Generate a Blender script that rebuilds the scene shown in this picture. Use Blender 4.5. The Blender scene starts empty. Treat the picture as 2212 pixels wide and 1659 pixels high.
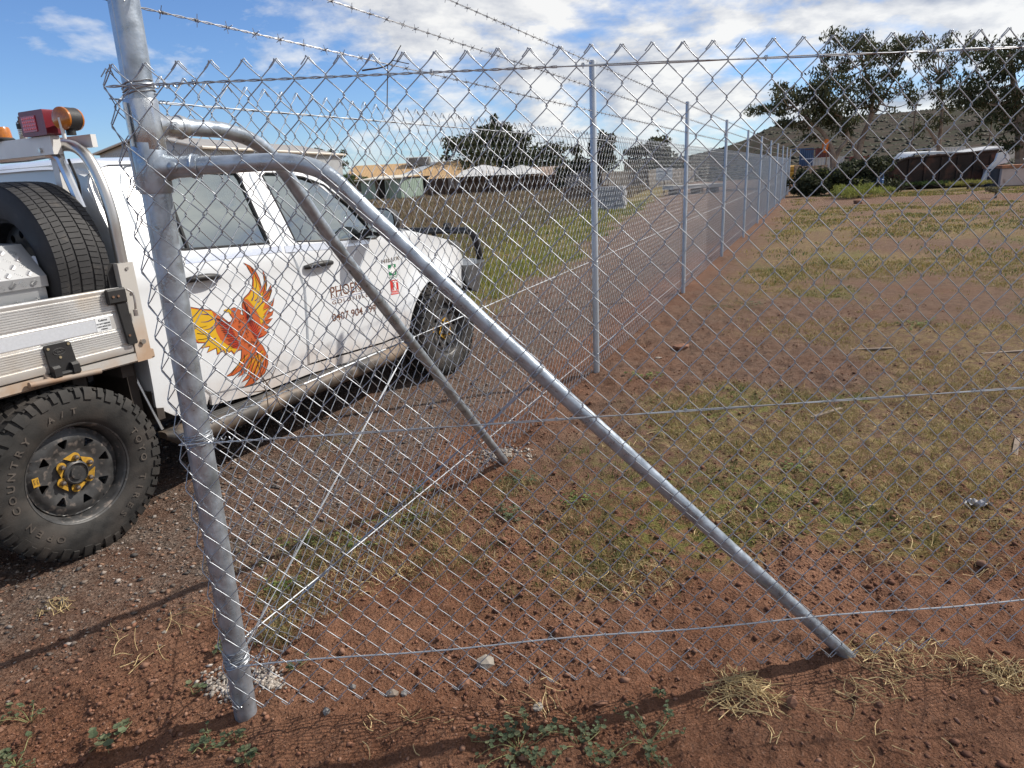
import bpy, bmesh, math, random
import numpy as np
from mathutils import Vector, Matrix
from mathutils.geometry import delaunay_2d_cdt
rng = np.random.default_rng(11); random.seed(5)
sc = bpy.context.scene
COL = sc.collection
R = math.radians

# ------------------------------------------------------------------ camera
F, PITCH, ROLL, CAMH = 1471.76, 0.2925, -0.0502, 1.551        # focal length in pixels of a 2212 px wide picture
_fw = np.array([0, math.cos(PITCH), -math.sin(PITCH)])
_u0 = np.array([0, math.sin(PITCH), math.cos(PITCH)]); _r0 = np.array([1., 0, 0])
_rt = math.cos(ROLL)*_r0 + math.sin(ROLL)*_u0
_up = -math.sin(ROLL)*_r0 + math.cos(ROLL)*_u0
CAM = np.array([0, 0, CAMH])
cam = bpy.data.cameras.new('camera'); camo = bpy.data.objects.new('camera', cam); COL.objects.link(camo)
m = Matrix.Identity(4)
for i in range(3):
    m[i][0] = _rt[i]; m[i][1] = _up[i]; m[i][2] = -_fw[i]; m[i][3] = CAM[i]
camo.matrix_world = m
cam.sensor_fit = 'HORIZONTAL'; cam.sensor_width = 36.0; cam.lens = 36.0*F/2212
cam.clip_start = 0.05; cam.clip_end = 3000
sc.camera = camo

# ------------------------------------------------------------------ light, sky, exposure
SUN_AZ = np.array([0.945, 0.327]); SUN_EL = 42.0               # horizontal direction towards the sun
SUN_ENERGY, SKY_STRENGTH, EXPOSURE = 4.4, 0.095, 0.28
CLOUD_BRIGHT = 0.82
_se = R(SUN_EL)
SUNV = Vector((SUN_AZ[0]*math.cos(_se), SUN_AZ[1]*math.cos(_se), math.sin(_se))).normalized()
sun = bpy.data.lights.new('sun', 'SUN'); sun.energy = SUN_ENERGY; sun.angle = R(0.55); sun.color = (1.0, 0.93, 0.83)
suno = bpy.data.objects.new('sun', sun); COL.objects.link(suno)
suno.rotation_euler = SUNV.to_track_quat('Z', 'Y').to_euler()
suno.location = (20, 10, 30)
world = bpy.data.worlds.new('World'); sc.world = world; world.use_nodes = True

def build_world():
    nt = world.node_tree; N = nt.nodes; Lk = nt.links
    for n in list(N): N.remove(n)
    def nd(t, **k):
        n = N.new(t)
        for a, b in k.items(): setattr(n, a, b)
        return n
    def mth(op, a, b=None, c=None, clamp=False):
        n = nd('ShaderNodeMath', operation=op); n.use_clamp = clamp
        for i, v in enumerate((a, b, c)):
            if v is None: continue
            if hasattr(v, 'is_linked'): Lk.new(v, n.inputs[i])
            else: n.inputs[i].default_value = v
        return n.outputs[0]
    out = nd('ShaderNodeOutputWorld')
    sky = nd('ShaderNodeTexSky', sky_type='NISHITA'); sky.sun_disc = False
    sky.sun_elevation = R(SUN_EL); sky.sun_rotation = math.atan2(SUN_AZ[0], SUN_AZ[1])
    sky.air_density = 1.0; sky.dust_density = 0.1; sky.ozone_density = 3.0; sky.altitude = 300
    tint = nd('ShaderNodeMix', data_type='RGBA', blend_type='MULTIPLY'); tint.inputs[0].default_value = 1; Lk.new(sky.outputs[0], tint.inputs[6]); tint.inputs[7].default_value = (.76, .93, 1.2, 1)
    bg = nd('ShaderNodeBackground'); Lk.new(tint.outputs[2], bg.inputs[0]); bg.inputs[1].default_value = SKY_STRENGTH
    tc = nd('ShaderNodeTexCoord'); sep = nd('ShaderNodeSeparateXYZ'); Lk.new(tc.outputs['Generated'], sep.inputs[0])
    X, Y, Z = sep.outputs
    zc = mth('MAXIMUM', Z, 0.0)
    den = mth('ADD', zc, 0.30)
    px_, py_ = mth('DIVIDE', X, den), mth('DIVIDE', Y, den)
    cmb = nd('ShaderNodeCombineXYZ'); Lk.new(px_, cmb.inputs[0]); Lk.new(py_, cmb.inputs[1]); cmb.inputs[2].default_value = 3.7
    def noise(vec, scale, detail, rough, off=(0, 0, 0), dist=0.0):
        mp = nd('ShaderNodeMapping'); mp.inputs['Location'].default_value = off; Lk.new(vec, mp.inputs[0])
        n = nd('ShaderNodeTexNoise'); n.inputs['Scale'].default_value = scale; n.inputs['Detail'].default_value = detail
        n.inputs['Roughness'].default_value = rough; n.inputs['Distortion'].default_value = dist
        Lk.new(mp.outputs[0], n.inputs['Vector']); return n.outputs[0]
    big = noise(cmb.outputs[0], 0.8, 3, 0.5, (1.3, 2.0, 0))
    med = noise(cmb.outputs[0], 2.1, 12, 0.58, (4.1, 0.6, 0), 0.15)
    lit = noise(cmb.outputs[0], 2.1, 7, 0.58, (4.1 + 0.10, 0.6 + 0.035, 0), 0.15)
    fine = noise(cmb.outputs[0], 9, 8, 0.6, (7.0, 3.1, 0), 0.3)
    # a cloud bank that lies towards the east and thins out westwards
    front = mth('MULTIPLY_ADD', px_, 0.30, 0.16)
    front = mth('MINIMUM', mth('MAXIMUM', front, -0.20), 0.115)
    cov = mth('ADD', mth('ADD', mth('MULTIPLY', med, 0.85), mth('MULTIPLY', big, 0.35)), front)
    cov = mth('ADD', cov, mth('MULTIPLY', fine, 0.16))
    fac = mth('MULTIPLY', mth('SUBTRACT', cov, 0.64), 7.5, clamp=True)
    thick = mth('MULTIPLY', mth('SUBTRACT', cov, 0.70), 3.2, clamp=True)
    relief = mth('MULTIPLY_ADD', mth('SUBTRACT', lit, med), -3.6, 0.54, clamp=True)
    relief2 = mth('MULTIPLY_ADD', fine, 0.8, -0.4)
    shade = mth('ADD', mth('SUBTRACT', relief, mth('MULTIPLY', thick, 0.28)), relief2, clamp=True)
    rp = nd('ShaderNodeValToRGB'); Lk.new(shade, rp.inputs[0])
    rp.color_ramp.elements[0].color = (0.42, 0.46, 0.55, 1); rp.color_ramp.elements[0].position = 0.02
    rp.color_ramp.elements[1].color = (1.0, 0.985, 0.95, 1); rp.color_ramp.elements[1].position = 0.75
    bg2 = nd('ShaderNodeBackground'); Lk.new(rp.outputs[0], bg2.inputs[0]); bg2.inputs[1].default_value = CLOUD_BRIGHT
    # clouds thin towards the very horizon
    lo = mth('MULTIPLY', mth('SUBTRACT', Z, 0.0), 14.0, clamp=True)
    f2 = mth('MULTIPLY', fac, mth('MULTIPLY_ADD', lo, 0.5, 0.42))
    mix = nd('ShaderNodeMixShader'); Lk.new(f2, mix.inputs[0]); Lk.new(bg.outputs[0], mix.inputs[1]); Lk.new(bg2.outputs[0], mix.inputs[2])
    Lk.new(mix.outputs[0], out.inputs[0])
build_world()
vs = sc.view_settings
vs.view_transform = 'Standard'; vs.look = 'None'; vs.exposure = EXPOSURE; vs.gamma = 1.0; vs.use_curve_mapping = False
sc.render.engine = 'CYCLES'; sc.cycles.max_bounces = 6; sc.cycles.transparent_max_bounces = 12
sc.cycles.use_denoising = True; sc.cycles.caustics_reflective = False; sc.cycles.caustics_refractive = False

# ------------------------------------------------------------------ pixels to places (2212 x 1659 picture)
def ray(u, v):
    d = _fw*F + _rt*(u - 1106) - _up*(v - 829.5); return d/np.linalg.norm(d)
def gnd(u, v, z=0.0):
    d = ray(u, v); return CAM + d*((z - CAMH)/d[2])
def onplane(u, v, P, n):
    d = ray(u, v); P = np.asarray(P, float); n = np.asarray(n, float)
    return CAM + d*(((P - CAM) @ n)/(d @ n))
def atdist(u, v, dist):                                        # point at a ground distance (along +Y)
    d = ray(u, v); return CAM + d*(dist/d[1])
# fence frame: corner, direction of the long run, direction of the cross run
C0 = np.array([-0.8764, 1.7427, 0.0])
_a = 0.4234; DL = np.array([math.sin(_a), math.cos(_a), 0]); DLr = np.array([DL[1], -DL[0], 0])   # along, right (inside)
_b = 1.5177; DN = np.array([math.sin(_b), math.cos(_b), 0]); DNo = np.array([DN[1], -DN[0], 0])   # along, towards the camera
def fence_sw(x, y):
    dx, dy = x - C0[0], y - C0[1]
    return dx*DL[0] + dy*DL[1], dx*DLr[0] + dy*DLr[1]

# ------------------------------------------------------------------ noise
def _hash(ix, iy, seed):
    h = (ix.astype(np.int64)*374761393 + iy.astype(np.int64)*668265263 + seed*1274126177) & 0xffffffff
    h = ((h ^ (h >> 13))*1274126177) & 0xffffffff
    return ((h ^ (h >> 16)) & 0xffff)/65535.0
def vnoise(x, y, seed=0):
    x = np.asarray(x, float); y = np.asarray(y, float)
    ix, iy = np.floor(x), np.floor(y); fx, fy = x - ix, y - iy
    fx = fx*fx*(3 - 2*fx); fy = fy*fy*(3 - 2*fy)
    a, b = _hash(ix, iy, seed), _hash(ix + 1, iy, seed); c, d = _hash(ix, iy + 1, seed), _hash(ix + 1, iy + 1, seed)
    return (a*(1 - fx) + b*fx)*(1 - fy) + (c*(1 - fx) + d*fx)*fy
def fbm(x, y, oct=4, seed=0, gain=.5):
    s = 0; amp = 1; t = 0
    for o in range(oct):
        s = s + amp*vnoise(x*2**o + o*17.3, y*2**o - o*9.1, seed + o); t += amp; amp *= gain
    return s/t
def sstep(a, b, x):
    t = np.clip((np.asarray(x, float) - a)/(b - a), 0, 1); return t*t*(3 - 2*t)

# ------------------------------------------------------------------ mesh helpers
def V3(p): return (float(p[0]), float(p[1]), float(p[2]))
class MB:
    def __init__(s): s.v = []; s.f = []; s.c = None
    def add(s, verts, faces):
        o = len(s.v); s.v += [V3(p) for p in verts]; s.f += [tuple(i + o for i in f) for f in faces]; return o
    def box(s, x0, x1, y0, y1, z0, z1, M=None):
        vv = [(x, y, z) for z in (z0, z1) for y in (y0, y1) for x in (x0, x1)]
        if M is not None: vv = [M @ Vector(p) for p in vv]
        s.add(vv, [(0, 2, 3, 1), (4, 5, 7, 6), (0, 1, 5, 4), (2, 6, 7, 3), (0, 4, 6, 2), (1, 3, 7, 5)]); return s
    def bbox(s, x0, x1, y0, y1, z0, z1, b=0.01, M=None):       # box with chamfered long edges (prism along x)
        prof = [(y0 + b, z0), (y1 - b, z0), (y1, z0 + b), (y1, z1 - b), (y1 - b, z1), (y0 + b, z1), (y0, z1 - b), (y0, z0 + b)]
        vv = [(x, y, z) for x in (x0, x1) for y, z in prof]; n = 8
        if M is not None: vv = [M @ Vector(p) for p in vv]
        s.add(vv, [(i, (i + 1) % n, n + (i + 1) % n, n + i) for i in range(n)] + [tuple(reversed(range(n))), tuple(range(n, 2*n))]); return s
    def prism(s, poly, fn, a, b):                              # poly 2D, fn(u, v, w) -> 3D, between w=a and w=b
        n = len(poly)
        vv = [fn(u, v, a) for u, v in poly] + [fn(u, v, b) for u, v in poly]
        s.add(vv, [(i, (i + 1) % n, n + (i + 1) % n, n + i) for i in range(n)] + [tuple(reversed(range(n))), tuple(range(n, 2*n))]); return s
    def tube(s, pts, r, n=8, caps=True, closed=False):
        P = np.array([V3(p) for p in pts]); k = len(P)
        rr = np.full(k, r) if np.isscalar(r) else np.asarray(r, float)
        T = np.zeros_like(P)
        if closed: T = np.roll(P, -1, 0) - np.roll(P, 1, 0)
        else:
            T[1:-1] = P[2:] - P[:-2]; T[0] = P[1] - P[0]; T[-1] = P[-1] - P[-2]
        T /= np.maximum(np.linalg.norm(T, axis=1)[:, None], 1e-9)
        ref = np.array([0, 0, 1.]) if abs(T[0][2]) < .9 else np.array([1., 0, 0])
        u = np.cross(T[0], ref); u /= np.linalg.norm(u)
        ang = np.arange(n)*2*math.pi/n; ca, sa = np.cos(ang), np.sin(ang)
        vv = []
        for i in range(k):
            u = u - T[i]*(u @ T[i]); u /= np.linalg.norm(u); w = np.cross(T[i], u)
            vv.append(P[i] + rr[i]*(ca[:, None]*u + sa[:, None]*w))
        o = len(s.v); s.v += [tuple(p) for ring in vv for p in ring.tolist()]
        for i in range(k if closed else k - 1):
            i2 = (i + 1) % k
            for j in range(n):
                j2 = (j + 1) % n; s.f.append((o + i*n + j, o + i*n + j2, o + i2*n + j2, o + i2*n + j))
        if caps and not closed:
            s.f.append(tuple(o + j for j in reversed(range(n)))); s.f.append(tuple(o + (k - 1)*n + j for j in range(n)))
        return s
    def lathe(s, prof, fn, n=32, closed=False, a0=0, a1=2*math.pi):   # prof (r, w); fn(x, y, w) -> 3D
        full = abs(a1 - a0 - 2*math.pi) < 1e-6; k = len(prof); m_ = n if full else n + 1
        vv = []
        for i in range(m_):
            a = a0 + (a1 - a0)*i/n; c, d = math.cos(a), math.sin(a)
            vv += [fn(r*c, r*d, w) for r, w in prof]
        fs = []
        for i in range(n):
            i2 = (i + 1) % m_
            for j in range(k if closed else k - 1):
                j2 = (j + 1) % k; fs.append((i*k + j, i2*k + j, i2*k + j2, i*k + j2))
        s.add(vv, fs); return s
    def disc(s, c, n_, r, k=16):
        n_ = Vector(n_).normalized(); u = n_.orthogonal().normalized(); w = n_.cross(u)
        s.add([Vector(c) + r*(math.cos(2*math.pi*i/k)*u + math.sin(2*math.pi*i/k)*w) for i in range(k)], [tuple(range(k))]); return s
    def grid(s, fn, nu, nv):                                   # fn(u, v) with u, v in 0..1
        s.add([fn(i/nu, j/nv) for i in range(nu + 1) for j in range(nv + 1)],
              [(i*(nv + 1) + j, (i + 1)*(nv + 1) + j, (i + 1)*(nv + 1) + j + 1, i*(nv + 1) + j + 1) for i in range(nu) for j in range(nv)]); return s
    def mesh(s, name, smooth=True, angle=40):
        me = bpy.data.meshes.new(name); me.from_pydata(s.v, [], s.f)
        if s.c is not None:
            at = me.color_attributes.new('Col', 'FLOAT_COLOR', 'POINT'); at.data.foreach_set('color', np.asarray(s.c, np.float32).ravel())
        me.update()
        if smooth:
            me.polygons.foreach_set('use_smooth', [True]*len(me.polygons))
            try: me.set_sharp_from_angle(angle=R(angle))
            except Exception: pass
        return me
    def build(s, name, mat, parent=None, smooth=True, angle=40):
        me = s.mesh(name, smooth, angle); return link(name, me, mat, parent)
def link(name, me, mat, parent=None):
    o = bpy.data.objects.new(name, me)
    if mat is not None:
        me.materials.clear() if len(me.materials) else None
        me.materials.append(mat)
    COL.objects.link(o)
    if parent is not None: o.parent = parent
    return o
def np_mesh(name, verts, faces_flat, nper, mat, parent=None, cols=None, smooth=False):
    verts = np.asarray(verts, np.float32); idx = np.asarray(faces_flat, np.int32).ravel()
    me = bpy.data.meshes.new(name); nv = len(verts); nf = len(idx)//nper
    me.vertices.add(nv); me.vertices.foreach_set('co', verts.ravel())
    me.loops.add(len(idx)); me.loops.foreach_set('vertex_index', idx)
    me.polygons.add(nf); me.polygons.foreach_set('loop_start', np.arange(nf, dtype=np.int32)*nper)
    try: me.polygons.foreach_set('loop_total', np.full(nf, nper, np.int32))
    except Exception: pass
    if smooth: me.polygons.foreach_set('use_smooth', np.ones(nf, bool))
    if cols is not None:
        at = me.color_attributes.new('Col', 'FLOAT_COLOR', 'POINT'); at.data.foreach_set('color', np.asarray(cols, np.float32).ravel())
    me.update(calc_edges=True); me.validate()
    return link(name, me, mat, parent)
def tag(o, label=None, cat=None, group=None, kind=None):
    if label: o['label'] = label
    if cat: o['category'] = cat
    if group: o['group'] = group
    if kind: o['kind'] = kind
    return o
def thing(name, label, cat, loc=(0, 0, 0), rz=0, group=None):
    o = bpy.data.objects.new(name, None); COL.objects.link(o); o.empty_display_size = .2
    o.location = V3(loc); o.rotation_euler = (0, 0, rz); return tag(o, label, cat, group)
def spline(pts, n=8):                                          # Catmull-Rom
    P = [np.array(p, float) for p in pts]; P = [2*P[0] - P[1]] + P + [2*P[-1] - P[-2]]; out = []
    for i in range(1, len(P) - 2):
        for k in range(n):
            t = k/n; a, b, c, d = P[i - 1], P[i], P[i + 1], P[i + 2]
            out.append(.5*((2*b) + (-a + c)*t + (2*a - 5*b + 4*c - d)*t*t + (-a + 3*b - 3*c + d)*t**3))
    out.append(P[-2]); return out
def pip(px, py, poly):
    x1 = np.array([p[0] for p in poly]); y1 = np.array([p[1] for p in poly]); x2 = np.roll(x1, -1); y2 = np.roll(y1, -1)
    px = np.asarray(px)[..., None]; py = np.asarray(py)[..., None]
    c = ((y1 > py) != (y2 > py)); xin = (x2 - x1)*(py - y1)/np.where(y2 == y1, 1e-12, y2 - y1) + x1
    return ((c & (px < xin)).sum(-1) % 2) == 1
def cdt(outline, holes=(), step=None):
    """triangles of a polygon with holes, with inner points on a grid"""
    pts = [Vector((p[0], p[1])) for p in outline]; ed = [(i, (i + 1) % len(outline)) for i in range(len(outline))]
    for h in holes:
        o = len(pts); pts += [Vector((p[0], p[1])) for p in h]; ed += [(o + i, o + (i + 1) % len(h)) for i in range(len(h))]
    if step:
        B = np.array([[p.x, p.y] for p in pts]); x0, y0 = B.min(0); x1, y1 = B.max(0)
        gx, gy = np.meshgrid(np.arange(x0 + step/2, x1, step), np.arange(y0 + step/2, y1, step)); gx, gy = gx.ravel(), gy.ravel()
        if len(gx):
            ok = pip(gx, gy, outline)
            for h in holes: ok &= ~pip(gx, gy, h)
            for x, y in zip(gx[ok], gy[ok]):
                if np.min((B[:, 0] - x)**2 + (B[:, 1] - y)**2) > (step*.35)**2: pts.append(Vector((x, y)))
    vv, ee, ff, *_ = delaunay_2d_cdt(pts, ed, [], 0, 1e-6)
    cx = np.array([[(vv[f[0]].x + vv[f[1]].x + vv[f[2]].x)/3, (vv[f[0]].y + vv[f[1]].y + vv[f[2]].y)/3] for f in ff])
    ok = pip(cx[:, 0], cx[:, 1], outline)
    for h in holes: ok &= ~pip(cx[:, 0], cx[:, 1], h)
    return [(p.x, p.y) for p in vv], [tuple(f) for f, k in zip(ff, ok) if k]
def dens(poly, step):                                          # resample a closed outline
    out = []
    for i in range(len(poly)):
        a, b = np.array(poly[i]), np.array(poly[(i + 1) % len(poly)]); k = max(1, int(np.linalg.norm(b - a)/step))
        out += [tuple(a + (b - a)*t/k) for t in range(k)]
    return out
def rounded(poly, r, n=4):                                     # round the corners of a 2D polygon
    out = []; k = len(poly)
    for i in range(k):
        p0, p1, p2 = (np.array(poly[j % k], float) for j in (i - 1, i, i + 1))
        a, b = p0 - p1, p2 - p1; la, lb = np.linalg.norm(a), np.linalg.norm(b); rr = min(r, la*.45, lb*.45)
        s, e = p1 + a/la*rr, p1 + b/lb*rr
        for t in np.linspace(0, 1, n + 1): out.append(tuple((1 - t)**2*s + 2*t*(1 - t)*p1 + t*t*e))
    return out

# ------------------------------------------------------------------ materials
def mat_new(name):
    mt = bpy.data.materials.new(name); mt.use_nodes = True; nt = mt.node_tree
    return mt, nt, nt.nodes, nt.links, nt.nodes['Principled BSDF']
def M(name, col, rough=.6, metal=0., var=.12, scale=12., bump=0., bscale=40., coat=0., spec=.5, col2=None, c2scale=3., c2lo=.55, c2hi=.7, detail=6, rvar=0., coords='Object'):
    mt, nt, N, L, P = mat_new(name)
    tc = N.new('ShaderNodeTexCoord'); src = tc.outputs[coords]
    def noise(sc_, det=detail):
        n = N.new('ShaderNodeTexNoise'); n.inputs['Scale'].default_value = sc_; n.inputs['Detail'].default_value = det; L.new(src, n.inputs['Vector']); return n.outputs[0]
    def mixc(f, a, b):
        n = N.new('ShaderNodeMix'); n.data_type = 'RGBA'
        for i, x in ((0, f), (6, a), (7, b)):
            if hasattr(x, 'is_linked'): L.new(x, n.inputs[i])
            else: n.inputs[i].default_value = x if i == 0 else (*x[:3], 1)
        return n.outputs[2]
    n1 = noise(scale)
    lo = tuple(c*(1 - var) for c in col); hi = tuple(min(1, c*(1 + var)) for c in col)
    rp = N.new('ShaderNodeMapRange'); L.new(n1, rp.inputs[0]); rp.inputs[1].default_value = .32; rp.inputs[2].default_value = .68
    c = mixc(rp.outputs[0], lo, hi)
    if col2 is not None:
        n2 = noise(c2scale, 8); rp2 = N.new('ShaderNodeMapRange'); L.new(n2, rp2.inputs[0]); rp2.inputs[1].default_value = c2lo; rp2.inputs[2].default_value = c2hi
        c = mixc(rp2.outputs[0], c, col2)
    L.new(c, P.inputs['Base Color'])
    P.inputs['Roughness'].default_value = rough; P.inputs['Metallic'].default_value = metal; P.inputs['Specular IOR Level'].default_value = spec
    if rvar:
        mr = N.new('ShaderNodeMapRange'); L.new(n1, mr.inputs[0]); mr.inputs[1].default_value = .3; mr.inputs[2].default_value = .7
        mr.inputs[3].default_value = max(0, rough - rvar); mr.inputs[4].default_value = min(1, rough + rvar); L.new(mr.outputs[0], P.inputs['Roughness'])
    if coat: P.inputs['Coat Weight'].default_value = coat; P.inputs['Coat Roughness'].default_value = .06
    if bump:
        b = N.new('ShaderNodeBump'); b.inputs['Strength'].default_value = 1; b.inputs['Distance'].default_value = bump; L.new(noise(bscale, 8), b.inputs['Height']); L.new(b.outputs[0], P.inputs['Normal'])
    return mt
def MA(name, rough=.8, trans=0., spec=.3):                     # colour of its own per piece, from the 'Col' attribute
    mt, nt, N, L, P = mat_new(name)
    a = N.new('ShaderNodeAttribute'); a.attribute_name = 'Col'; L.new(a.outputs['Color'], P.inputs['Base Color'])
    P.inputs['Roughness'].default_value = rough; P.inputs['Specular IOR Level'].default_value = spec
    if trans:
        t = N.new('ShaderNodeBsdfTranslucent'); L.new(a.outputs['Color'], t.inputs[0]); mx = N.new('ShaderNodeMixShader'); mx.inputs[0].default_value = trans
        L.new(P.outputs[0], mx.inputs[1]); L.new(t.outputs[0], mx.inputs[2]); L.new(mx.outputs[0], N['Material Output'].inputs[0])
    return mt
def MG(name, tint=(.1, .12, .12), gloss=.35, rough=.01, alpha=.5):   # window glass: dark tint that lets some light through, mirror on top
    mt, nt, N, L, P = mat_new(name); N.remove(P)
    t = N.new('ShaderNodeBsdfTransparent'); t.inputs[0].default_value = (*tint, 1)
    d = N.new('ShaderNodeBsdfDiffuse'); d.inputs[0].default_value = (*(c*.3 for c in tint), 1)
    g = N.new('ShaderNodeBsdfGlossy'); g.inputs['Roughness'].default_value = rough; g.inputs[0].default_value = (.93, 1, .97, 1)
    fr = N.new('ShaderNodeLayerWeight'); fr.inputs[0].default_value = gloss
    m1 = N.new('ShaderNodeMixShader'); m1.inputs[0].default_value = 1 - alpha; L.new(t.outputs[0], m1.inputs[1]); L.new(d.outputs[0], m1.inputs[2])
    m2 = N.new('ShaderNodeMixShader'); L.new(fr.outputs['Fresnel'], m2.inputs[0]); L.new(m1.outputs[0], m2.inputs[1]); L.new(g.outputs[0], m2.inputs[2])
    L.new(m2.outputs[0], N['Material Output'].inputs[0]); return mt
GALV = M('galvanised_pipe', (.40, .455, .52), .36, .66, .2, 26, .0006, 160, col2=(.22, .25, .28), c2scale=11, c2lo=.54, c2hi=.72, rvar=.14)
GALV_BRIGHT = M('galvanised_new', (.50, .53, .56), .28, .8, .10, 18, .0004, 120, rvar=.1)
GALV_POST = M('galvanised_post', (.42, .46, .51), .48, .55, .08, 14, 0)
WIRE = M('galvanised_wire', (.38, .405, .44), .42, .7, .08, 30)
WIRE_DULL = M('barbed_wire_steel', (.34, .34, .35), .5, .8, .2, 30)
# ================================================================== ground
def road_left(s):                                              # left edge of the gravel track, in fence coordinates
    return np.interp(s, [-40, -6, 2.0, 4.6, 5.5, 7.3, 10.4, 19.4, 40, 90], [-9, -8, -7.0, -4.5, -1.95, -2.15, -2.5, -4.1, -7.2, -14])
def near_n(x, y):                                              # distance beyond the cross run of the fence (positive = away from the camera)
    return -((x - C0[0])*DNo[0] + (y - C0[1])*DNo[1])
def masks(x, y):
    s, w = fence_sw(x, y); n = near_n(x, y)
    j = (fbm(x*1.1, y*1.1, 3, 40) - .5)
    wr = road_left(s)
    gravel = sstep(-.30, -.85, w + j*.5)*sstep(-.6, .25, w - wr + j*1.2)*sstep(.1, .95, n + j*.9 - .15*np.minimum(0, w + .5))
    yard = sstep(.15, .9, w + j*.6)*sstep(.25, .8, n)
    pd = fbm(x*.55 + 3, y*.55, 4, 60); pg = fbm(x*.7 + 11, y*.7, 4, 80)
    far = sstep(3, 12, s)
    dry = yard*np.clip(sstep(.44, .58, pd + .06*far)*.85 + far*.12, 0, 1)
    green = yard*sstep(.56, .68, pg)*.7
    # a bare strip where the far end of the yard is driven over, and red spoil along the fence line
    bare = sstep(27.0, 28.5, s + (fbm(x*.3, y*.3, 3, 9) - .5)*4)*sstep(34.5, 33, s)*sstep(0, 1.5, w)
    dry = dry*(1 - bare); green = green*(1 - bare)
    field = sstep(.3, -.6, w - wr + j*1.5)*sstep(3.5, 5.0, s)
    dry = np.clip(dry + field*.85, 0, 1)
    verge = field*sstep(-7, -.5, w - wr + j*3)
    green = np.clip(green + verge*.95 + field*sstep(.6, .7, pg)*.4, 0, 1)
    return gravel, dry, green, yard, field
POSTS_S = [3.7944 + 3.8713*i for i in range(10)]
POST_XY = [C0[:2] + DL[:2]*s for s in POSTS_S]
HUMPS = [(p[0] + .08, p[1] - .02, .28, .05) for p in POST_XY]
for (u, v, r_, h_) in [(1183, 945, .20, .07), (1093, 1000, .14, .03), (930, 965, .3, .035), (1800, 1395, .16, .035), (1700, 1440, .22, .025), (1350, 1120, .3, .03), (700, 1420, .25, .015)]:
    p = gnd(u, v); HUMPS.append((p[0], p[1], r_, h_))
for (u, v, r_, h_) in [(1235, 1530, .055, -.03), (1270, 1560, .10, -.02), (440, 1180, .3, -.012), (1500, 1150, .12, -.03), (1090, 1620, .2, -.02), (820, 1560, .10, -.012), (300, 1590, .12, -.012), (2000, 1580, .14, -.015), (1900, 1290, .12, -.02), (1440, 1010, .15, -.03), (1240, 905, .2, -.03)]:
    p = gnd(u, v); HUMPS.append((p[0], p[1], r_, h_))
def H(x, y):
    x = np.asarray(x, float); y = np.asarray(y, float)
    g_, d_, gr_, yd, fl = masks(x, y); dist = np.hypot(x, y)
    nr = sstep(16, 5, dist)
    k = 1 - .72*g_
    h = .045*(fbm(x*1.1, y*1.1, 3, 1) - .5)*k + .05*(fbm(x*4.2, y*4.2, 3, 5) - .5)*k*nr + .034*(fbm(x*14, y*14, 3, 12) - .5)*nr*(.3 + .7*k) + .016*(fbm(x*36, y*36, 2, 15) - .5)*nr*(.4 + .6*k)
    for hx, hy, r_, a in HUMPS: h = h + a*np.exp(-((x - hx)**2 + (y - hy)**2)/(r_*r_))
    h = h + fl*.25*(fbm(x*.12, y*.12, 2, 33) - .5)
    return h
def growing(a, b, st, g=1.10):
    out = [a]
    while (out[-1] - b)*(1 if b < a else -1) > 0:
        out.append(out[-1] + (st if b > a else -st)); st *= g
    return out
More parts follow.
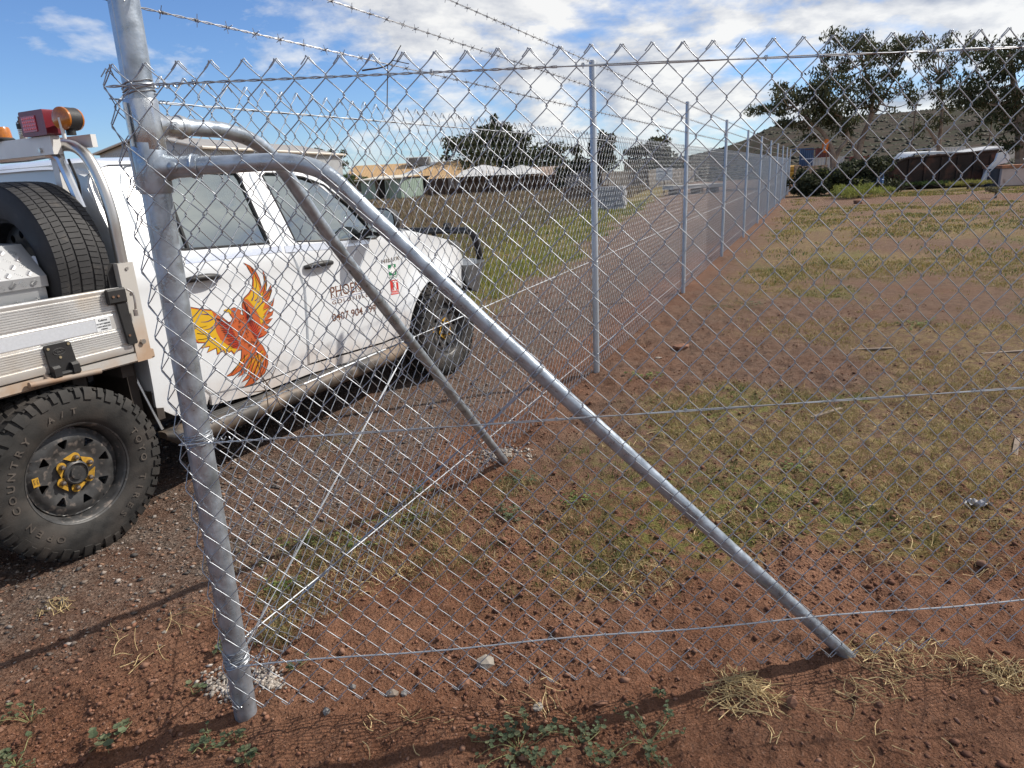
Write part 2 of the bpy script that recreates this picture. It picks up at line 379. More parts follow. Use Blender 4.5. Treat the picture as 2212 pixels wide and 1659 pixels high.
def make_ground():
    xs = np.array(sorted(set(np.round(growing(-3.0, -900, .03)[1:] + list(np.arange(-3.0, 3.5, .02)) + growing(3.5, 900, .03)[1:], 4))))
    ys = np.array(sorted(set(np.round(growing(1.2, -60, .03, 1.18)[1:] + list(np.arange(1.2, 6.0, .02)) + growing(6.0, 1500, .025, 1.07)[1:], 4))))
    X, Y = np.meshgrid(xs, ys, indexing='ij'); x, y = X.ravel(), Y.ravel()
    z = H(x, y); g_, d_, gr_, yd, fl = masks(x, y)
    nx, ny = len(xs), len(ys); I = np.arange(nx*ny).reshape(nx, ny)
    f = np.stack([I[:-1, :-1], I[1:, :-1], I[1:, 1:], I[:-1, 1:]], -1).reshape(-1, 4)
    s, w = fence_sw(x, y)
    spoil = .08*np.exp(-(w/.3)**2)*sstep(1.2, 2.2, s)
    for p in POST_XY: spoil = np.maximum(spoil, np.exp(-((x - p[0] - .18)**2 + (y - p[1] + .05)**2)/.42**2))
    col = np.stack([g_, d_, gr_, np.clip(spoil, 0, 1)], 1)
    mt, nt, N, L, P = mat_new('red_earth')
    at = N.new('ShaderNodeAttribute'); at.attribute_name = 'Col'
    sep = N.new('ShaderNodeSeparateColor'); L.new(at.outputs['Color'], sep.inputs[0])
    ge = N.new('ShaderNodeNewGeometry'); pos = ge.outputs['Position']
    def noise(sc_, det=6, ro=.55):
        n = N.new('ShaderNodeTexNoise'); n.inputs['Scale'].default_value = sc_; n.inputs['Detail'].default_value = det; n.inputs['Roughness'].default_value = ro; L.new(pos, n.inputs['Vector']); return n.outputs[0]
    def mr(v, a, b, c=0., d=1.):
        n = N.new('ShaderNodeMapRange'); L.new(v, n.inputs[0]); n.inputs[1].default_value = a; n.inputs[2].default_value = b; n.inputs[3].default_value = c; n.inputs[4].default_value = d; return n.outputs[0]
    def mixc(f_, a, b, bt='MIX'):
        n = N.new('ShaderNodeMix'); n.data_type = 'RGBA'; n.blend_type = bt
        for i, q in ((0, f_), (6, a), (7, b)):
            if hasattr(q, 'is_linked'): L.new(q, n.inputs[i])
            else: n.inputs[i].default_value = q if i == 0 else (*q[:3], 1)
        return n.outputs[2]
    def mul(a, b):
        n = N.new('ShaderNodeMath'); n.operation = 'MULTIPLY'; n.use_clamp = True
        for i, q in ((0, a), (1, b)):
            if hasattr(q, 'is_linked'): L.new(q, n.inputs[i])
            else: n.inputs[i].default_value = q
        return n.outputs[0]
    big = noise(1.3, 5); med = noise(7, 8, .6); fin = noise(60, 8, .65); vfin = noise(260, 4, .6)
    soil = mixc(mr(big, .35, .68), (.205, .092, .052), (.305, .160, .100))
    soil = mixc(mul(mr(med, .5, .72), .75), soil, (.105, .050, .033))
    soil = mixc(mul(mr(fin, .48, .75), .7), soil, (.30, .17, .115))
    soil = mixc(mul(mr(vfin, .54, .72), .6), soil, (.075, .036, .024))
    soil = mixc(mul(mr(noise(34, 7, .7), .56, .68), .6), soil, (.10, .046, .030))
    soil = mixc(mul(mr(noise(120, 5, .6), .60, .70), .7), soil, (.36, .22, .155))
    soil = mixc(mul(at.outputs['Alpha'], .65), soil, (.20, .068, .030))
    t2 = N.new('ShaderNodeAttribute'); t2.attribute_name = 'Trod'; ts = N.new('ShaderNodeSeparateColor'); L.new(t2.outputs['Color'], ts.inputs[0])
    grey = mixc(mr(med, .35, .65), (.150, .088, .062), (.235, .155, .112)); grey = mixc(mul(mr(noise(22, 6), .52, .7), .8), grey, (.06, .038, .03)); grey = mixc(mul(mr(fin, .5, .72), .6), grey, (.25, .18, .14))
    soil = mixc(mul(ts.outputs[0], mr(big, .3, .55, .55, .95)), soil, grey)
    vo = N.new('ShaderNodeTexVoronoi'); vo.inputs['Scale'].default_value = 95; L.new(pos, vo.inputs['Vector'])
    vc = N.new('ShaderNodeSeparateColor'); L.new(vo.outputs['Color'], vc.inputs[0])
    grv = mixc(mr(vc.outputs[0], .1, .9), (.10, .076, .062), (.29, .225, .185))
    grv = mixc(mul(mr(med, .42, .62), .55), grv, (.17, .092, .062))
    c = mixc(mul(sep.outputs[0], mr(noise(3.2, 5), .3, .6, .55, 1.)), soil, grv)
    dryc = mixc(mr(fin, .35, .65), (.26, .19, .075), (.37, .29, .14))
    dryc = mixc(mul(mr(noise(.5, 4), .45, .6), .6), dryc, (.22, .15, .09))
    dryc = mixc(mul(mr(noise(26, 6, .7), .5, .62), .8), dryc, (.075, .055, .035))
    c = mixc(mul(sep.outputs[1], mr(noise(11, 8, .7), .40, .58)), c, dryc)
    grc = mixc(mr(fin, .35, .65), (.085, .115, .025), (.21, .23, .055))
    c = mixc(mul(sep.outputs[2], mr(noise(14, 6), .42, .58)), c, grc)
    L.new(c, P.inputs['Base Color']); P.inputs['Roughness'].default_value = .95; P.inputs['Specular IOR Level'].default_value = .15
    b1 = N.new('ShaderNodeBump'); b1.inputs['Distance'].default_value = .03; b1.inputs['Strength'].default_value = .9; L.new(fin, b1.inputs['Height'])
    b2 = N.new('ShaderNodeBump'); b2.inputs['Distance'].default_value = .014; b2.inputs['Strength'].default_value = .9; L.new(vo.outputs['Distance'], b2.inputs['Height']); L.new(b1.outputs[0], b2.inputs['Normal'])
    b3 = N.new('ShaderNodeBump'); b3.inputs['Distance'].default_value = .008; b3.inputs['Strength'].default_value = .8; L.new(vfin, b3.inputs['Height']); L.new(b2.outputs[0], b3.inputs['Normal'])
    L.new(b3.outputs[0], P.inputs['Normal'])
    o = np_mesh('ground', np.stack([x, y, z], 1), f, 4, mt, None, col, True)
    trod = sstep(-.4, .3, w + .5*(fbm(x*1.5, y*1.5, 3, 8) - .5))*sstep(.7, 2.0, near_n(x, y)); a2 = o.data.color_attributes.new('Trod', 'FLOAT_COLOR', 'POINT'); a2.data.foreach_set('color', np.stack([trod, fl, trod, np.ones_like(trod)], 1).astype(np.float32).ravel())
    tag(o, 'red earth yard and gravel track with dry grass patches', None, kind='structure')
make_ground()

# ------------------------------------------------------------------ hill beyond the yard
def make_hill():
    az_px = [(1380, 342), (1440, 338), (1485, 335), (1524, 326), (1567, 316), (1617, 299), (1659, 276), (1714, 263), (1800, 252), (1939, 237), (1989, 233), (2100, 226), (2212, 222), (2500, 214), (3000, 218)]
    azs, els = [], []
    for u, v in az_px:
        d = ray(u, v); azs.append(math.atan2(d[0], d[1])); els.append(d[2]/math.hypot(d[0], d[1]))
    azs += [azs[-1] + .25, azs[-1] + .5]; els += [els[-1]*.5, 0.0]
    A = np.linspace(azs[0] - .02, azs[-1], 150); RR = np.concatenate([np.linspace(85, 270, 60), np.linspace(280, 520, 14)])
    RA, AA = np.meshgrid(RR, A); x, y = RA*np.sin(AA), RA*np.cos(AA)
    el = np.interp(AA, azs, els); el = np.maximum(el, -.003)
    ridge = el*240 + CAMH
    prof = sstep(85, 245, RA)*(1 - .55*sstep(250, 520, RA)); prof = .35*np.clip((RA - 85)/160, 0, 1)**1.2*(RA < 246) + np.where(RA < 246, .65, 1.0)*prof
    z = ridge*prof + (fbm(x*.05, y*.05, 5, 70) - .5)*3.0*sstep(90, 150, RA)*sstep(262, 225, RA) - .3
    na, nr_ = AA.shape; I = np.arange(na*nr_).reshape(na, nr_)
    f = np.stack([I[:-1, :-1], I[1:, :-1], I[1:, 1:], I[:-1, 1:]], -1).reshape(-1, 4)[:, ::-1]
    mt = M('hill_scree', (.046, .034, .026), .95, 0, .4, .12, .12, 1.2, col2=(.034, .035, .021), c2scale=.35, c2lo=.45, c2hi=.58, spec=.1)
    o = np_mesh('hill', np.stack([x.ravel(), y.ravel(), z.ravel()], 1), f, 4, mt, None, None, True)
    tag(o, 'stony brown hill with scattered saltbush behind the yard', None, kind='structure')
    # scrub dotted over the slope
    k = 9000; a_ = rng.uniform(A[0], azs[-3], k); r_ = rng.uniform(90, 262, k)
    zx = np.interp(a_, A, np.arange(na)); zr = np.interp(r_, RR, np.arange(nr_))
    zz = z[np.clip(zx.astype(int), 0, na - 1), np.clip(zr.astype(int), 0, nr_ - 1)]
    pos = np.stack([r_*np.sin(a_), r_*np.cos(a_), zz], 1); sz = rng.uniform(.2, .75, k)
    blobs('hill_scrub', pos, sz, [(.026, .030, .017), (.055, .056, .034), (.018, .021, .012), (.075, .066, .042)], 'grey green saltbush dotted over the hillside', 'scrub')
ICO_V = np.array([(0, 0, 1), (1, 0, .1), (.31, .95, 0), (-.81, .59, .15), (-.81, -.59, -.05), (.31, -.95, .1), (0, 0, -.6)])
ICO_F = np.array([(0, i, i % 5 + 1) for i in range(1, 6)] + [(6, i % 5 + 1, i) for i in range(1, 6)])
LEAF = MA('leaf_surface', .7, .25)
STONE = MA('stone_surface', .9)
def blobs(name, pos, size, cols, label, cat, flat=.7, mat=None, parent=None):
    k = len(pos); rot = rng.uniform(0, 6.28, k); c, s_ = np.cos(rot), np.sin(rot)
    base = ICO_V[None]*rng.uniform(.65, 1.25, (k, 7, 1))
    bx = base[..., 0]*c[:, None] - base[..., 1]*s_[:, None]; by = base[..., 0]*s_[:, None] + base[..., 1]*c[:, None]
    an = rng.uniform(.7, 1.3, (k, 1))
    v = np.stack([bx*an, by/an, base[..., 2]*flat], -1)*np.asarray(size).reshape(-1, 1, 1) + np.asarray(pos)[:, None, :]
    f = ICO_F[None] + (np.arange(k)*7)[:, None, None]
    cc = np.array(cols)[rng.integers(0, len(cols), k)]*rng.uniform(.75, 1.25, (k, 1)); cc = np.concatenate([cc, np.ones((k, 1))], 1)
    o = np_mesh(name, v.reshape(-1, 3), f.reshape(-1, 3), 3, mat or LEAF, parent, np.repeat(cc, 7, 0))
    if parent is None: tag(o, label, cat, kind='stuff')
    return o
make_hill()
# ------------------------------------------------------------------ gravel and clods on the ground
def scatter(fn, n, xr, yr):                                    # rejection sampling by density
    x = rng.uniform(*xr, n); y = rng.uniform(*yr, n); ok = rng.random(n) < fn(x, y); return x[ok], y[ok]
def seen(x, y, mg=.25):                                        # inside the camera's field plus a margin
    return (np.abs(np.arctan2(x, y)) < .68 + mg/np.maximum(1, np.hypot(x, y)))
x, y = scatter(lambda x, y: masks(x, y)[0]*seen(x, y, .6)*np.clip((3.4/np.hypot(x, y))**2, .10, 1), 190000, (-4.5, 6), (1.2, 13))
zz = H(x, y); sz = rng.gamma(2.2, .0020, len(x)) + .0016
blobs('gravel', np.stack([x, y, zz + sz*.2], 1), sz, [(.24, .20, .17), (.15, .12, .10), (.085, .077, .072), (.32, .28, .25), (.20, .11, .075), (.25, .15, .10)], 'loose grey and brown gravel on the track by the truck', 'gravel', .55, STONE)
x, y = scatter(lambda x, y: (1 - masks(x, y)[0])*seen(x, y, .5)*np.clip((2.6/np.hypot(x, y))**2, .06, 1)*(.22 + .78*sstep(.40, .66, fbm(x*1.7, y*1.7, 3, 21))), 240000, (-3, 5), (1.25, 8))
zz = H(x, y); sz = rng.gamma(1.4, .0020, len(x)) + .0013
blobs('earth_clods', np.stack([x, y, zz + sz*.25], 1), sz, [(.165, .075, .046), (.20, .098, .062), (.12, .055, .035), (.235, .13, .088)], 'small red earth clods strewn over the soil', 'clods', .75, STONE)
# ================================================================== chain link fence
WP, WD, DH = .0735, .0014, .0851                                # diamond width, wire radius, diamond height
NROW = 21; Z0 = .055
def wire_mesh(parity, sides, fine, seed):
    """one zigzag picket wire of a chain link mesh, in (t, n, z)"""
    rs = random.Random(seed); half = WP/2; k2 = NROW*2; pts = []
    ov = WD*1.1
    for j in range(k2 + 1):
        right = (j % 2 == 1) ^ (parity == 1); t = half + ov if right else -ov; z = Z0 + j*DH/2
        nf = -WD*1.25 if right else WD*1.25                     # hook goes from the front to the back
        e = rs.uniform(-.0007, .0007)
        if fine:
            if j > 0: pts.append((t + (-.0016 if right else .0016), -nf*1.0, z - .0042 + e)) if j < k2 else None
            if 0 < j < k2: pts.append((t + (.0004 if right else -.0004), 0, z + e))
            if j == 0: pts.append((t, 0, z))
            if j < k2 and j > 0: pts.append((t + (-.0016 if right else .0016), nf*1.0, z + .0042 + e))
            if j < k2:
                t2 = -ov if right else half + ov; bow = .0016 + rs.uniform(-.0006, .0008)
                for q in (.28, .5, .72):
                    tt = t + (t2 - t)*q; zz_ = z + DH/2*q; sgn = -1 if q < .5 else (1 if q > .5 else 0)
                    pts.append((tt, nf, zz_ - sgn*bow*.6))
            else: pts.append((t, 0, z))
        else:
            pts.append((t, 0 if j in (0, k2) else 0, z))
    # twisted ends folded back at the top and at the bottom
    top_right = (k2 % 2 == 1) ^ (parity == 1); dr = 1 if top_right else -1; tt, _, zt = pts[-1]
    if fine: pts += [(tt + dr*.002, .002, zt + .002), (tt + dr*.004, .0045, zt - .003), (tt + dr*.016, .0045, zt - .017)]
    bot_right = parity == 1; dr = 1 if bot_right else -1; tb, _, zb = pts[0]
    if fine: pts = [(tb + dr*.016, -.0045, zb + .016), (tb + dr*.004, -.0045, zb + .003), (tb + dr*.002, -.002, zb - .002)] + pts
    b = MB(); b.tube(pts, WD, sides); return b.mesh('mesh_wire', True, 80)
WM = {(p, q): wire_mesh(p, 6, True, 10*p + q) for p in (0, 1) for q in range(3)}
for me in WM.values(): me.materials.append(WIRE)
def hang_wires(parent, n0, n1, frame, sag=None):
    for k in range(n0, n1):
        o = bpy.data.objects.new('mesh_wire', WM[(k % 2, random.randrange(3))]); COL.objects.link(o); o.parent = parent
        ta = k*WP/2; o.location = (ta, random.uniform(-.0012, .0012) + (sag(ta) if sag else 0), random.uniform(-.002, .002))
def twisted(b, p0, p1, r=.0016, off=.0019, pitch=.09, n=5, steps=None, lay=None):
    """two strands twisted round each other between two points"""
    p0, p1 = np.array(p0, float), np.array(p1, float); Lg = np.linalg.norm(p1 - p0); T = (p1 - p0)/Lg
    u = np.cross(T, [0, 0, 1.]); u /= np.linalg.norm(u); w = np.cross(T, u)
    k = steps or max(6, int(Lg/pitch*8))
    for s_ in (0, math.pi):
        b.tube([p0 + T*Lg*i/k + off*(math.cos(2*math.pi*Lg*i/k/pitch + s_)*u + math.sin(2*math.pi*Lg*i/k/pitch + s_)*w) for i in range(k + 1)], r, n)
def coil(b, c, r, z0, z1, turns, wr=.0016, tilt=(0, 0), n=5):
    k = int(turns*20); b.tube([(c[0] + r*math.cos(2*math.pi*turns*i/k), c[1] + r*math.sin(2*math.pi*turns*i/k), z0 + (z1 - z0)*i/k + tilt[0]*math.cos(2*math.pi*turns*i/k) + .0015*math.sin(i*1.7)) for i in range(k + 1)], wr, n)
PR = .0335                                                     # corner post radius

# --- corner post with its two bent braces
cp = thing('corner_post', 'thick galvanised corner post with two bent brace pipes and clamp sleeves', 'fence post', C0)
LEAN = np.array([.0165, .008])
def paxis(z): return np.array([LEAN[0]*z, LEAN[1]*z, z])
b = MB(); b.tube([paxis(z) for z in np.linspace(-.25, 2.42, 12)], PR, 40); b.build('post', GALV, cp, True, 60)
b = MB(); b.tube([paxis(2.42) + np.array([0, 0, dz]) for dz in (0, .004, .03, .036)], [PR*1.08, PR*1.1, PR*1.02, PR*.8], 40); b.build('post_cap', GALV_BRIGHT, cp)
seam_dir = np.array([-.35, -.94, 0]); seam_dir /= np.linalg.norm(seam_dir)
b = MB(); b.tube([paxis(z) + seam_dir*PR*.985 for z in np.linspace(-.02, 2.4, 30)], .0016, 6); b.build('weld_seam', GALV, cp)
def sleeve(zc, dirv, hgt, nm_label, bright, nb):
    mt = GALV_BRIGHT if bright else GALV
    c = paxis(zc); b = MB(); rr = PR + .0045
    b.lathe([(PR + .001, -hgt/2), (rr - .001, -hgt/2), (rr, -hgt/2 + .002), (rr, hgt/2 - .002), (rr - .001, hgt/2), (PR + .001, hgt/2)], lambda x, y, w: c + np.array([x, y, w]), 40)
    d = np.array(dirv); r0 = .0245
    ax = [PR*.55, PR + .004, PR + .012, .062, .092, .0935, .100, .1015, .112, .113]
    rd = [r0 + .011, r0 + .0075, r0 + .0035, r0 + .001, r0 + .001, r0 + .004, r0 + .0055, r0 + .0035, r0 + .003, r0 - .003]
    b.tube([c + d*a for a in ax], rd, 36, caps=True)
    sl = b.build('clamp_sleeve', mt, cp, True, 35)
    # bolt
    nrm = np.cross(d, [0, 0, 1.]); nrm /= np.linalg.norm(nrm)
    if nrm[1] > 0: nrm = -nrm
    b = MB(); bc = c + d*.058
    if nb == 'hex':
        b.tube([bc + nrm*(r0), bc + nrm*(r0 + .011)], .0105, 6); b.tube([bc + nrm*(r0 + .010), bc + nrm*(r0 + .018)], .0055, 12)
    else:
        b.tube([bc + nrm*(r0 - .004), bc + nrm*(r0 + .004), bc + nrm*(r0 + .008), bc + nrm*(r0 + .010)], [.0125, .0125, .009, .003], 16)
    b.build('bolt', GALV_BRIGHT if nb == 'hex' else GALV, sl)
    # slotted flange at the back of the sleeve
    b = MB(); q = c - d*(rr + .006); b.tube([q + np.array([0, 0, -hgt*.42]), q + np.array([0, 0, hgt*.42])], .005, 8); b.build('flange', mt, sl)
sleeve(1.715, DL, .115, '', True, 'hex')
sleeve(1.617, DN, .118, '', False, 'round')
BR1 = [(.05, 1.617), (.2, 1.618), (.31, 1.6175), (.385, 1.606), (.445, 1.573), (.54, 1.474), (.76, 1.243), (1.125, .858), (1.94, 0.0), (2.04, -.105)]
BR2 = [(.05, 1.717), (.18, 1.716), (.275, 1.712), (.385, 1.684), (.482, 1.613), (.662, 1.411), (1.02, 1.038), (2.0, .010), (2.11, -.105)]
def brace_path(B, D): return [np.array([D[0]*t, D[1]*t, z]) + np.array([LEAN[0]*1.7*max(0, 1 - t/.8), LEAN[1]*1.7*max(0, 1 - t/.8), 0]) for t, z in [tuple(p) for p in spline(B, 8)]]
P1, P2 = brace_path(BR1, DN), brace_path(BR2, DL)
b = MB(); b.tube(P1, .0212, 28); br1 = b.build('brace', GALV, cp, True, 60); br1['label'] = 'bent brace pipe along the front run of mesh'
b = MB(); b.tube(P2, .0212, 28); br2 = b.build('brace', GALV, cp, True, 60); br2['label'] = 'bent brace pipe along the receding run of mesh'
# tie wires wrapped round the post and stay wires to the braces
for z, tn, hh in ((1.795, 4, .03), (.915, 6, .034), (.215, 9, .055)):
    b = MB(); c = paxis(z); coil(b, c, PR + .0022, z - hh/2, z + hh/2, tn, .0016, (.004, 0)); b.build('tie_wire', WIRE, cp)
def on_path(PTH, z): return min(PTH, key=lambda p: abs(p[2] - z) + (9 if p[2] > z + .4 else 0))
for PTH, z, tw in ((P1, 1.06, 1), (P2, .965, 1)):
    q = on_path(PTH, z); base = paxis(.225) + (np.array([.02, .03, 0]))
    b = MB(); twisted(b, base, q + np.array([0, 0, -.02]), .0015, .0017, .5, 5, 60); b.build('stay_wire', WIRE, cp)
    i = [k for k, p in enumerate(PTH) if p is q][0]; tdir = PTH[i] - PTH[i - 1]; tdir /= np.linalg.norm(tdir)
    u = np.cross(tdir, [0, 0, 1.]); u /= np.linalg.norm(u); w = np.cross(tdir, u); b = MB()
    b.tube([q + tdir*(.010*(i_/40 - .5)) + .0230*(math.cos(i_*.471)*u + math.sin(i_*.471)*w) for i_ in range(41)], .0016, 5); b.build('tie_wire', WIRE, cp)
# knots of twisted wire ends
b = MB()
for z, D in ((1.795, DN), (1.775, DL), (.92, DN), (.93, DL), (.225, DN), (.225, DL)):
    for q in range(3):
        t0 = PR + .012 + q*.022; c = paxis(z) + D*t0 + (DNo*.03 if D is DN else -DLr*.03)
        nn = np.array([-D[1], D[0], 0]); b.tube([c + D*(.0022*i_) + .0042*(math.cos(i_*1.05)*nn + math.sin(i_*1.05)*np.array([0, 0, 1.])) for i_ in range(9)], .0015, 5)
b.build('wire_knots', WIRE, cp)['kind'] = 'stuff'

def rotz_of(D): return math.atan2(D[1], D[0])
# --- front run (local x along the run, local y towards the outside)
OFF = PR + .004
def fence_frame(D, out, off):
    base = C0 + out*off
    return base, rotz_of(D)
fr_base, fr_rz = fence_frame(DN, DNo, OFF)
ff = thing('chain_link_fence', 'galvanised chain link fence run with the diagonal brace pipe standing close behind it', 'fence', fr_base, fr_rz)
ysgn = -1                                                      # local +y points away from the camera here
hang_wires(ff, 0, int(3.87/(WP/2)), None)
b = MB(); twisted(b, (-.02, .0, 1.797), (1.02, .0, 1.799), .0016, .0019, .07); twisted(b, (1.02, .0, 1.799), (3.9, .0, 1.80), .0016, .0019, .8, 5, 60); b.build('line_wire', WIRE, ff)
b = MB(); twisted(b, (-.02, .0, .915), (.33, .0, .914), .0015, .0018, .05); twisted(b, (.33, .0, .914), (3.9, .0, .912), .0015, .0018, .9, 5, 60); b.build('line_wire', WIRE, ff)
b = MB(); b.tube([(-.0 + 3.9*i/30, .0, .205 + .004*math.sin(i)) for i in range(31)], .0024, 6); b.build('line_wire', WIRE, ff)
for z in (1.799, .914, .207):
    t = random.uniform(.15, .3)
    while t < 3.7:
        b = MB(); b.tube([(t + .0005*i_, .0052*math.cos(i_*.9), z + .0062*math.sin(i_*.9)) for i_ in range(12)], .0011, 4); b.build('clip', WIRE, ff)
        t += random.uniform(.28, .55)
pb = MB(); pb.tube([(3.87, .045, z) for z in (-.2, 1.0, 2.32)], .0242, 24); pb.build('post', GALV_POST, ff)
def barbed(parent, p0, p1, pitch=.10, sag=.0, vis=1.0, maxn=400):
    p0, p1 = np.array(p0, float), np.array(p1, float); Lg = np.linalg.norm(p1 - p0); T = (p1 - p0)/Lg
    b = MB(); off = .0019; u = np.cross(T, [0, 0, 1.]); u /= np.linalg.norm(u); w = np.cross(T, u)
    near = min(Lg, 7.0); k = int(near/.008)
    for s_ in (0, math.pi):
        b.tube([p0 + T*near*i/k + off*(math.cos(i*.55 + s_)*u + math.sin(i*.55 + s_)*w) for i in range(k + 1)], .0013, 4)
    if Lg > near: b.tube([p0 + T*near, p1], .0026, 4)
    ob = b.build('barbed_wire', WIRE_DULL, parent)
    b = MB(); d = .05
    while d < Lg:
        c = p0 + T*d; a0 = random.uniform(0, 6.28)
        if d < 22:
            b.tube([c + T*(.0016*(i_ - 5)) + .0042*(math.cos(a0 + i_*1.2)*u + math.sin(a0 + i_*1.2)*w) for i_ in range(11)], .0012, 4)
            for q in range(2):
                a = a0 + q*1.4; e = math.cos(a)*u + math.sin(a)*w
                b.tube([c - e*.016 + T*(.004*(q - .5)), c + e*.016 + T*(.005*(q - .5))], [.0011, .0012], 4)
        d += pitch*random.uniform(.9, 1.1)
    b.build('barbs', WIRE_DULL, ob)['kind'] = 'stuff'
barbed(ff, (0, .03, 1.985), (3.87, .03, 2.06)); barbed(ff, (0, .03, 2.14), (3.87, .03, 2.15)); barbed(ff, (0, .03, 2.30), (3.87, .03, 2.30))

# --- long run
lf_base, lf_rz = fence_frame(DL, -DLr, OFF)
lf = thing('chain_link_fence', 'long galvanised chain link fence receding beside the gravel track, topped with barbed wire', 'fence', lf_base, lf_rz)
NL = 270; LEN = POSTS_S[-1] + .05
hang_wires(lf, 0, NL - 2, None)
for k in (1, 2):                                               # mesh bent round the corner post
    a0_ = math.atan2(DNo[1], DNo[0]); a1_ = math.atan2(-DLr[1], -DLr[0]); da_ = (a0_ - a1_) % (2*math.pi)
    aa = a0_ - da_*((2 - k) + 1)/2 if False else a0_ - da_*k/2
    ab = aa + da_/2; pa, pb_ = (np.array([math.cos(q), math.sin(q), 0])*OFF for q in (aa, ab)); d_ = pb_ - pa
    o = bpy.data.objects.new('mesh_wire', WM[(k % 2, 0)]); COL.objects.link(o); o.parent = ff
    o.matrix_parent_inverse = (Matrix.Translation(Vector(V3(fr_base))) @ Matrix.Rotation(fr_rz, 4, 'Z')).inverted()
    q_ = C0 + pa + paxis(0); o.location = V3(q_); o.rotation_euler = (0, 0, math.atan2(d_[1], d_[0]))
def far_mesh():
    ks = np.arange(NL - 2, int(LEN/(WP/2))); k2 = NROW*2; j = np.arange(k2 + 1)
    t = ks[:, None]*WP/2 + np.where(((j[None] % 2 == 1) ^ (ks[:, None] % 2 == 1)), WP/2, 0.)
    z = np.broadcast_to(Z0 + j*DH/2, t.shape); nn = np.where(((j[None] % 2 == 1) ^ (ks[:, None] % 2 == 1)), -WD, WD)
    top = np.stack([t[:, -1] + np.where(ks % 2 == 0, -.006, .006), z[:, -1] + .012], -1)
    t = np.concatenate([t, top[:, :1]], 1); z = np.concatenate([z, top[:, 1:]], 1); nn = np.concatenate([nn, nn[:, -1:]], 1)
    P = np.stack([t, nn, z], -1); offs = np.array([(0, .0016, 0), (.0016, 0, 0), (0, -.0016, 0), (-.0016, 0, 0)])
    v = P[:, :, None, :] + offs[None, None]; K, J = P.shape[:2]
    I = np.arange(K*J*4).reshape(K, J, 4); fs = []
    for a in range(4):
        a2 = (a + 1) % 4; fs.append(np.stack([I[:, :-1, a], I[:, :-1, a2], I[:, 1:, a2], I[:, 1:, a]], -1).reshape(-1, 4))
    o = np_mesh('far_mesh_wires', v.reshape(-1, 3), np.concatenate(fs), 4, WIRE, lf, None, True); o['kind'] = 'stuff'
far_mesh()
b = MB(); twisted(b, (-.01, 0, 1.777), (3.8, 0, 1.80), .0016, .002, .25, 5, 80); twisted(b, (3.8, 0, 1.80), (LEN, 0, 1.80), .0018, .002, 2, 4, 60); b.build('line_wire', WIRE, lf)
b = MB(); twisted(b, (-.01, 0, .925), (.5, 0, .92), .0015, .0018, .06); twisted(b, (.5, 0, .92), (LEN, 0, .92), .0017, .0018, 2, 4, 60); b.build('line_wire', WIRE, lf)
b = MB(); b.tube([(0, 0, .215), (3.8, 0, .20), (LEN, 0, .20)], .0024, 5); b.build('line_wire', WIRE, lf)
for i, s in enumerate(POSTS_S):
    o_ = MB(); hgt_ = 2.323 + random.uniform(-.01, .01); oy = -(.0242 + .006 + (OFF - .03)*0)
    lean = random.uniform(-.004, .004)
    o_.tube([(s, oy, -.2), (s + lean, oy, hgt_ - .004), (s + lean, oy, hgt_), (s + lean, oy, hgt_ + .001)], [.0242, .0242, .0225, .004], 24 if i < 4 else 12)
    po = o_.build('post', GALV_POST, lf, True, 50)
    if i < 5:
        for z in (1.80, .92, .20):
            c = MB(); c.tube([(s + .0262*math.cos(a), oy + .0262*math.sin(a), z + .003*math.sin(2*a)) for a in np.linspace(0, 6.28, 18)], .0016, 4); c.build('tie_wire', WIRE, po)
for z0_, z1_ in ((1.985, 1.97), (2.14, 2.13), (2.30, 2.29)):
    barbed(lf, (0, -.03, z0_), (LEN, -.03, z1_))
# dry twigs caught in the mesh
tw = thing('dry_twig', 'dead twig caught in the chain link in front of the rear door', 'twig', onplane(570, 830, C0, DLr))
b = MB()
for pts in ([(0, 0, -.10), (.004, 0, -.03), (-.006, .004, .06), (-.02, 0, .10)], [(0, 0, -.01), (.05, .004, .02), (.11, 0, .10)], [(0, 0, -.02), (-.05, .0, -.01), (-.09, 0, .004)], [(.0, 0, .02), (.045, 0, -.06), (.06, 0, -.13)], [(-.006, 0, .05), (.01, 0, .09)]):
    b.tube(spline(pts, 4), np.linspace(.0022, .0008, (len(pts) - 1)*4 + 1), 4)
tw.rotation_euler = (0, 0, lf_rz); b.build('stem', M('dead_wood', (.10, .07, .05), .9), tw)
tw2 = thing('dry_twig', 'dead forked twig caught at the top of the front mesh', 'twig', onplane(838, 150, C0 + DNo*.04, DNo))
b = MB(); b.tube(spline([(-.06, 0, .0), (0, .004, .01), (.035, 0, .05)], 4), np.linspace(.002, .001, 9), 4); b.tube([(0, .004, .01), (-.01, 0, -.08)], .0012, 4); b.tube([(.01, .003, .02), (.05, 0, .01)], .001, 4)
tw2.rotation_euler = (0, 0, fr_rz); b.build('stem', bpy.data.materials['dead_wood'], tw2)
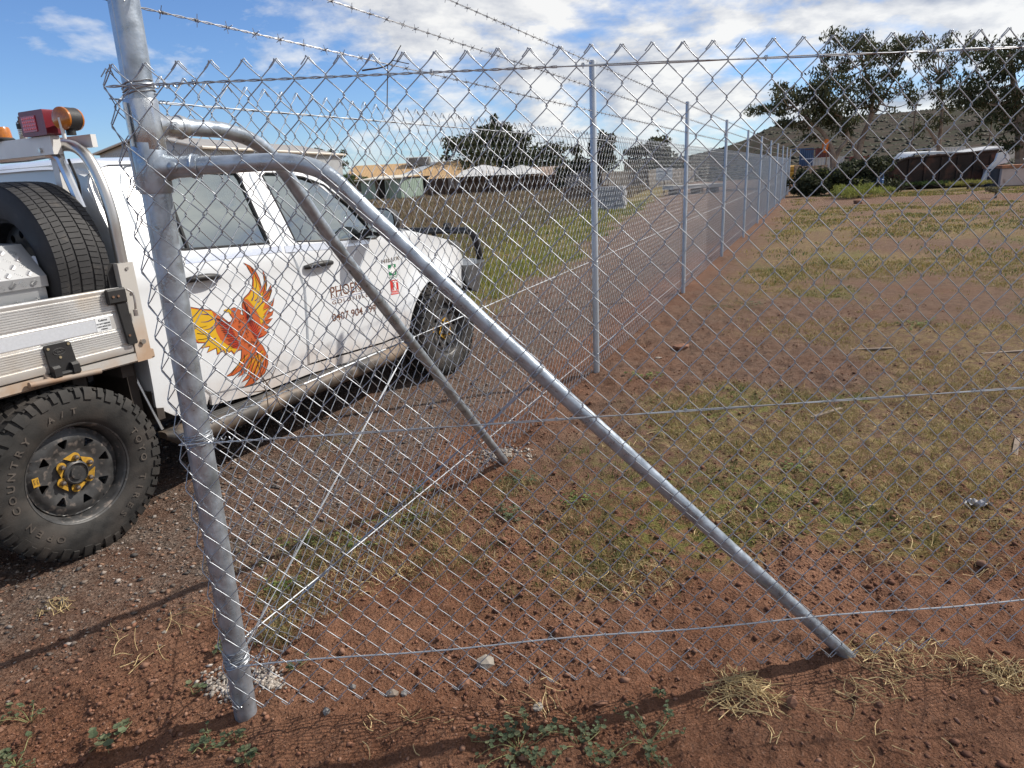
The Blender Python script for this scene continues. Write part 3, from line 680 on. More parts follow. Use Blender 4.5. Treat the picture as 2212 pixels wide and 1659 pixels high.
# ================================================================== truck
TH = R(27.8); TD = np.array([math.sin(TH), math.cos(TH), 0]); TN = np.array([TD[1], -TD[0], 0])   # forward, out to the right side
HW = .93
TP = gnd(157.5, 1019, .385); TP[2] = 0
TO = TP - TN*HW
truck = thing('pickup_truck', 'dusty white dual cab ute with alloy tray and phoenix emblem on its door', 'ute', TO, math.atan2(TD[1], TD[0]))
def LY(o, side=1): return -side*(HW - o)                        # local y from the inward offset o
def S(x, z):                                                   # inward offset of the body side
    x = np.asarray(x, float); z = np.asarray(z, float)
    o = .055 + .16*np.clip(.80 - z, 0, 1)**2 + .10*np.clip(z - .95, 0, 1)**2 + .36*np.clip(z - 1.23, 0, 2)*1.0
    o = o - .012*np.exp(-((z - .80)/.07)**2)*0 - .012*np.exp(-((z - 1.16)/.05)**2)
    o = o + .52*np.clip(x - 3.28, 0, 2)**2 + .05*np.clip(.75 - x, 0, 1)**2
    o = o - .045*np.exp(-((np.hypot(x - 3.10, z - .36) - .46)/.09)**2)*(z < 1.1)*(x > 2.4)
    return o
def sp(u, v, extra=0.0):                                       # pixel -> (x, z) on the body side
    (xa, za), (xb, zb) = spo(u, v, 0.0), spo(u, v, .6); oo = np.linspace(-.03, .5, 400); x = xa + (xb - xa)*oo/.6; z = za + (zb - za)*oo/.6
    e = S(x, z) + extra - oo; k = np.nonzero(e <= 0)[0]; i = int(k[0]) if len(k) else int(np.argmin(e))
    return float(x[i]), float(z[i])
def spo(u, v, o):
    p = onplane(u, v, TP - TN*o, TN); return float((p - TP) @ TD), float(p[2])
def spx(u, v, xx):                                             # pixel -> (o, z) on a cross plane x = xx
    p = onplane(u, v, TP + TD*xx, TD); return float(-((p - TP) @ TN)), float(p[2])
PAINT = M('white_paint', (.76, .79, .82), .28, 0, .03, 3, coat=.6, col2=(.62, .52, .42), c2scale=5, c2lo=.66, c2hi=.9)
def dusty(name, base, dirt, zlo, zhi, rough=.4, coat=.4, metal=0., amt=.85, spot=.25):
    """paint with red dust that settles on the lower body (object height) in streaks"""
    mt, nt, N, L, P = mat_new(name)
    tc = N.new('ShaderNodeTexCoord'); sp_ = N.new('ShaderNodeSeparateXYZ'); L.new(tc.outputs['Object'], sp_.inputs[0])
    n = N.new('ShaderNodeTexNoise'); n.inputs['Scale'].default_value = 5; n.inputs['Detail'].default_value = 9; L.new(tc.outputs['Object'], n.inputs['Vector'])
    n2 = N.new('ShaderNodeTexNoise'); n2.inputs['Scale'].default_value = 90; n2.inputs['Detail'].default_value = 4; L.new(tc.outputs['Object'], n2.inputs['Vector'])
    a = N.new('ShaderNodeMath'); a.operation = 'MULTIPLY_ADD'; L.new(n.outputs[0], a.inputs[0]); a.inputs[1].default_value = .5; L.new(sp_.outputs[2], a.inputs[2])
    mr = N.new('ShaderNodeMapRange'); L.new(a.outputs[0], mr.inputs[0]); mr.inputs[1].default_value = zhi + .25; mr.inputs[2].default_value = zlo + .25; mr.inputs[3].default_value = 0; mr.inputs[4].default_value = amt
    m2 = N.new('ShaderNodeMapRange'); L.new(n2.outputs[0], m2.inputs[0]); m2.inputs[1].default_value = .62; m2.inputs[2].default_value = .72; m2.inputs[4].default_value = spot
    mx_ = N.new('ShaderNodeMath'); mx_.operation = 'MAXIMUM'; L.new(mr.outputs[0], mx_.inputs[0])
    ml = N.new('ShaderNodeMath'); ml.operation = 'MULTIPLY'; L.new(m2.outputs[0], ml.inputs[0]); mz = N.new('ShaderNodeMapRange'); L.new(sp_.outputs[2], mz.inputs[0]); mz.inputs[1].default_value = zhi + .35; mz.inputs[2].default_value = zlo; L.new(mz.outputs[0], ml.inputs[1]); L.new(ml.outputs[0], mx_.inputs[1])
    mc = N.new('ShaderNodeMix'); mc.data_type = 'RGBA'; L.new(mx_.outputs[0], mc.inputs[0]); mc.inputs[6].default_value = (*base, 1); mc.inputs[7].default_value = (*dirt, 1)
    L.new(mc.outputs[2], P.inputs['Base Color']); P.inputs['Metallic'].default_value = metal
    rr = N.new('ShaderNodeMapRange'); L.new(mx_.outputs[0], rr.inputs[0]); rr.inputs[3].default_value = rough; rr.inputs[4].default_value = .85; L.new(rr.outputs[0], P.inputs['Roughness'])
    if coat:
        rc = N.new('ShaderNodeMapRange'); L.new(mx_.outputs[0], rc.inputs[0]); rc.inputs[3].default_value = coat; rc.inputs[4].default_value = 0; L.new(rc.outputs[0], P.inputs['Coat Weight']); P.inputs['Coat Roughness'].default_value = .05
    return mt
WHITE = dusty('white_paint_dusty', (.74, .77, .80), (.44, .30, .19), .36, .60, .3, .55, amt=.5, spot=.45)
BLACKP = M('black_plastic', (.02, .02, .021), .5, 0, .2, 30, .0006, 200)
RUBBER = M('rubber', (.023, .022, .021), .8, 0, .3, 20, .0008, 150, col2=(.065, .054, .046), c2scale=7, c2lo=.46, c2hi=.85)
RUBBER_CLEAN = M('rubber_spare', (.026, .026, .028), .72, 0, .25, 14, .0004, 120, col2=(.10, .085, .07), c2scale=14, c2lo=.6, c2hi=.85)
ALU = M('tray_aluminium', (.74, .74, .73), .42, .6, .08, 4, .0003, 60, col2=(.60, .52, .42), c2scale=4, c2lo=.52, c2hi=.78, rvar=.08)
ALU_B = M('bright_aluminium', (.70, .71, .72), .28, .9, .05, 6)
STEEL_TUBE = M('brushed_tube', (.58, .56, .53), .32, .9, .06, 8, .0002, 200)
BLACKRIM = M('black_rim_paint', (.05, .05, .051), .42, 0, .3, 20, .0003, 90, col2=(.20, .17, .15), c2scale=34, c2lo=.56, c2hi=.72)
DARKU = M('underbody_dust', (.05, .04, .034), .9, 0, .3, 8, .001, 40)
GLASS = MG('window_glass', (.20, .24, .24), .80, .004, .55)
SCREEN = MG('windscreen_glass', (.55, .6, .6), .12, .004, .9)
CABIN = M('cabin_trim', (.035, .035, .037), .9)

def side_panel(name, outline, mat, parent, holes=(), step=.06, rim=.018, lift=0.0, side=1, px=True, surf=S):
    """a body panel: the outline on the curved body side, with a folded edge"""
    ol = [sp(*p) for p in outline] if px else list(outline)
    hs = [[sp(*p) for p in h] for h in holes] if px else [list(h) for h in holes]
    vv, ff_ = cdt(ol, hs, step); b = MB()
    def fn(x, z, d=0.0): return (x, LY(float(surf(x, z)) - lift + d, side), z)
    tri = []
    for f in ff_:
        (x0, z0), (x1, z1), (x2, z2) = (vv[i] for i in f); ccw = (x1 - x0)*(z2 - z0) - (x2 - x0)*(z1 - z0) > 0
        tri.append(f if ccw == (side == 1) else f[::-1])
    b.add([fn(x, z) for x, z in vv], tri)
    if rim:
        for lp in [ol] + hs:
            n = len(lp); o = len(b.v); b.v += [V3(fn(x, z)) for x, z in lp] + [V3(fn(x, z, rim)) for x, z in lp]
            b.f += [(o + i, o + (i + 1) % n, o + n + (i + 1) % n, o + n + i) for i in range(n)]
    return b.build(name, mat, parent, True, 35)
def shrink(poly, d):
    P = np.array(poly, float); c = P.mean(0); A = .5*np.sum(P[:, 0]*np.roll(P[:, 1], -1) - np.roll(P[:, 0], -1)*P[:, 1]); out = []
    for i in range(len(P)):
        a, p, q = P[i - 1], P[i], P[(i + 1) % len(P)]; e1 = (p - a)/np.linalg.norm(p - a); e2 = (q - p)/np.linalg.norm(q - p)
        n1 = np.array([-e1[1], e1[0]]); n2 = np.array([-e2[1], e2[0]]); nn = n1 + n2; nn /= max(.3, np.linalg.norm(nn)); out.append(tuple(p + nn*d*(1 if A > 0 else -1)))
    return out
# outlines on the right side, as (x, z)
def C5(x, y): return ((700 + x*.36166)/1.80832, (900 + y*.36166)/1.80832)
def C7(x, y): return ((1400 + x/2.0733)/1.80832, (750 + y/2.0733)/1.80832)
rd = [sp(*p) for p in [(291, 358), (272, 362), (262, 374), (261, 402), (287, 470), (312, 527), (338, 585), (375, 685), (412, 785), (436, 836), (456, 851), (551, 829), (664, 789), (662, 740), (659, 680), (655, 622), (638, 570), (620, 533), (611, 519), (541, 387), (533, 372), (520, 362), (400, 354)]]
rw = [sp(*p) for p in [(296, 372), (293, 385), (318, 452), (345, 510), (366, 541), (400, 541), (583, 527), (519, 385), (508, 372), (400, 366)]]
fd = [sp(*p) for p in [(545, 387), (614, 519), (625, 535), (643, 572), (660, 622), (664, 680), (667, 740), (669, 785), (829, 739), (868, 724), (876, 703), (876, 640), (872, 564), (866, 530), (842, 512), (812, 494), (760, 432), (706, 384), (660, 368), (610, 362), (560, 361), (540, 372)]]
fw_ = [sp(*p) for p in [(565, 380), (638, 523), (700, 521), (812, 516), (822, 508), (798, 489), (752, 441), (700, 399), (655, 382), (605, 374), (572, 373)]]
rd, rw, fd, fw_ = (dens(p, .07) for p in (rd, rw, fd, fw_))
doors = {}
for side in (1, -1):
    for nm, ol, wn in (('rear', rd, rw), ('front', fd, fw_)):
        dr = side_panel('door', shrink(ol, .002), WHITE, truck, [wn], .06, .03, 0, side, False); dr['label'] = '%s passenger door' % nm if side == -1 or nm == 'rear' else "front door with lettering"
        doors[(nm, side)] = dr
        side_panel('window', shrink(wn, .010), GLASS, dr, (), .07, 0, -.012, side, False)
        # rubber seal round the glass
        b = MB(); b.tube([(x, LY(float(S(x, z)) + .002, side), z) for x, z in shrink(wn, .004)], .0075, 6, closed=True); b.build('window_seal', BLACKP, dr)
# quarter-light bar and window felt at the belt
b = MB(); b.tube([(x, LY(float(S(x, z)) + .006), z) for x, z in (sp(362, 400), sp(378, 455), sp(408, 537))], .009, 6); b.build('window_divider', BLACKP, doors[('rear', 1)])
# cab corner behind the rear door, sills, pillars behind the gaps, roof, back wall
X0 = .50
cab_side = dens([(X0, .50), (.62, .46), (.75, .455), (2.62, .455), (2.62, .47), (2.62, 1.19), (2.52, 1.24), (2.05, 1.60), (1.75, 1.70), (1.3, 1.728), (.75, 1.728), (.56, 1.70), (X0 + .005, 1.60), (X0, 1.2)], .07)
inner = lambda x, z: S(x, z) + .014
for side in (1, -1):
    side_panel('cab_side', cab_side, WHITE, truck, [shrink(rw, -.012), shrink(fw_, -.012)], .06, 0, 0, side, False, inner)
    # cab corner skin, flush with the door
    e = [sp(291, 354), sp(270, 358), sp(256, 368), sp(257, 403), sp(283, 471), sp(308, 528), sp(334, 586), sp(371, 686), sp(408, 786), sp(432, 838), sp(452, 855)]
    cs = [(X0, .52)] + [(X0, z) for z in (.7, .9, 1.1, 1.3, 1.5)] + [(X0 + .02, 1.63), (X0 + .07, 1.70)] + e + [(.80, .44), (.60, .44)]
    side_panel('cab_corner', dens(cs, .06), WHITE, truck, (), .05, .02, .001, side, False)
    sill = [sp(456, 855), sp(551, 833), sp(668, 790), sp(829, 743), sp(866, 729)]; sill = sill + [(x, z - .055) for x, z in reversed(sill)]
    side_panel('sill', dens(sill, .1), WHITE, truck, (), .06, .02, .0, side, False)
def roof_o(x): return float(S(x, 1.715)) - .01
b = MB()
def roof(u, v):
    x = .52 + u*1.42; yy = (v - .5)*2; w = HW - roof_o(x) + .005; edge = 1 - abs(yy)**5
    z = 1.708 + .048*edge + .012*math.sin(u*math.pi) - .055*max(0, u - .72)**1.3/.28**1.3*1.0 - .05*max(0, .07 - u)/.07
    return (x, -yy*w, z)
b.grid(roof, 22, 24); b.build('roof', PAINT, truck, True, 70)
def wscreen(u, v):
    p = .5*2*(v - .5); x = 1.93 + u*.66 - .12*p*p*4*.35*u; w = (HW - roof_o(1.9) - .03)*(1 - u) + (HW - .13)*u
    return (x - .03*u*(2*(v - .5))**2*1.5, -2*(v - .5)*w, 1.70 - u*.50)
b = MB(); b.grid(wscreen, 8, 16); b.build('windscreen', SCREEN, truck)
for side in (1, -1):
    b = MB(); q = [wscreen(t, 0 if side == 1 else 1) for t in np.linspace(0, 1, 8)]; b.tube([(x, y - side*.0 + side*.01, z - .005) for x, y, z in q], .035, 8); b.build('pillar', PAINT, truck)
# back wall with window
bw_out = dens([(-.84, .50), (-.86, .9), (-.86, 1.2), (-.72, 1.62), (-.62, 1.725), (.62, 1.725), (.72, 1.62), (.86, 1.2), (.86, .9), (.84, .50)], .1)
bw_win = dens(rounded([(-.60, 1.30), (-.55, 1.60), (.55, 1.60), (.60, 1.30)], .06), .1)
vv, f_ = cdt(bw_out, [bw_win], .1); b = MB(); b.add([(X0 + .01 + .10*max(0, z - 1.25)**1.2, y, z) for y, z in vv], f_); b.build('back_wall', WHITE, truck)
vv, f_ = cdt(bw_win, [], .1); b = MB(); b.add([(X0 + .02 + .10*max(0, z - 1.25)**1.2, y, z) for y, z in vv], f_); bwg = b.build('rear_window', GLASS, truck)
b = MB(); b.tube([(X0 + .008 + .10*max(0, z - 1.25)**1.2, y, z) for y, z in bw_win], .012, 6, closed=True); b.build('window_seal', BLACKP, bwg)
b = MB()                                                       # mesh guard in the rear window
for i in range(13): y = -.56 + i*.093; b.tube([(X0 - .02, y, 1.29), (X0 + .02, y, 1.61)], .003, 4)
for i in range(5): z = 1.31 + i*.07; b.tube([(X0 - .02 + .12*(z - 1.29), -.58, z), (X0 - .02 + .12*(z - 1.29), .58, z)], .003, 4)
b.build('window_guard', BLACKP, bwg)
# cabin inside
b = MB(); b.box(.58, 2.5, -.80, .80, .50, .56); b.box(2.25, 2.60, -.78, .78, .9, 1.17); b.build('cabin_floor', CABIN, truck)
for xs, ys in ((1.55, -.38), (1.55, .38), (.72, -.38), (.72, .38)):
    b = MB(); Mx = Matrix.Translation((xs, ys, .78)) @ Matrix.Rotation(-.28, 4, 'Y')
    b.bbox(-.25, .28, -.25, .25, -.20, .02, .05, Matrix.Translation((xs + .25, ys, .78))); b.bbox(-.07, .07, -.24, .24, .0, .55, .05, Mx); b.bbox(-.05, .05, -.13, .13, .56, .75, .04, Mx); b.build('seat', CABIN, truck)
b = MB(); b.tube([(2.12 + .05*math.sin(a), -.38 + .19*math.cos(a), 1.10 + .18*math.sin(a)) for a in np.linspace(0, 6.28, 25)[:-1]], .014, 6, closed=True); b.build('steering_wheel', BLACKP, truck)
# fenders with wheel arches, bonnet
ARC, ARR = (3.10, .365), .455
arch = [(ARC[0] + ARR*math.cos(a), ARC[1] + ARR*math.sin(a)) for a in np.linspace(R(172), R(8), 22)]
fend = [(2.625, .47)] + [(2.64, .43)] + arch + [(3.62, .46), (3.66, .60), (3.70, .80), (3.80, .862), (3.725, .918), (3.50, 1.008), (3.36, 1.053), (3.348, 1.086), (3.2, 1.122), (3.03, 1.156), (2.84, 1.200), (2.72, 1.218), (2.668, 1.12), (2.645, 1.0), (2.635, .7)]
for side in (1, -1): side_panel('front_fender', dens(fend, .05), WHITE, truck, (), .05, .03, .001, side, False)
for side in (1, -1):                                           # dark wheel wells
    for cx, rr in ((3.10, .47), (0.0, .50)):
        if cx > 1: b = MB(); b.lathe([(rr, -.28), (rr, 0), (rr*.2, 0)], lambda x, y, w: (cx + x, LY(.08 - w, side), .37 + y), 24, False, R(-15), R(195)); b.build('wheel_well', BLACKP, truck)
hood_edge = [(2.60, 1.245), (2.72, 1.226), (2.84, 1.205), (3.03, 1.161), (3.2, 1.127), (3.355, 1.092), (3.5, 1.062), (3.69, 1.02), (3.82, .985)]
hx = np.array([p[0] for p in hood_edge]); hz = np.array([p[1] for p in hood_edge])
od = np.argsort(hx); hx, hz = hx[od], hz[od]
print('HOOD', np.round(hx, 2), np.round(hz, 2))
b = MB()
def hood(u, v):
    x = hx[0] - .02 + u*(hx[-1] - hx[0] + .06); ze = float(np.interp(x, hx, hz)); o = float(S(x, ze)); yy = (v - .5)*2
    x2 = x + .10*(1 - yy*yy)*u*u
    return (x2, -yy*(HW - o - .003), ze + .075*(1 - abs(yy)**2.2) + .012*math.exp(-((abs(yy) - .62)/.12)**2) - .004)
b.grid(hood, 18, 28); b.build('bonnet', PAINT, truck, True, 70)
# nose: lamps, grille, front bar
hl = [(3.36, 1.084), (3.53, 1.056), (3.70, 1.012), (3.83, .94), (3.895, .868), (3.80, .872), (3.73, .925), (3.505, 1.014), (3.368, 1.060)]
LAMP = MG('lamp_glass', (.75, .78, .8), .35, .02, .55)
for side in (1, -1):
    h = side_panel('headlight', dens(hl, .04), LAMP, truck, (), .03, .01, .004, side, False)
    side_panel('reflector', dens(shrink(hl, .006), .04), ALU_B, h, (), .03, 0, -.018, side, False)
nx = float(max(p[0] for p in hl))
b = MB(); b.grid(lambda u, v: (3.99 - .16*abs(2*v - 1)**3 - .05*u, -(2*v - 1)*.66, .60 + u*.44), 6, 20); b.build('grille', BLACKP, truck)
print('NOSE', nx, hl[0], hl[4])
def bar_o(u, v, x): return spx(u, v, x)
GREYB = M('front_bar_grey', (.11, .115, .12), .42, 0, .15, 12, .0005, 150, coat=.2)
bp = [(.86, .02), (.40, .0), (.02, .0)]
for side in (1, -1):                                           # wrap-around steel bar wing
    b = MB()
    top = [(3.68, .050), (3.90, .045), (4.06, .11), (4.17, .30), (4.20, .93)]; bot = [(3.71, .10), (3.90, .11), (4.03, .20), (4.10, .36), (4.12, .93)]
    zt, zb_ = .83, .53; n = len(top); inn = [(3.66, .20), (3.78, .28), (3.86, .40), (3.90, .50), (3.90, .93)]
    vv = [(x, LY(o, side), zt) for x, o in top] + [(x, LY(o, side), zb_ + (.10 if i == 0 else .02*(1 if i == 1 else 0))) for i, (x, o) in enumerate(bot)] + [(x, LY(o, side), zt) for x, o in inn]
    fc = [(i, i + 1, n + i + 1, n + i) for i in range(n - 1)] + [(i, i + 1, 2*n + i + 1, 2*n + i) for i in range(n - 1)] + [(0, n, 2*n)]
    b.add(vv, fc); b.build('front_bar', GREYB, truck, True, 25)
b = MB(); q = [(4.14, LY(.20), .79), (4.10, LY(.20), .93), (4.05, LY(.21), 1.06), (4.03, LY(.26), 1.10), (4.025, LY(.36), 1.108)]; q2 = [(x, -y, z) for x, y, z in reversed(q)]
b.tube(spline(q + q2, 6), .032, 14); b.build('bull_bar', BLACKP, truck)
b = MB()
for y in (-.28, .28): b.tube([(4.14, y, .80), (4.03, y, 1.10)], .022, 10)
b.tube([(4.02, LY(.47), 1.10), (4.02, LY(.47), 1.16)], .02, 10); b.tube([(4.01, LY(.50), 1.155), (4.01, LY(.44), 1.155)], .026, 10)
b.build('bull_bar_strut', BLACKP, truck)
# mirrors
mx, mz = sp(840, 482)
for side in (1, -1):
    b = MB(); c = Vector((2.31, LY(-.10, side), 1.315))
    ring = []
    for i, (dx, sc_) in enumerate(((-.045, .98), (-.02, 1.0), (.03, .92), (.075, .6), (.09, .2))):
        ring += [(c.x + dx, c.y + side*.0 + .125*sc_*math.copysign(abs(math.cos(a))**.7, math.cos(a)), c.z + .088*sc_*math.copysign(abs(math.sin(a))**.7, math.sin(a))) for a in np.linspace(0, 2*math.pi, 21)[:-1]]
    b.add(ring, [(i*20 + j, i*20 + (j + 1) % 20, (i + 1)*20 + (j + 1) % 20, (i + 1)*20 + j) for i in range(4) for j in range(20)] + [tuple(range(80, 100))])
    b.bbox(c.x - .02, c.x + .04, min(c.y, LY(.10, side)), max(c.y, LY(.10, side)), c.z - .10, c.z - .055, .01)
    mo = b.build('mirror', BLACKP, truck)
    b = MB(); b.add([(c.x - .042, p[1], p[2]) for p in [(0, c.y + .112*math.copysign(abs(math.cos(a))**.7, math.cos(a)), c.z + .076*math.copysign(abs(math.sin(a))**.7, math.sin(a))) for a in np.linspace(0, 2*math.pi, 21)[:-1]]], [tuple(range(20))]); b.build('mirror_glass', M('mirror_silver', (.8, .84, .86), .02, 1, 0), mo)
# door handles in dished recesses
for nm, (u0, v0, u1, v1), dr in (('rear', (398, 606, 473, 598), doors[('rear', 1)]), ('front', (656, 578, 716, 567), doors[('front', 1)])):
    a_, b_ = sp(u0, v0), sp(u1, v1); b = MB(); k = 14; P = []; rr = []
    for i in range(k + 1):
        t = i/k; x = a_[0] + (b_[0] - a_[0])*t; z = a_[1] + (b_[1] - a_[1])*t + .008*math.sin(t*math.pi); P.append((x, LY(float(S(x, z)) - .004 - .026*math.sin(math.pi*min(1, max(0, t)))**.5), z)); rr.append(.012 + .008*math.sin(math.pi*t)**.6)
    b.tube(P, rr, 10); hd = b.build('handle', BLACKP, dr)
    cx, cz = (a_[0] + b_[0])/2, (a_[1] + b_[1])/2; b = MB()
    b.lathe([(1, 0), (.8, .5), (.4, .9), (.02, 1)], lambda x, y, w: (cx + .01 + x*.085, LY(float(S(cx, cz)) - .0015 + w*.0), cz + y*.048), 24); b.build('handle_cup', M('handle_cup_paint_' + nm, (.70, .71, .72), .35, coat=.4), dr)
# side step and rear cab corner mud flap
stp = [spo(*p, .02) for p in ((352, 893), (420, 958), (470, 950), (620, 882), (760, 836), (880, 792), (900, 770), (868, 757), (620, 842), (470, 905))]
print('STEP', np.round(stp, 2))
STEPM = M('side_step_dusty', (.055, .052, .05), .6, 0, .25, 10, .0005, 90, col2=(.20, .15, .11), c2scale=6, c2lo=.42, c2hi=.62)
b = MB(); prof = [(.00, .36), (-.015, .34), (-.012, .30), (.03, .265), (.16, .28), (.19, .36), (.10, .375), (.03, .372)]
for side in (1, -1):
    b = MB(); xs_ = [.52, .58, .68, 1.2, 1.8, 2.4, 2.58, 2.66]; sc_ = [.35, .8, 1, 1, 1, 1, .8, .4]; n = len(prof); vv = []
    for x, s_ in zip(xs_, sc_):
        for o, z in prof: vv.append((x, LY(.10 + (o - .10)*s_, side), .325 + (z - .325)*s_ + (.05*(1 - s_))))
    b.add(vv, [(i*n + j, i*n + (j + 1) % n, (i + 1)*n + (j + 1) % n, (i + 1)*n + j) for i in range(len(xs_) - 1) for j in range(n)] + [tuple(range(n)), tuple((len(xs_) - 1)*n + j for j in range(n))])
    so = b.build('side_step', STEPM, truck, True, 50)
    b = MB()
    for q in range(3): b.box(.75, 2.35, *sorted((LY(.035 + q*.03, side), LY(.05 + q*.03, side))), .3715, .3765)
    b.build('tread_strip', M('step_grip', (.10, .10, .10), .7) if side == 1 else bpy.data.materials['step_grip'], so)
# chassis, axle, fuel tank, exhaust
b = MB()
for y in (-.42, .42): b.box(-1.6, 3.7, y - .04, y + .04, .46, .62)
for x in (-1.5, -.6, .6, 1.6, 2.6): b.box(x - .05, x + .05, -.42, .42, .48, .58)
b.tube([(0, -.72, .385), (0, .72, .385)], .05, 10); b.tube([(0, 0, .385)] * 1 + [(0.02, 0, .385)], .14, 12); b.tube([(3.09, -.75, .385), (3.09, .75, .385)], .05, 10)
b.box(-1.35, -.55, -.85, -.35, .45, .72); b.box(.55, 2.5, -.70, .70, .38, .47); b.box(2.6, 3.75, -.55, .55, .35, .60)
b.build('chassis', DARKU, truck)
b = MB(); b.box(.50, .54, -.86, .86, .45, .60); b.box(.42, .47, -.80, -.52, .42, .80); b.box(.42, .47, .52, .80, .42, .80); b.build('splash_guard', DARKU, truck)
b = MB(); p0, p1 = spo(497, 1402, .1), spo(650, 1600, .1); q0, q1 = spx(270, 772, .46), spx(358, 925, .52)
b.tube([(.46, LY(q0[0]), q0[1]), (.50, LY(q1[0]), q1[1])], .008, 6); b.build('stay_rod', STEEL_TUBE, truck)
# ------------------------------------------------------------------ wheels
def tyre_geo(b, rows, pitches, Rr=.388, lug=.009, side_lug=True, w0=.125):
    fn = lambda x, y, w: (x, y, w)
    prof = [(.222, -.100), (.232, -.112), (.262, -.125), (.300, -.131), (.335, -.129), (.360, -.122), (.372, -.113), (.3785, -.10), (.3795, -.05), (.380, 0)]
    prof = prof + [(r, -w) for r, w in reversed(prof[:-1])]; prof = prof + [(.216, .09), (.214, -.09)]
    b.lathe(prof, fn, 72, True)
    for k in range(pitches):
        a = 2*math.pi*k/pitches
        for (wa, wb, ph, fr, sk) in rows:
            a0 = a + 2*math.pi/pitches*ph; da = 2*math.pi/pitches*fr; vv = []
            for rr in (.376, Rr):
                sh = 0 if rr < .38 else .0012
                for w_, aa in ((wa + sh, a0 + sh*3), (wb - sh, a0 + sk + sh*3), (wb - sh, a0 + da + sk - sh*3), (wa + sh, a0 + da - sh*3)):
                    rad = rr - (.006*(abs(w_)/.12)**3 if rr > .38 else 0); vv.append((rad*math.cos(aa), rad*math.sin(aa), w_))
            b.add(vv, [(4, 5, 6, 7), (0, 1, 5, 4), (1, 2, 6, 5), (2, 3, 7, 6), (3, 0, 4, 7)])
        if side_lug:
            for sg in (-1, 1):
                lg = .5 + .22*(k % 2); a0 = a + (0 if sg > 0 else .4*2*math.pi/pitches); da = 2*math.pi/pitches*lg
                vv = []
                for dw in (0, 1):
                    for (r_, w_) in ((.386, .112), (.372, .122), (.345 - .012*(k % 2), .1305)):
                        for aa in (a0, a0 + da): vv.append(((r_ + .002*dw)*math.cos(aa), (r_ + .002*dw)*math.sin(aa), sg*(w_ - .004 + .0085*dw)))
                b.add(vv, [(6, 8, 9, 7), (8, 10, 11, 9), (0, 2, 8, 6), (2, 4, 10, 8), (1, 7, 9, 3), (3, 9, 11, 5), (4, 5, 11, 10), (0, 6, 7, 1)])
AT_ROWS = [(-.118, -.072, .0, .72, .02), (-.064, -.022, .3, .76, -.03), (-.016, .016, .05, .8, .03), (.022, .064, .45, .76, .03), (.072, .118, .2, .72, -.02)]
HT_ROWS = [(-.118, -.082, .0, .93, .01), (-.074, -.034, .35, .95, .02), (-.027, .027, .1, .96, .0), (.034, .074, .5, .95, -.02), (.082, .118, .2, .93, -.01)]
def text_mesh(body, size, spacing=1.0, bold=0.0):
    cu = bpy.data.curves.new('t', 'FONT'); cu.body = body; cu.size = size; cu.space_character = spacing; cu.offset = bold; cu.resolution_u = 3; cu.align_x = 'LEFT'
    ob = bpy.data.objects.new('t', cu); COL.objects.link(ob); me = bpy.data.meshes.new_from_object(ob); bpy.data.objects.remove(ob); bpy.data.curves.remove(cu)
    v = np.array([p.co[:2] for p in me.vertices]); f = [tuple(p.vertices) for p in me.polygons]; bpy.data.meshes.remove(me); return v, f
def arc_text(b, body, rmid, size, a_start, da, w, stretch=1.0):
    """raised letters round a sidewall; angles run clockwise seen from outside (+w side)"""
    a = a_start
    for ch in body:
        if ch == ' ': a -= da; continue
        v, f = text_mesh(ch, size, 1, .0008)
        if not len(v): continue
        cx = (v[:, 0].min() + v[:, 0].max())/2
        vv = []
        for x, y in v:
            aa = a - (x - cx)*stretch/rmid; rr = rmid + (y - size*.35); vv.append((rr*math.cos(aa), rr*math.sin(aa), w))
        n = len(vv); b.add(vv, f); a -= da
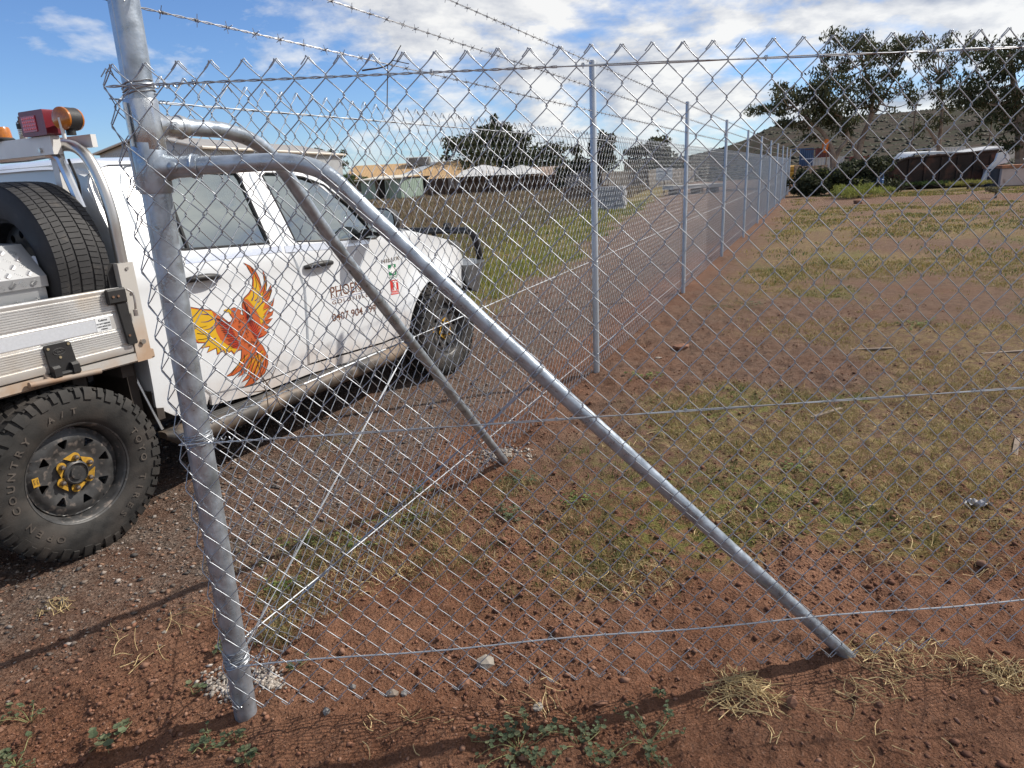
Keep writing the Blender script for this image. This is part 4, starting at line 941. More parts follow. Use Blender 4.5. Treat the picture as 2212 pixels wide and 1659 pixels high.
def make_wheel(cx, side, steer=0.0, detail=True):
    """black steel wheel with eight windows; wheel-local w axis points outwards"""
    fn = lambda x, y, w: (x, y, w); b = MB()
    rimp = [(.222, .108), (.229, .112), (.230, .106), (.219, .098), (.214, .090), (.207, .060), (.200, .035), (.196, -.02), (.196, -.09), (.226, -.105)]
    b.lathe(rimp, fn, 64)
    def dish(r): return np.interp(r, [0, .080, .088, .098, .112, .150, .170, .185, .196, .200], [.066, .066, .064, .060, .066, .074, .072, .062, .054, .060])
    outer = [(.199*math.cos(a), .199*math.sin(a)) for a in np.linspace(0, 2*math.pi, 65)[:-1]]; holes = []
    for k in range(8):
        a = 2*math.pi*k/8 + .15; tri = [(.160, -.16), (.160, .16), (.118, .035), (.118, -.035)]
        holes.append(rounded([(r*math.cos(a + t), r*math.sin(a + t)) for r, t in tri], .012, 3))
    holes.append([(.055*math.cos(a), .055*math.sin(a)) for a in np.linspace(0, 2*math.pi, 25)[:-1]])
    rings = []
    vv, f_ = cdt(outer, holes, .014); vv3 = [(x, y, float(dish(math.hypot(x, y)))) for x, y in vv]; b.add(vv3, f_)
    for h in holes[:8]:
        n = len(h); oo = len(b.v); b.v += [V3((x, y, float(dish(math.hypot(x, y))))) for x, y in h] + [V3((x, y, float(dish(math.hypot(x, y))) - .012)) for x, y in h]; b.f += [(oo + i, oo + (i + 1) % n, oo + n + (i + 1) % n, oo + n + i) for i in range(n)]
    wh = b.build('wheel', BLACKRIM, truck, True, 40)
    sy = -side                                                 # outward = local -y on the right side
    wh.matrix_basis = Matrix.Translation((cx, LY(.055 if side == 1 else .055, side), .386)) @ Matrix.Rotation(steer, 4, 'Z') @ (Matrix.Rotation(R(90), 4, 'X') if side == 1 else Matrix.Rotation(R(-90), 4, 'X'))
    b = MB(); tyre_geo(b, AT_ROWS, 46)
    ty = b.build('tyre', RUBBER, wh, False if False else True, 30)
    ty.location = (0, 0, .0); ty.rotation_euler = (0, 0, 0)
    b = MB(); b.lathe([(.14, -.02), (.14, -.06), (.02, -.06)], fn, 24); b.lathe([(.15, -.05), (.02, -.05)], fn, 24); b.build('brake_disc', DARKU, wh)
    b = MB(); b.lathe([(.056, .060), (.054, .085), (.046, .092), (.044, .086), (.030, .084), (.028, .094), (.010, .095), (.0005, .095)], fn, 28); b.build('hub_cap', BLACKRIM, wh)
    for k in range(6):
        a = 2*math.pi*k/6 + .35; c = Vector((.0695*math.cos(a), .0695*math.sin(a), 0))
        b = MB(); b.tube([c + Vector((0, 0, .062)), c + Vector((0, 0, .088)), c + Vector((0, 0, .096)), c + Vector((0, 0, .098))], [.0115, .0115, .009, .003], 8); nt_ = b.build('wheel_nut', M('wheel_nut_steel', (.32, .28, .25), .4, .9) if 'wheel_nut_steel' not in bpy.data.materials else bpy.data.materials['wheel_nut_steel'], wh)
        b = MB(); ap = a + (2.0 if k % 2 == 0 else 1.55) + random.uniform(-.25, .25); d2 = Vector((math.cos(ap), math.sin(ap), 0)); n2 = Vector((-d2.y, d2.x, 0))
        ring = [c + d2*(-.021*math.cos(t)) + n2*(.021*math.sin(t)) for t in np.linspace(-1.9, 1.9, 14)] + [c + d2*.050]
        b.add([p + Vector((0, 0, .0775)) for p in ring] + [p + Vector((0, 0, .0735)) for p in ring], [tuple(range(15))] + [(i, (i + 1) % 15, 15 + (i + 1) % 15, 15 + i) for i in range(15)]); b.build('nut_indicator', M('yellow_indicator', (.48, .27, .03), .55, 0, .2, 60) if 'yellow_indicator' not in bpy.data.materials else bpy.data.materials['yellow_indicator'], wh)
    if detail:
        b = MB(); arc_text(b, 'TOYO TIRES', .291, .040, R(22), R(9.4), .1335, 1.2); arc_text(b, 'OPEN COUNTRY', .291, .040, R(238), R(9.8), .1335, 1.2); arc_text(b, 'A/T', .291, .036, R(105), R(10), .1335, 1.1)
        b.build('sidewall_lettering', M('raised_rubber', (.085, .072, .062), .8, 0, .2, 40), wh, False)['kind'] = 'stuff'
        b = MB(); b.prism([(-.013, -.020), (.013, -.020), (.013, .020), (-.013, .020)], lambda u, v, w: (-.165 + u, .02 + v, float(dish(.165)) + w), .001, .002); b.build('maker_plate', bpy.data.materials['yellow_indicator'], wh)
        b = MB()
        for q, tx in enumerate(('BLAK', 'TRAK')):
            v, f = text_mesh(tx, .0105); b.add([(-.167 + .010*q - .004 + (y - 0)*0 - y*.0 + (-.0 if q == 0 else .002) - (.0105*.35 - y)*1.0, .02 + .015 - x, float(dish(.165)) + .0026) for x, y in v], [g[::-1] for g in f])
        b.build('maker_print', BLACKP, wh, False)
    return wh
make_wheel(0.0, 1); make_wheel(3.09, 1, R(-2)); make_wheel(0.0, -1, 0, False); make_wheel(3.09, -1, R(-2), False)
# ------------------------------------------------------------------ tray
XT0, XT1 = -1.95, .425
def board(side):
    """drop side: ribbed aluminium extrusion, profile (o, z)"""
    z0, z1 = .845, 1.152; prof = []
    zs = [(.845, .0), (.850, -.004), (.872, -.004), (.874, .002), (.888, .002), (.890, -.004)]
    pr = [(.02, .845), (-.006, .845), (-.008, .850), (-.008, .878), (-.003, .881), (-.003, .888)]
    for k in range(7): z = .892 + k*.010; pr += [(-.007, z), (-.007, z + .0055), (-.0035, z + .0065), (-.0035, z + .0085)]
    pr += [(-.003, .966), (-.006, .970), (-.006, 1.036), (-.003, 1.040), (-.003, 1.048)]
    for k in range(8): z = 1.052 + k*.0105; pr += [(-.007, z), (-.007, z + .0055), (-.0035, z + .0065), (-.0035, z + .0088)]
    pr += [(-.006, 1.140), (-.006, 1.150), (-.002, 1.154), (.024, 1.154), (.026, 1.150)]
    b = MB(); n = len(pr); vv = [(x, LY(o, side), z) for x in (XT0, XT1 - .028) for o, z in pr]
    b.add(vv, [(i, i + 1, n + i + 1, n + i) for i in range(n - 1)] + [(n - 1, 0, n, 2*n - 1)] + [tuple(range(n)), tuple(range(n, 2*n))])
    return b.build('drop_side', ALU, truck, True, 25)
ds = board(1); board(-1)
b = MB(); b.box(XT0, XT1, -HW + .028, HW - .028, .84, .868); b.build('tray_floor', ALU, truck)
for side in (1, -1):                                           # coaming rail below the boards
    b = MB(); b.prism([(.012, .838), (-.010, .836), (-.012, .80), (-.004, .792), (.05, .792), (.05, .838)], lambda u, v, w: (w, LY(u, side), v), XT0, XT1 + .07); b.build('coaming_rail', dusty('coaming_dust_%d' % side, (.55, .53, .50), (.42, .29, .19), .78, .86, .5, 0, .5), truck, True, 25)
b = MB()
for x in (-1.6, -1.1, -.6, .15, .38): b.box(x - .03, x + .03, -.88, .88, .72, .79)
for y in (-.42, .42): b.box(XT0, XT1, y - .04, y + .04, .62, .72)
b.build('tray_bearers', DARKU, truck)
# reflective strip and notice on the board
REFL = M('reflective_tape', (.70, .74, .80), .35, .3, .05, 80)
b = MB(); b.box(XT0 + .05, .30, LY(-.0075), LY(-.0065), .975, 1.030); b.build('reflective_strip', REFL, ds)
NOTE = M('notice_film', (.70, .73, .76), .4)
b = MB(); b.box(.245, .315, LY(-.0085), LY(-.0078), .972, 1.034); b.build('notice', NOTE, ds)
INK = M('black_ink', (.012, .012, .014), .5)
b = MB()
for q, (tx, sz) in enumerate((('Kalsigns', .015), ('DO NOT PRESSURE', .0088), ('CLEAN REFLECTIVE', .0088), ('STRIPING', .0088))):
    v, f = text_mesh(tx, sz, 1, .0003); w_ = v[:, 0].max(); b.add([(.280 + (x - w_/2)*.85, LY(-.0091), 1.018 - q*.0125 - (.002 if q else 0) + y) for x, y in v], f)
b.build('notice_print', INK, ds, False)
# front upright of the tray and headboard
UPR = dusty('upright_dust', (.60, .58, .54), (.45, .30, .19), .80, .98, .5, .0, .4)
for side in (1, -1):
    b = MB(); b.box(XT1 - .022, XT1 + .055, *sorted((LY(-.012, side), LY(.045, side))), .792, 1.262); up = b.build('corner_upright', UPR, truck)
    b = MB()
    for z in (1.235, 1.12, 1.04): b.tube([(XT1 + .018, LY(-.012, side), z), (XT1 + .018, LY(-.0165, side), z)], .008, 10)
    b.tube([(XT1 + .02, LY(-.012, side), .885), (XT1 + .02, LY(-.024, side), .885)], .013, 6)
    b.build('rivet', STEEL_TUBE, up)
    b = MB(); b.box(XT1 - .06, XT1 - .024, *sorted((LY(.02, side), LY(.06, side))), 1.0, 1.262); b.build('channel', BLACKP, up)
# over-centre latch and hinge on the board
b = MB(); lx = XT1 - .055
b.bbox(lx - .055, lx + .03, LY(-.035), LY(-.008), 1.085, 1.155, .008); b.prism(rounded([(lx - .018, 1.09), (lx + .028, 1.09), (lx + .045, .885), (lx - .0, .885)], .01), lambda u, v, w: (u, LY(w), v), -.010, -.026); la = b.build('latch', BLACKP, ds, True, 30)
b = MB(); b.tube(spline([(lx + .04, LY(-.03), 1.145), (lx + .062, LY(-.036), 1.12), (lx + .062, LY(-.038), 1.07), (lx + .058, LY(-.034), 1.035)], 5), .005, 8); b.tube([(lx + .058, LY(-.034), 1.045), (lx + .058, LY(-.034), 1.015)], .010, 10); b.build('latch_hook', STEEL_TUBE, la)
b = MB()
for dx, dz in ((-.035, 1.12), (-.01, 1.12), (.01, .93)): b.tube([(lx + dx, LY(-.026 if dz < 1 else -.035), dz), (lx + dx, LY(-.030 if dz < 1 else -.039), dz)], .006, 8)
b.build('latch_bolt', M('bolt_rust', (.20, .12, .08), .7, .4), la)
b = MB(); hx_ = .055
b.prism(rounded([(hx_ - .055, .965), (hx_ + .055, .965), (hx_ + .065, .86), (hx_ + .065, .835), (hx_ - .045, .835), (hx_ - .05, .87)], .012), lambda u, v, w: (u, LY(w), v), -.008, -.020)
b.bbox(hx_ - .05, hx_ - .02, LY(-.045), LY(-.008), .82, .875, .01); b.bbox(hx_ + .03, hx_ + .06, LY(-.045), LY(-.008), .82, .875, .01); b.tube([(hx_ - .055, LY(-.030), .835), (hx_ + .065, LY(-.030), .835)], .010, 10)
hg = b.build('hinge', BLACKP, ds, True, 30)
b = MB()
for cz, rx, rz in ((.93, .026, .014), (.93, .010, .014), (.936, .018, .008)): b.tube([(hx_ + rx*math.cos(a), LY(-.0205), cz + rz*math.sin(a)) for a in np.linspace(0, 6.28, 25)[:-1]], .0015, 4, closed=True)
b.build('cast_mark', M('raised_black', (.05, .05, .05), .6), hg)
b = MB()
for dx, dz in ((-.042, .95), (.045, .955), (.0, .905)): b.tube([(hx_ + dx, LY(-.020), dz), (hx_ + dx, LY(-.023), dz)], .006, 8)
b.build('hinge_bolt', M('bolt_brass', (.45, .38, .25), .5, .6), hg)
b = MB(); a_, c_ = spo(63, 833, -.03), spo(217, 801, -.03); b.tube([(a_[0], LY(-.03), a_[1]), (c_[0], LY(-.03), c_[1])], .0135, 12)
for t in (.28, .72):
    x, z = a_[0] + (c_[0] - a_[0])*t, a_[1] + (c_[1] - a_[1])*t; b.tube([(x, LY(-.03), z), (x, LY(.03), z + .05)], .012, 10)
b.build('rope_rail', dusty('rail_rust', (.30, .25, .21), (.36, .22, .13), .76, .84, .7, 0, .3), truck)
# headboard hoop
XH = XT1 + .02
hp = [spx(u, v, XH) for u, v in ((279, 575), (262, 517), (243, 470), (228, 420), (214, 385), (197, 352), (180, 330), (160, 317), (138, 314), (110, 318))]
print('HOOP', np.round(hp, 3))
hoop = [(XH, LY(max(.015, o)), z) for o, z in hp]; ol_, zl_ = hp[-1]
hoop2 = hoop + [(XH, LY(ol_ + .15), zl_ + .004), (XH, 0, zl_ + .006)]; full = hoop2 + [(XH, -y, z) for x, y, z in reversed(hoop2[:-1])]
b = MB(); b.tube([(XH, hoop[0][1], 1.15)] + [tuple(p) for p in spline(full, 5)] + [(XH, -hoop[0][1], 1.15)], .026, 18); b.build('headboard_hoop', STEEL_TUBE, truck)
# white cross beam with its lamps
XB = XH - .045; be = [spx(*p, XB) for p in ((0, 310), (122, 293), (122, 334), (0, 353))]; print('BEAM', np.round(be, 3))
oE = be[1][0]; zt_, zb_ = be[1][1], be[2][1]
WB = M('white_beam_paint', (.72, .72, .71), .4, 0, .06, 9, col2=(.45, .33, .24), c2scale=7, c2lo=.68, c2hi=.85)
b = MB(); b.box(XB - .03, XB + .012, LY(oE), LY(oE, -1), zb_, zt_); beam = b.build('light_bar', WB, truck)
b = MB(); e2 = spx(193, 314, XB + .06)[0]; b.box(XB + .075, XB + .10, LY(e2), 0, zt_ - .055, zt_); b.build('back_rail', WB, beam)
b = MB(); x, z = spx(89, 325, XB - .03); b.tube([(XB - .03, LY(x), z), (XB - .04, LY(x), z)], .011, 6); b.build('beam_bolt', STEEL_TUBE, beam)
b = MB(); xo, _ = spx(125, 345, XB + .02); b.box(XB + .014, XB + .03, LY(xo + .045), LY(xo - .0), 1.35, zb_ + .03); b.box(XB + .03, XB + .055, LY(xo - .0), LY(xo + .004), 1.35, zb_ + .03); b.build('support_leg', WB, beam)
# tail lamp, turn lamp, rod, aerial spring, beacon
l0 = spx(66, 244, XB); l1 = spx(119, 236, XB); l2 = spx(127, 291, XB); l3 = spx(75, 296, XB); print('LAMP', np.round([l0, l1, l2, l3], 3))
RED = M('red_lens', (.45, .02, .045), .25, 0, .1, 60, coat=.4); DRED = M('red_housing', (.16, .008, .02), .4, coat=.2)
zl0, zl1 = zt_ + .002, (l0[1] + l1[1])/2
b = MB(); b.bbox(XB - .05, XB + .02, LY(l2[0]), LY(l3[0]), zl0, zl1, .006); tl = b.build('tail_lamp', DRED, beam, True, 25)
oc0, oc1 = l3[0], l2[0]; wd = abs(oc1 - oc0); b = MB()
b.box(XB - .0535, XB - .050, LY(oc0 - wd*.10), LY(oc0 - wd*.66), zl0 + .018, zl1 - .022); b.build('lens', RED, tl)
b = MB()
for i in range(6):
    for j in range(4):
        o = oc0 - wd*(.16 + .09*i); z = zl0 + .03 + (zl1 - zl0 - .062)*j/3; b.tube([(XB - .0535, LY(o), z), (XB - .0565, LY(o), z)], [.0055, .003], 8)
b.build('led', M('led_lens', (.85, .16, .20), .2, 0, .1, 50, coat=.5), tl)
c = spx(140, 262, XB + .0); AMB = M('amber_lens', (.42, .13, .01), .25, 0, .2, 70, coat=.5)
cr = (zl1 - zl0)*.46; cy = LY(c[0] - .02); cz = zl0 + cr + .012
axd = np.array([-.97, -.24, 0.0]); c0_ = np.array([XB + .005, cy, cz]); P_ = lambda a: c0_ + axd*a
b = MB(); b.tube([P_(-.032), P_(.032)], cr*.98, 28); tb = b.build('turn_lamp', BLACKP, beam, True, 30)
b = MB(); b.tube([P_(.031), P_(.040), P_(.046), P_(.047)], [cr, cr*.98, cr*.8, cr*.1], 28); b.tube([P_(-.047), P_(-.046), P_(-.040), P_(-.031)], [cr*.1, cr*.8, cr*.98, cr], 28); b.build('lens', AMB, tb, True, 40)
b = MB(); b.tube([np.array([XB + .005, cy, zt_ - .005]), np.array([XB + .005, cy, zt_ + .02])], .02, 10); b.build('lamp_stalk', BLACKP, tb)
r0, r1 = spx(127, 301, XB - .04), spx(128, 253, XB - .04); r0 = spx(140, 300, XB - .035); r1 = spx(129, 254, XB - .035)
b = MB(); b.tube([(XB - .035, LY(r0[0]), r0[1]), (XB - .035, LY(r1[0]), r1[1])], .0085, 10); b.build('marker_rod', WB, beam)
a0 = spx(51, 298, XB - .01); a1 = spx(46, 251, XB - .01); b = MB(); sx, sz0, sz1 = LY(a0[0]), zt_, a1[1]
hh = sz1 - sz0
b.tube([(XB - .01 + .014*math.cos(i*.55), sx + .014*math.sin(i*.55), sz0 + hh*.70*i/110) for i in range(111)], .0032, 5); sg = b.build('aerial_spring', STEEL_TUBE, beam)
b = MB(); b.tube([(XB - .01, sx, sz0 + hh*.66), (XB - .01, sx, sz0 + hh*.74), (XB - .01, sx, sz0 + hh*.75), (XB - .01, sx, sz0 + hh*.82), (XB - .01, sx, sz0 + hh*.83), (XB - .01, sx, sz0 + hh)], [.017, .017, .011, .011, .006, .005], 8); b.build('aerial_nut', M('aerial_brown', (.14, .09, .07), .6, .5), sg)
b = MB(); b.tube([(XB - .01, sx, sz0 + hh*.45), (XB - .01, sx, sz0 + hh*.68)], .0175, 10); b.tube(spline([(XB - .01, sx - .012, sz0 + hh*.62), (XB - .01, sx - .04, sz0 + hh*.68), (XB - .012, sx - .055, sz0 + hh*.6), (XB - .01, sx - .05, sz0 + hh*.5)], 4), .003, 5); b.build('aerial_tape', BLACKP, sg)
bc = spx(12, 308, XB - .005); b = MB(); by = LY(bc[0] + .02)
b.lathe([(.050, 0), (.052, .012), (.046, .018)], lambda x, y, w: (XB - .005 + x, by + y, zt_ + w), 24); bk = b.build('beacon', BLACKP, beam)
b = MB(); b.lathe([(.044, .016), (.040, .058), (.036, .066), (.0, .068)], lambda x, y, w: (XB - .005 + x*(1 + .0*w), by + y, zt_ + w), 28); b.build('beacon_lens', AMB, bk)
b = MB(); cbx = spx(296/2.2, 345, XH)[0]; b.tube(spline([(XB + .04, LY(.24), zb_ - .02), (XB + .05, LY(.22), 1.62), (XB + .06, LY(.26), 1.52), (XB + .06, LY(.28), 1.40)], 6), .006, 6); b.build('lamp_cable', BLACKP, beam)
# mesh-guard frame on the tray behind the spare
b = MB(); gp = [spx(u, v, .30) for u, v in ((0, 343), (60, 339), (104, 332), (123, 334), (133, 345), (152, 385))]; print('GUARD', np.round(gp, 3))
for i, (o, z) in enumerate(gp): pass
for w_, dz in ((.018, 0),): b.tube([(.405, LY(o), z) for o, z in [spx(u, v, .405) for u, v in ((0, 345), (60, 340), (100, 333), (118, 334), (130, 345), (160, 412), (176, 450))]], .020, 8)
b.build('guard_frame', ALU_B, truck)

# ------------------------------------------------------------------ spare wheel and toolbox lying in the tray (things of their own)
def tray_thing(name, label, cat, x, o, z):
    p = TO + TD*x + TN*(-LY(o)); return thing(name, label, cat, (p[0], p[1], z), math.atan2(TD[1], TD[0]))
spw = tray_thing('spare_wheel', 'spare wheel with worn road tyre standing upright in the tray', 'wheel', .272, .40, 1.262)
b = MB(); tyre_geo(b, HT_ROWS, 92, .3845, .006, False)
def rot_wheel(o): o.rotation_euler = (0, R(-90), 0)           # axle along the truck, outer face to the rear
t = b.build('tyre', RUBBER_CLEAN, spw, True, 25); rot_wheel(t)
fn = lambda x, y, w: (x, y, w)
b = MB(); b.lathe([(.224, .100), (.229, .106), (.222, .096), (.208, .085), (.200, .03), (.19, -.02), (.19, -.09), (.225, -.10)], fn, 48)
holes = [[((.150 + .018*math.cos(t_))*math.cos(a) - .018*math.sin(t_)*math.sin(a), (.150 + .018*math.cos(t_))*math.sin(a) + .018*math.sin(t_)*math.cos(a)) for t_ in np.linspace(0, 6.28, 13)[:-1]] for a in np.linspace(0, 6.28, 13)[:-1]] + [[(.05*math.cos(a), .05*math.sin(a)) for a in np.linspace(0, 6.28, 21)[:-1]]]
vv, f_ = cdt([(.198*math.cos(a), .198*math.sin(a)) for a in np.linspace(0, 2*math.pi, 49)[:-1]], holes, .02); b.add([(x, y, float(np.interp(math.hypot(x, y), [0, .09, .13, .17, .198], [.0, .0, .03, .03, .02]))) for x, y in vv], f_)
t = b.build('rim', M('steel_rim_black', (.03, .03, .032), .45, .2, .3, 20), spw, True, 35); rot_wheel(t)
CHK = None
def checker_mat():
    mt, nt, N, L, P = mat_new('checker_plate'); P.inputs['Base Color'].default_value = (.46, .47, .48, 1); P.inputs['Metallic'].default_value = .8; P.inputs['Roughness'].default_value = .42
    return mt
CHK = checker_mat()
tbx = tray_thing('toolbox', 'checker plate aluminium toolbox standing in the tray beside the spare wheel', 'toolbox', 0, .93, .869)
XBX = .13
A_, B_, C_ = (spx(*p, XBX) for p in ((45, 527), (100, 594.6), (104, 617))); print('BOX', A_, B_, C_)
oB = max(.05, B_[0]); 
lid = [(oB, C_[1] - .869), (oB, B_[1] - .869), (A_[0], A_[1] - .869), (A_[0] + .35, A_[1] - .869 + .004), (A_[0] + .35, C_[1] - .869)]
body = [(oB + .012, .002), (oB + .012, C_[1] - .869 - .002), (A_[0] + .34, C_[1] - .869 - .002), (A_[0] + .34, .002)]
TY = lambda o: -(HW - o)
b = MB(); b.prism(lid, lambda u, v, w: (w, TY(u), v), -1.35, XBX); lo = b.build('lid', CHK, tbx, True, 25)
b = MB(); b.prism(body, lambda u, v, w: (w, TY(u), v), -1.34, XBX - .008); bo = b.build('box_body', CHK, tbx, True, 25)
b = MB()                                                       # raised five-bar pattern on the lid slope, front lip, end and body
def bars(p0, eu, ev, lu, lv, nrm):
    p0, eu, ev, nrm = (np.array(q, float) for q in (p0, eu, ev, nrm)); st = .042
    for i in range(int(lu/st)):
        for j in range(max(1, int(lv/st))):
            c = p0 + eu*(st*(i + .5)) + ev*(st*(j + .5)); a = R(45) if (i + j) % 2 else R(-45); d = eu*math.cos(a) + ev*math.sin(a); t_ = -eu*math.sin(a) + ev*math.cos(a)
            for q in range(-2, 3):
                cc = c + t_*q*.0068; L_ = .015 - abs(q)*.0012
                b.add([cc - d*L_, cc + t_*.0018, cc + d*L_, cc - t_*.0018, cc + nrm*.0045], [(0, 3, 4), (3, 2, 4), (2, 1, 4), (1, 0, 4)])
sl = np.array([0, TY(A_[0]) - TY(oB), A_[1] - B_[1]]); ll = np.linalg.norm(sl); sl /= ll; nr_ = np.cross([1, 0, 0], sl); nr_ = nr_ if nr_[2] > 0 else -nr_
bars((XBX - .92, TY(oB), B_[1] - .869), (1, 0, 0), sl, .91, ll, nr_*1.0 + 0)
bars((XBX - .92, TY(oB) - .0004, C_[1] - .869), (1, 0, 0), (0, 0, 1), .91, B_[1] - C_[1] + .004, (0, -1, 0))
bars((XBX - .92, TY(oB + .012) - .0004, .0), (1, 0, 0), (0, 0, 1), .90, C_[1] - .875, (0, -1, 0))
b.build('plate_pattern', ALU_B, tbx, False)['kind'] = 'stuff'

# ------------------------------------------------------------------ emblem and lettering on the doors
def deco(name, mat, parent, polys, lift, px=None, step=.05):
    b = MB()
    for pl in polys:
        ol = [sp(*C5(*p)) for p in pl] if px is None else pl
        vv, f_ = cdt(ol, [], step)
        tri = []
        for f in f_:
            (x0, z0), (x1, z1), (x2, z2) = (vv[i] for i in f); tri.append(f if (x1 - x0)*(z2 - z0) - (x2 - x0)*(z1 - z0) > 0 else f[::-1])
        b.add([(x, LY(float(S(x, z)) - lift), z) for x, z in vv], tri)
    return b.build(name, mat, parent, True)
def ribbon(pts, w0, w1=None):
    P = [np.array(p, float) for p in (spline(pts, 5) if len(pts) > 2 else pts)]; n = len(P); L_, R_ = [], []
    for i in range(n):
        t = P[min(i + 1, n - 1)] - P[max(i - 1, 0)]; t /= max(1e-6, np.linalg.norm(t)); nn = np.array([-t[1], t[0]]); w = w0 + ((w1 if w1 is not None else w0) - w0)*i/(n - 1); w = max(w, .6)
        L_.append(tuple(P[i] + nn*w/2)); R_.append(tuple(P[i] - nn*w/2))
    return L_ + R_[::-1]
def feather(b0, tip, w, bend=0.0):
    b0, tip = np.array(b0, float), np.array(tip, float); d = tip - b0; n = np.array([-d[1], d[0]])/np.linalg.norm(d); L_, R_ = [], []
    for t in np.linspace(0, 1, 8):
        c = b0 + d*t + n*bend*math.sin(t*math.pi); ww = w*(math.sin(math.pi*min(1, t*.62 + .30))**.8)*(1 - t**3); L_.append(tuple(c + n*ww/2)); R_.append(tuple(c - n*ww/2))
    return L_ + R_[::-1][1:]
OR = M('emblem_orange', (.52, .115, .035), .4, 0, .04, 5, coat=.3); RD = M('emblem_red', (.46, .045, .018), .4, 0, .04, 5, coat=.3); YL = M('emblem_yellow', (.66, .40, .02), .4, 0, .04, 5, coat=.3); PU = M('emblem_violet', (.045, .03, .20), .4); AM2 = M('emblem_amber', (.58, .24, .02), .4, 0, .04, 5, coat=.3)
RDR = doors[('rear', 1)]; FDR = doors[('front', 1)]
right_w = [(695, 918), (684, 860), (680, 800), (700, 730), (750, 680), (788, 620), (795, 540), (780, 470), (740, 400), (695, 350), (760, 385), (820, 440), (860, 520), (880, 600), (885, 650), (910, 600), (920, 540), (900, 430), (935, 510), (942, 590), (930, 665), (960, 650), (985, 590), (995, 650), (972, 730), (935, 795), (985, 780), (1025, 735), (1008, 810), (962, 872), (990, 888), (1020, 858), (1000, 912), (950, 958), (1005, 950), (962, 1002), (925, 1022), (985, 1040), (940, 1066), (905, 1078), (955, 1100), (920, 1132), (860, 1158), (800, 1180), (720, 1080)]
left_w = [(575, 988), (530, 995), (480, 955), (440, 912), (350, 863), (220, 850), (120, 832), (30, 800), (60, 860), (95, 930), (120, 1000), (130, 1080), (150, 1150), (120, 1180), (205, 1212), (290, 1215), (230, 1275), (330, 1252), (300, 1320), (400, 1270), (410, 1340), (482, 1292), (500, 1345), (560, 1300), (590, 1336), (640, 1292), (668, 1290), (700, 1180)]
tail = [(675, 1290), (670, 1380), (640, 1450), (560, 1540), (500, 1580), (585, 1562), (660, 1510), (700, 1450), (672, 1540), (630, 1588), (720, 1530), (762, 1475), (742, 1560), (672, 1640), (742, 1602), (790, 1540), (760, 1610), (700, 1690), (800, 1650), (852, 1600), (920, 1540), (955, 1440), (950, 1350), (900, 1250), (850, 1195), (760, 1200)]
head = [(560, 985), (580, 950), (552, 912), (545, 880), (560, 848), (592, 834), (640, 855), (668, 868), (656, 896), (668, 912), (697, 918), (730, 1000), (800, 1090), (850, 1195), (830, 1260), (760, 1300), (680, 1295), (640, 1220), (600, 1100)]
def outset(p, d): return shrink(p, -d)
def sil(p, d=5): return outset(p, d)
emb = deco('bird_emblem', INK, RDR, [sil(right_w, 7), sil(left_w, 7), sil(tail, 7), sil(head, 6)], .0008)
deco('emblem_orange_field', OR, RDR, [right_w, left_w, tail, head], .0014)
yel = [[(700, 745), (755, 695), (800, 620), (806, 540), (800, 490), (840, 545), (862, 620), (872, 690), (900, 660), (905, 720), (880, 800), (930, 770), (900, 850), (960, 840), (905, 910), (950, 920), (890, 965), (930, 985), (880, 1010), (860, 920), (810, 830), (730, 740)],
       [(130, 845), (220, 860), (350, 873), (385, 960), (380, 1020), (400, 1100), (440, 1180), (520, 1240), (632, 1285), (590, 1322), (560, 1290), (500, 1332), (480, 1282), (412, 1325), (400, 1262), (310, 1308), (330, 1244), (240, 1265), (288, 1206), (210, 1203), (150, 1150), (130, 1060), (110, 960), (70, 870)]]
deco('emblem_yellow_field', YL, RDR, yel, .0020)
am = [feather((900, 1300), (760, 1590), 34, 14), feather((860, 1330), (690, 1560), 28, 10), feather((930, 1350), (800, 1630), 34, 22), feather((800, 1330), (640, 1560), 24, 6), feather((740, 1340), (560, 1555), 20, 6)]
am += [feather((870, 600), (775, 400), 20, -6), feather((930, 640), (915, 470), 15, 3), feather((960, 710), (985, 620), 18, 3), feather((970, 800), (1012, 755), 16, 2)]
deco('emblem_tail_feathers', AM2, RDR, am, .0024)['kind'] = 'stuff'
rr_ = random.Random(8); reds = []; lines = []; pur = []
for k in range(14):                                            # red coverts on both wings
    t = k/13; bx, by = 720 + 90*t, 950 + 200*t; reds.append(feather((bx, by), (bx - 25 + 130*t + rr_.uniform(-8, 8), by - 190 + 175*t + rr_.uniform(-8, 8)), 26, 5))
    bx, by = 540 + 110*t, 1010 + 240*t; reds.append(feather((bx, by), (bx - 150 + 60*t + rr_.uniform(-8, 8), by - 70 + 95*t + rr_.uniform(-8, 8)), 26, -5))
deco('emblem_red_feathers', RD, RDR, reds, .0026)['kind'] = 'stuff'
for fpl in reds + am: lines.append(ribbon(fpl[:8], 5.0)); 
for k in range(46):                                            # scale strokes on breast and body
    t = rr_.random(); q = rr_.uniform(-1, 1); cx = 620 + 190*t + q*55; cy = 960 + 310*t - q*42; a = rr_.uniform(.5, 1.2); l_ = rr_.uniform(16, 34)
    lines.append(ribbon([(cx - 5, cy - l_*.5), (cx + 6, cy), (cx - 2, cy + l_*.5)], 4.6, 2.4))
for p in ([(790, 640), (800, 700), (780, 760)], [(850, 700), (838, 740), (815, 760)], [(880, 730), (858, 770), (840, 775)], [(220, 900), (270, 905), (320, 908)], [(230, 990), (300, 985), (360, 955)], [(270, 1075), (330, 1060), (385, 1020)], [(340, 1190), (370, 1175), (390, 1160)]):
    pur.append(ribbon(p, 3, 13) if p[0][0] < 600 else ribbon(p, 3, 12))
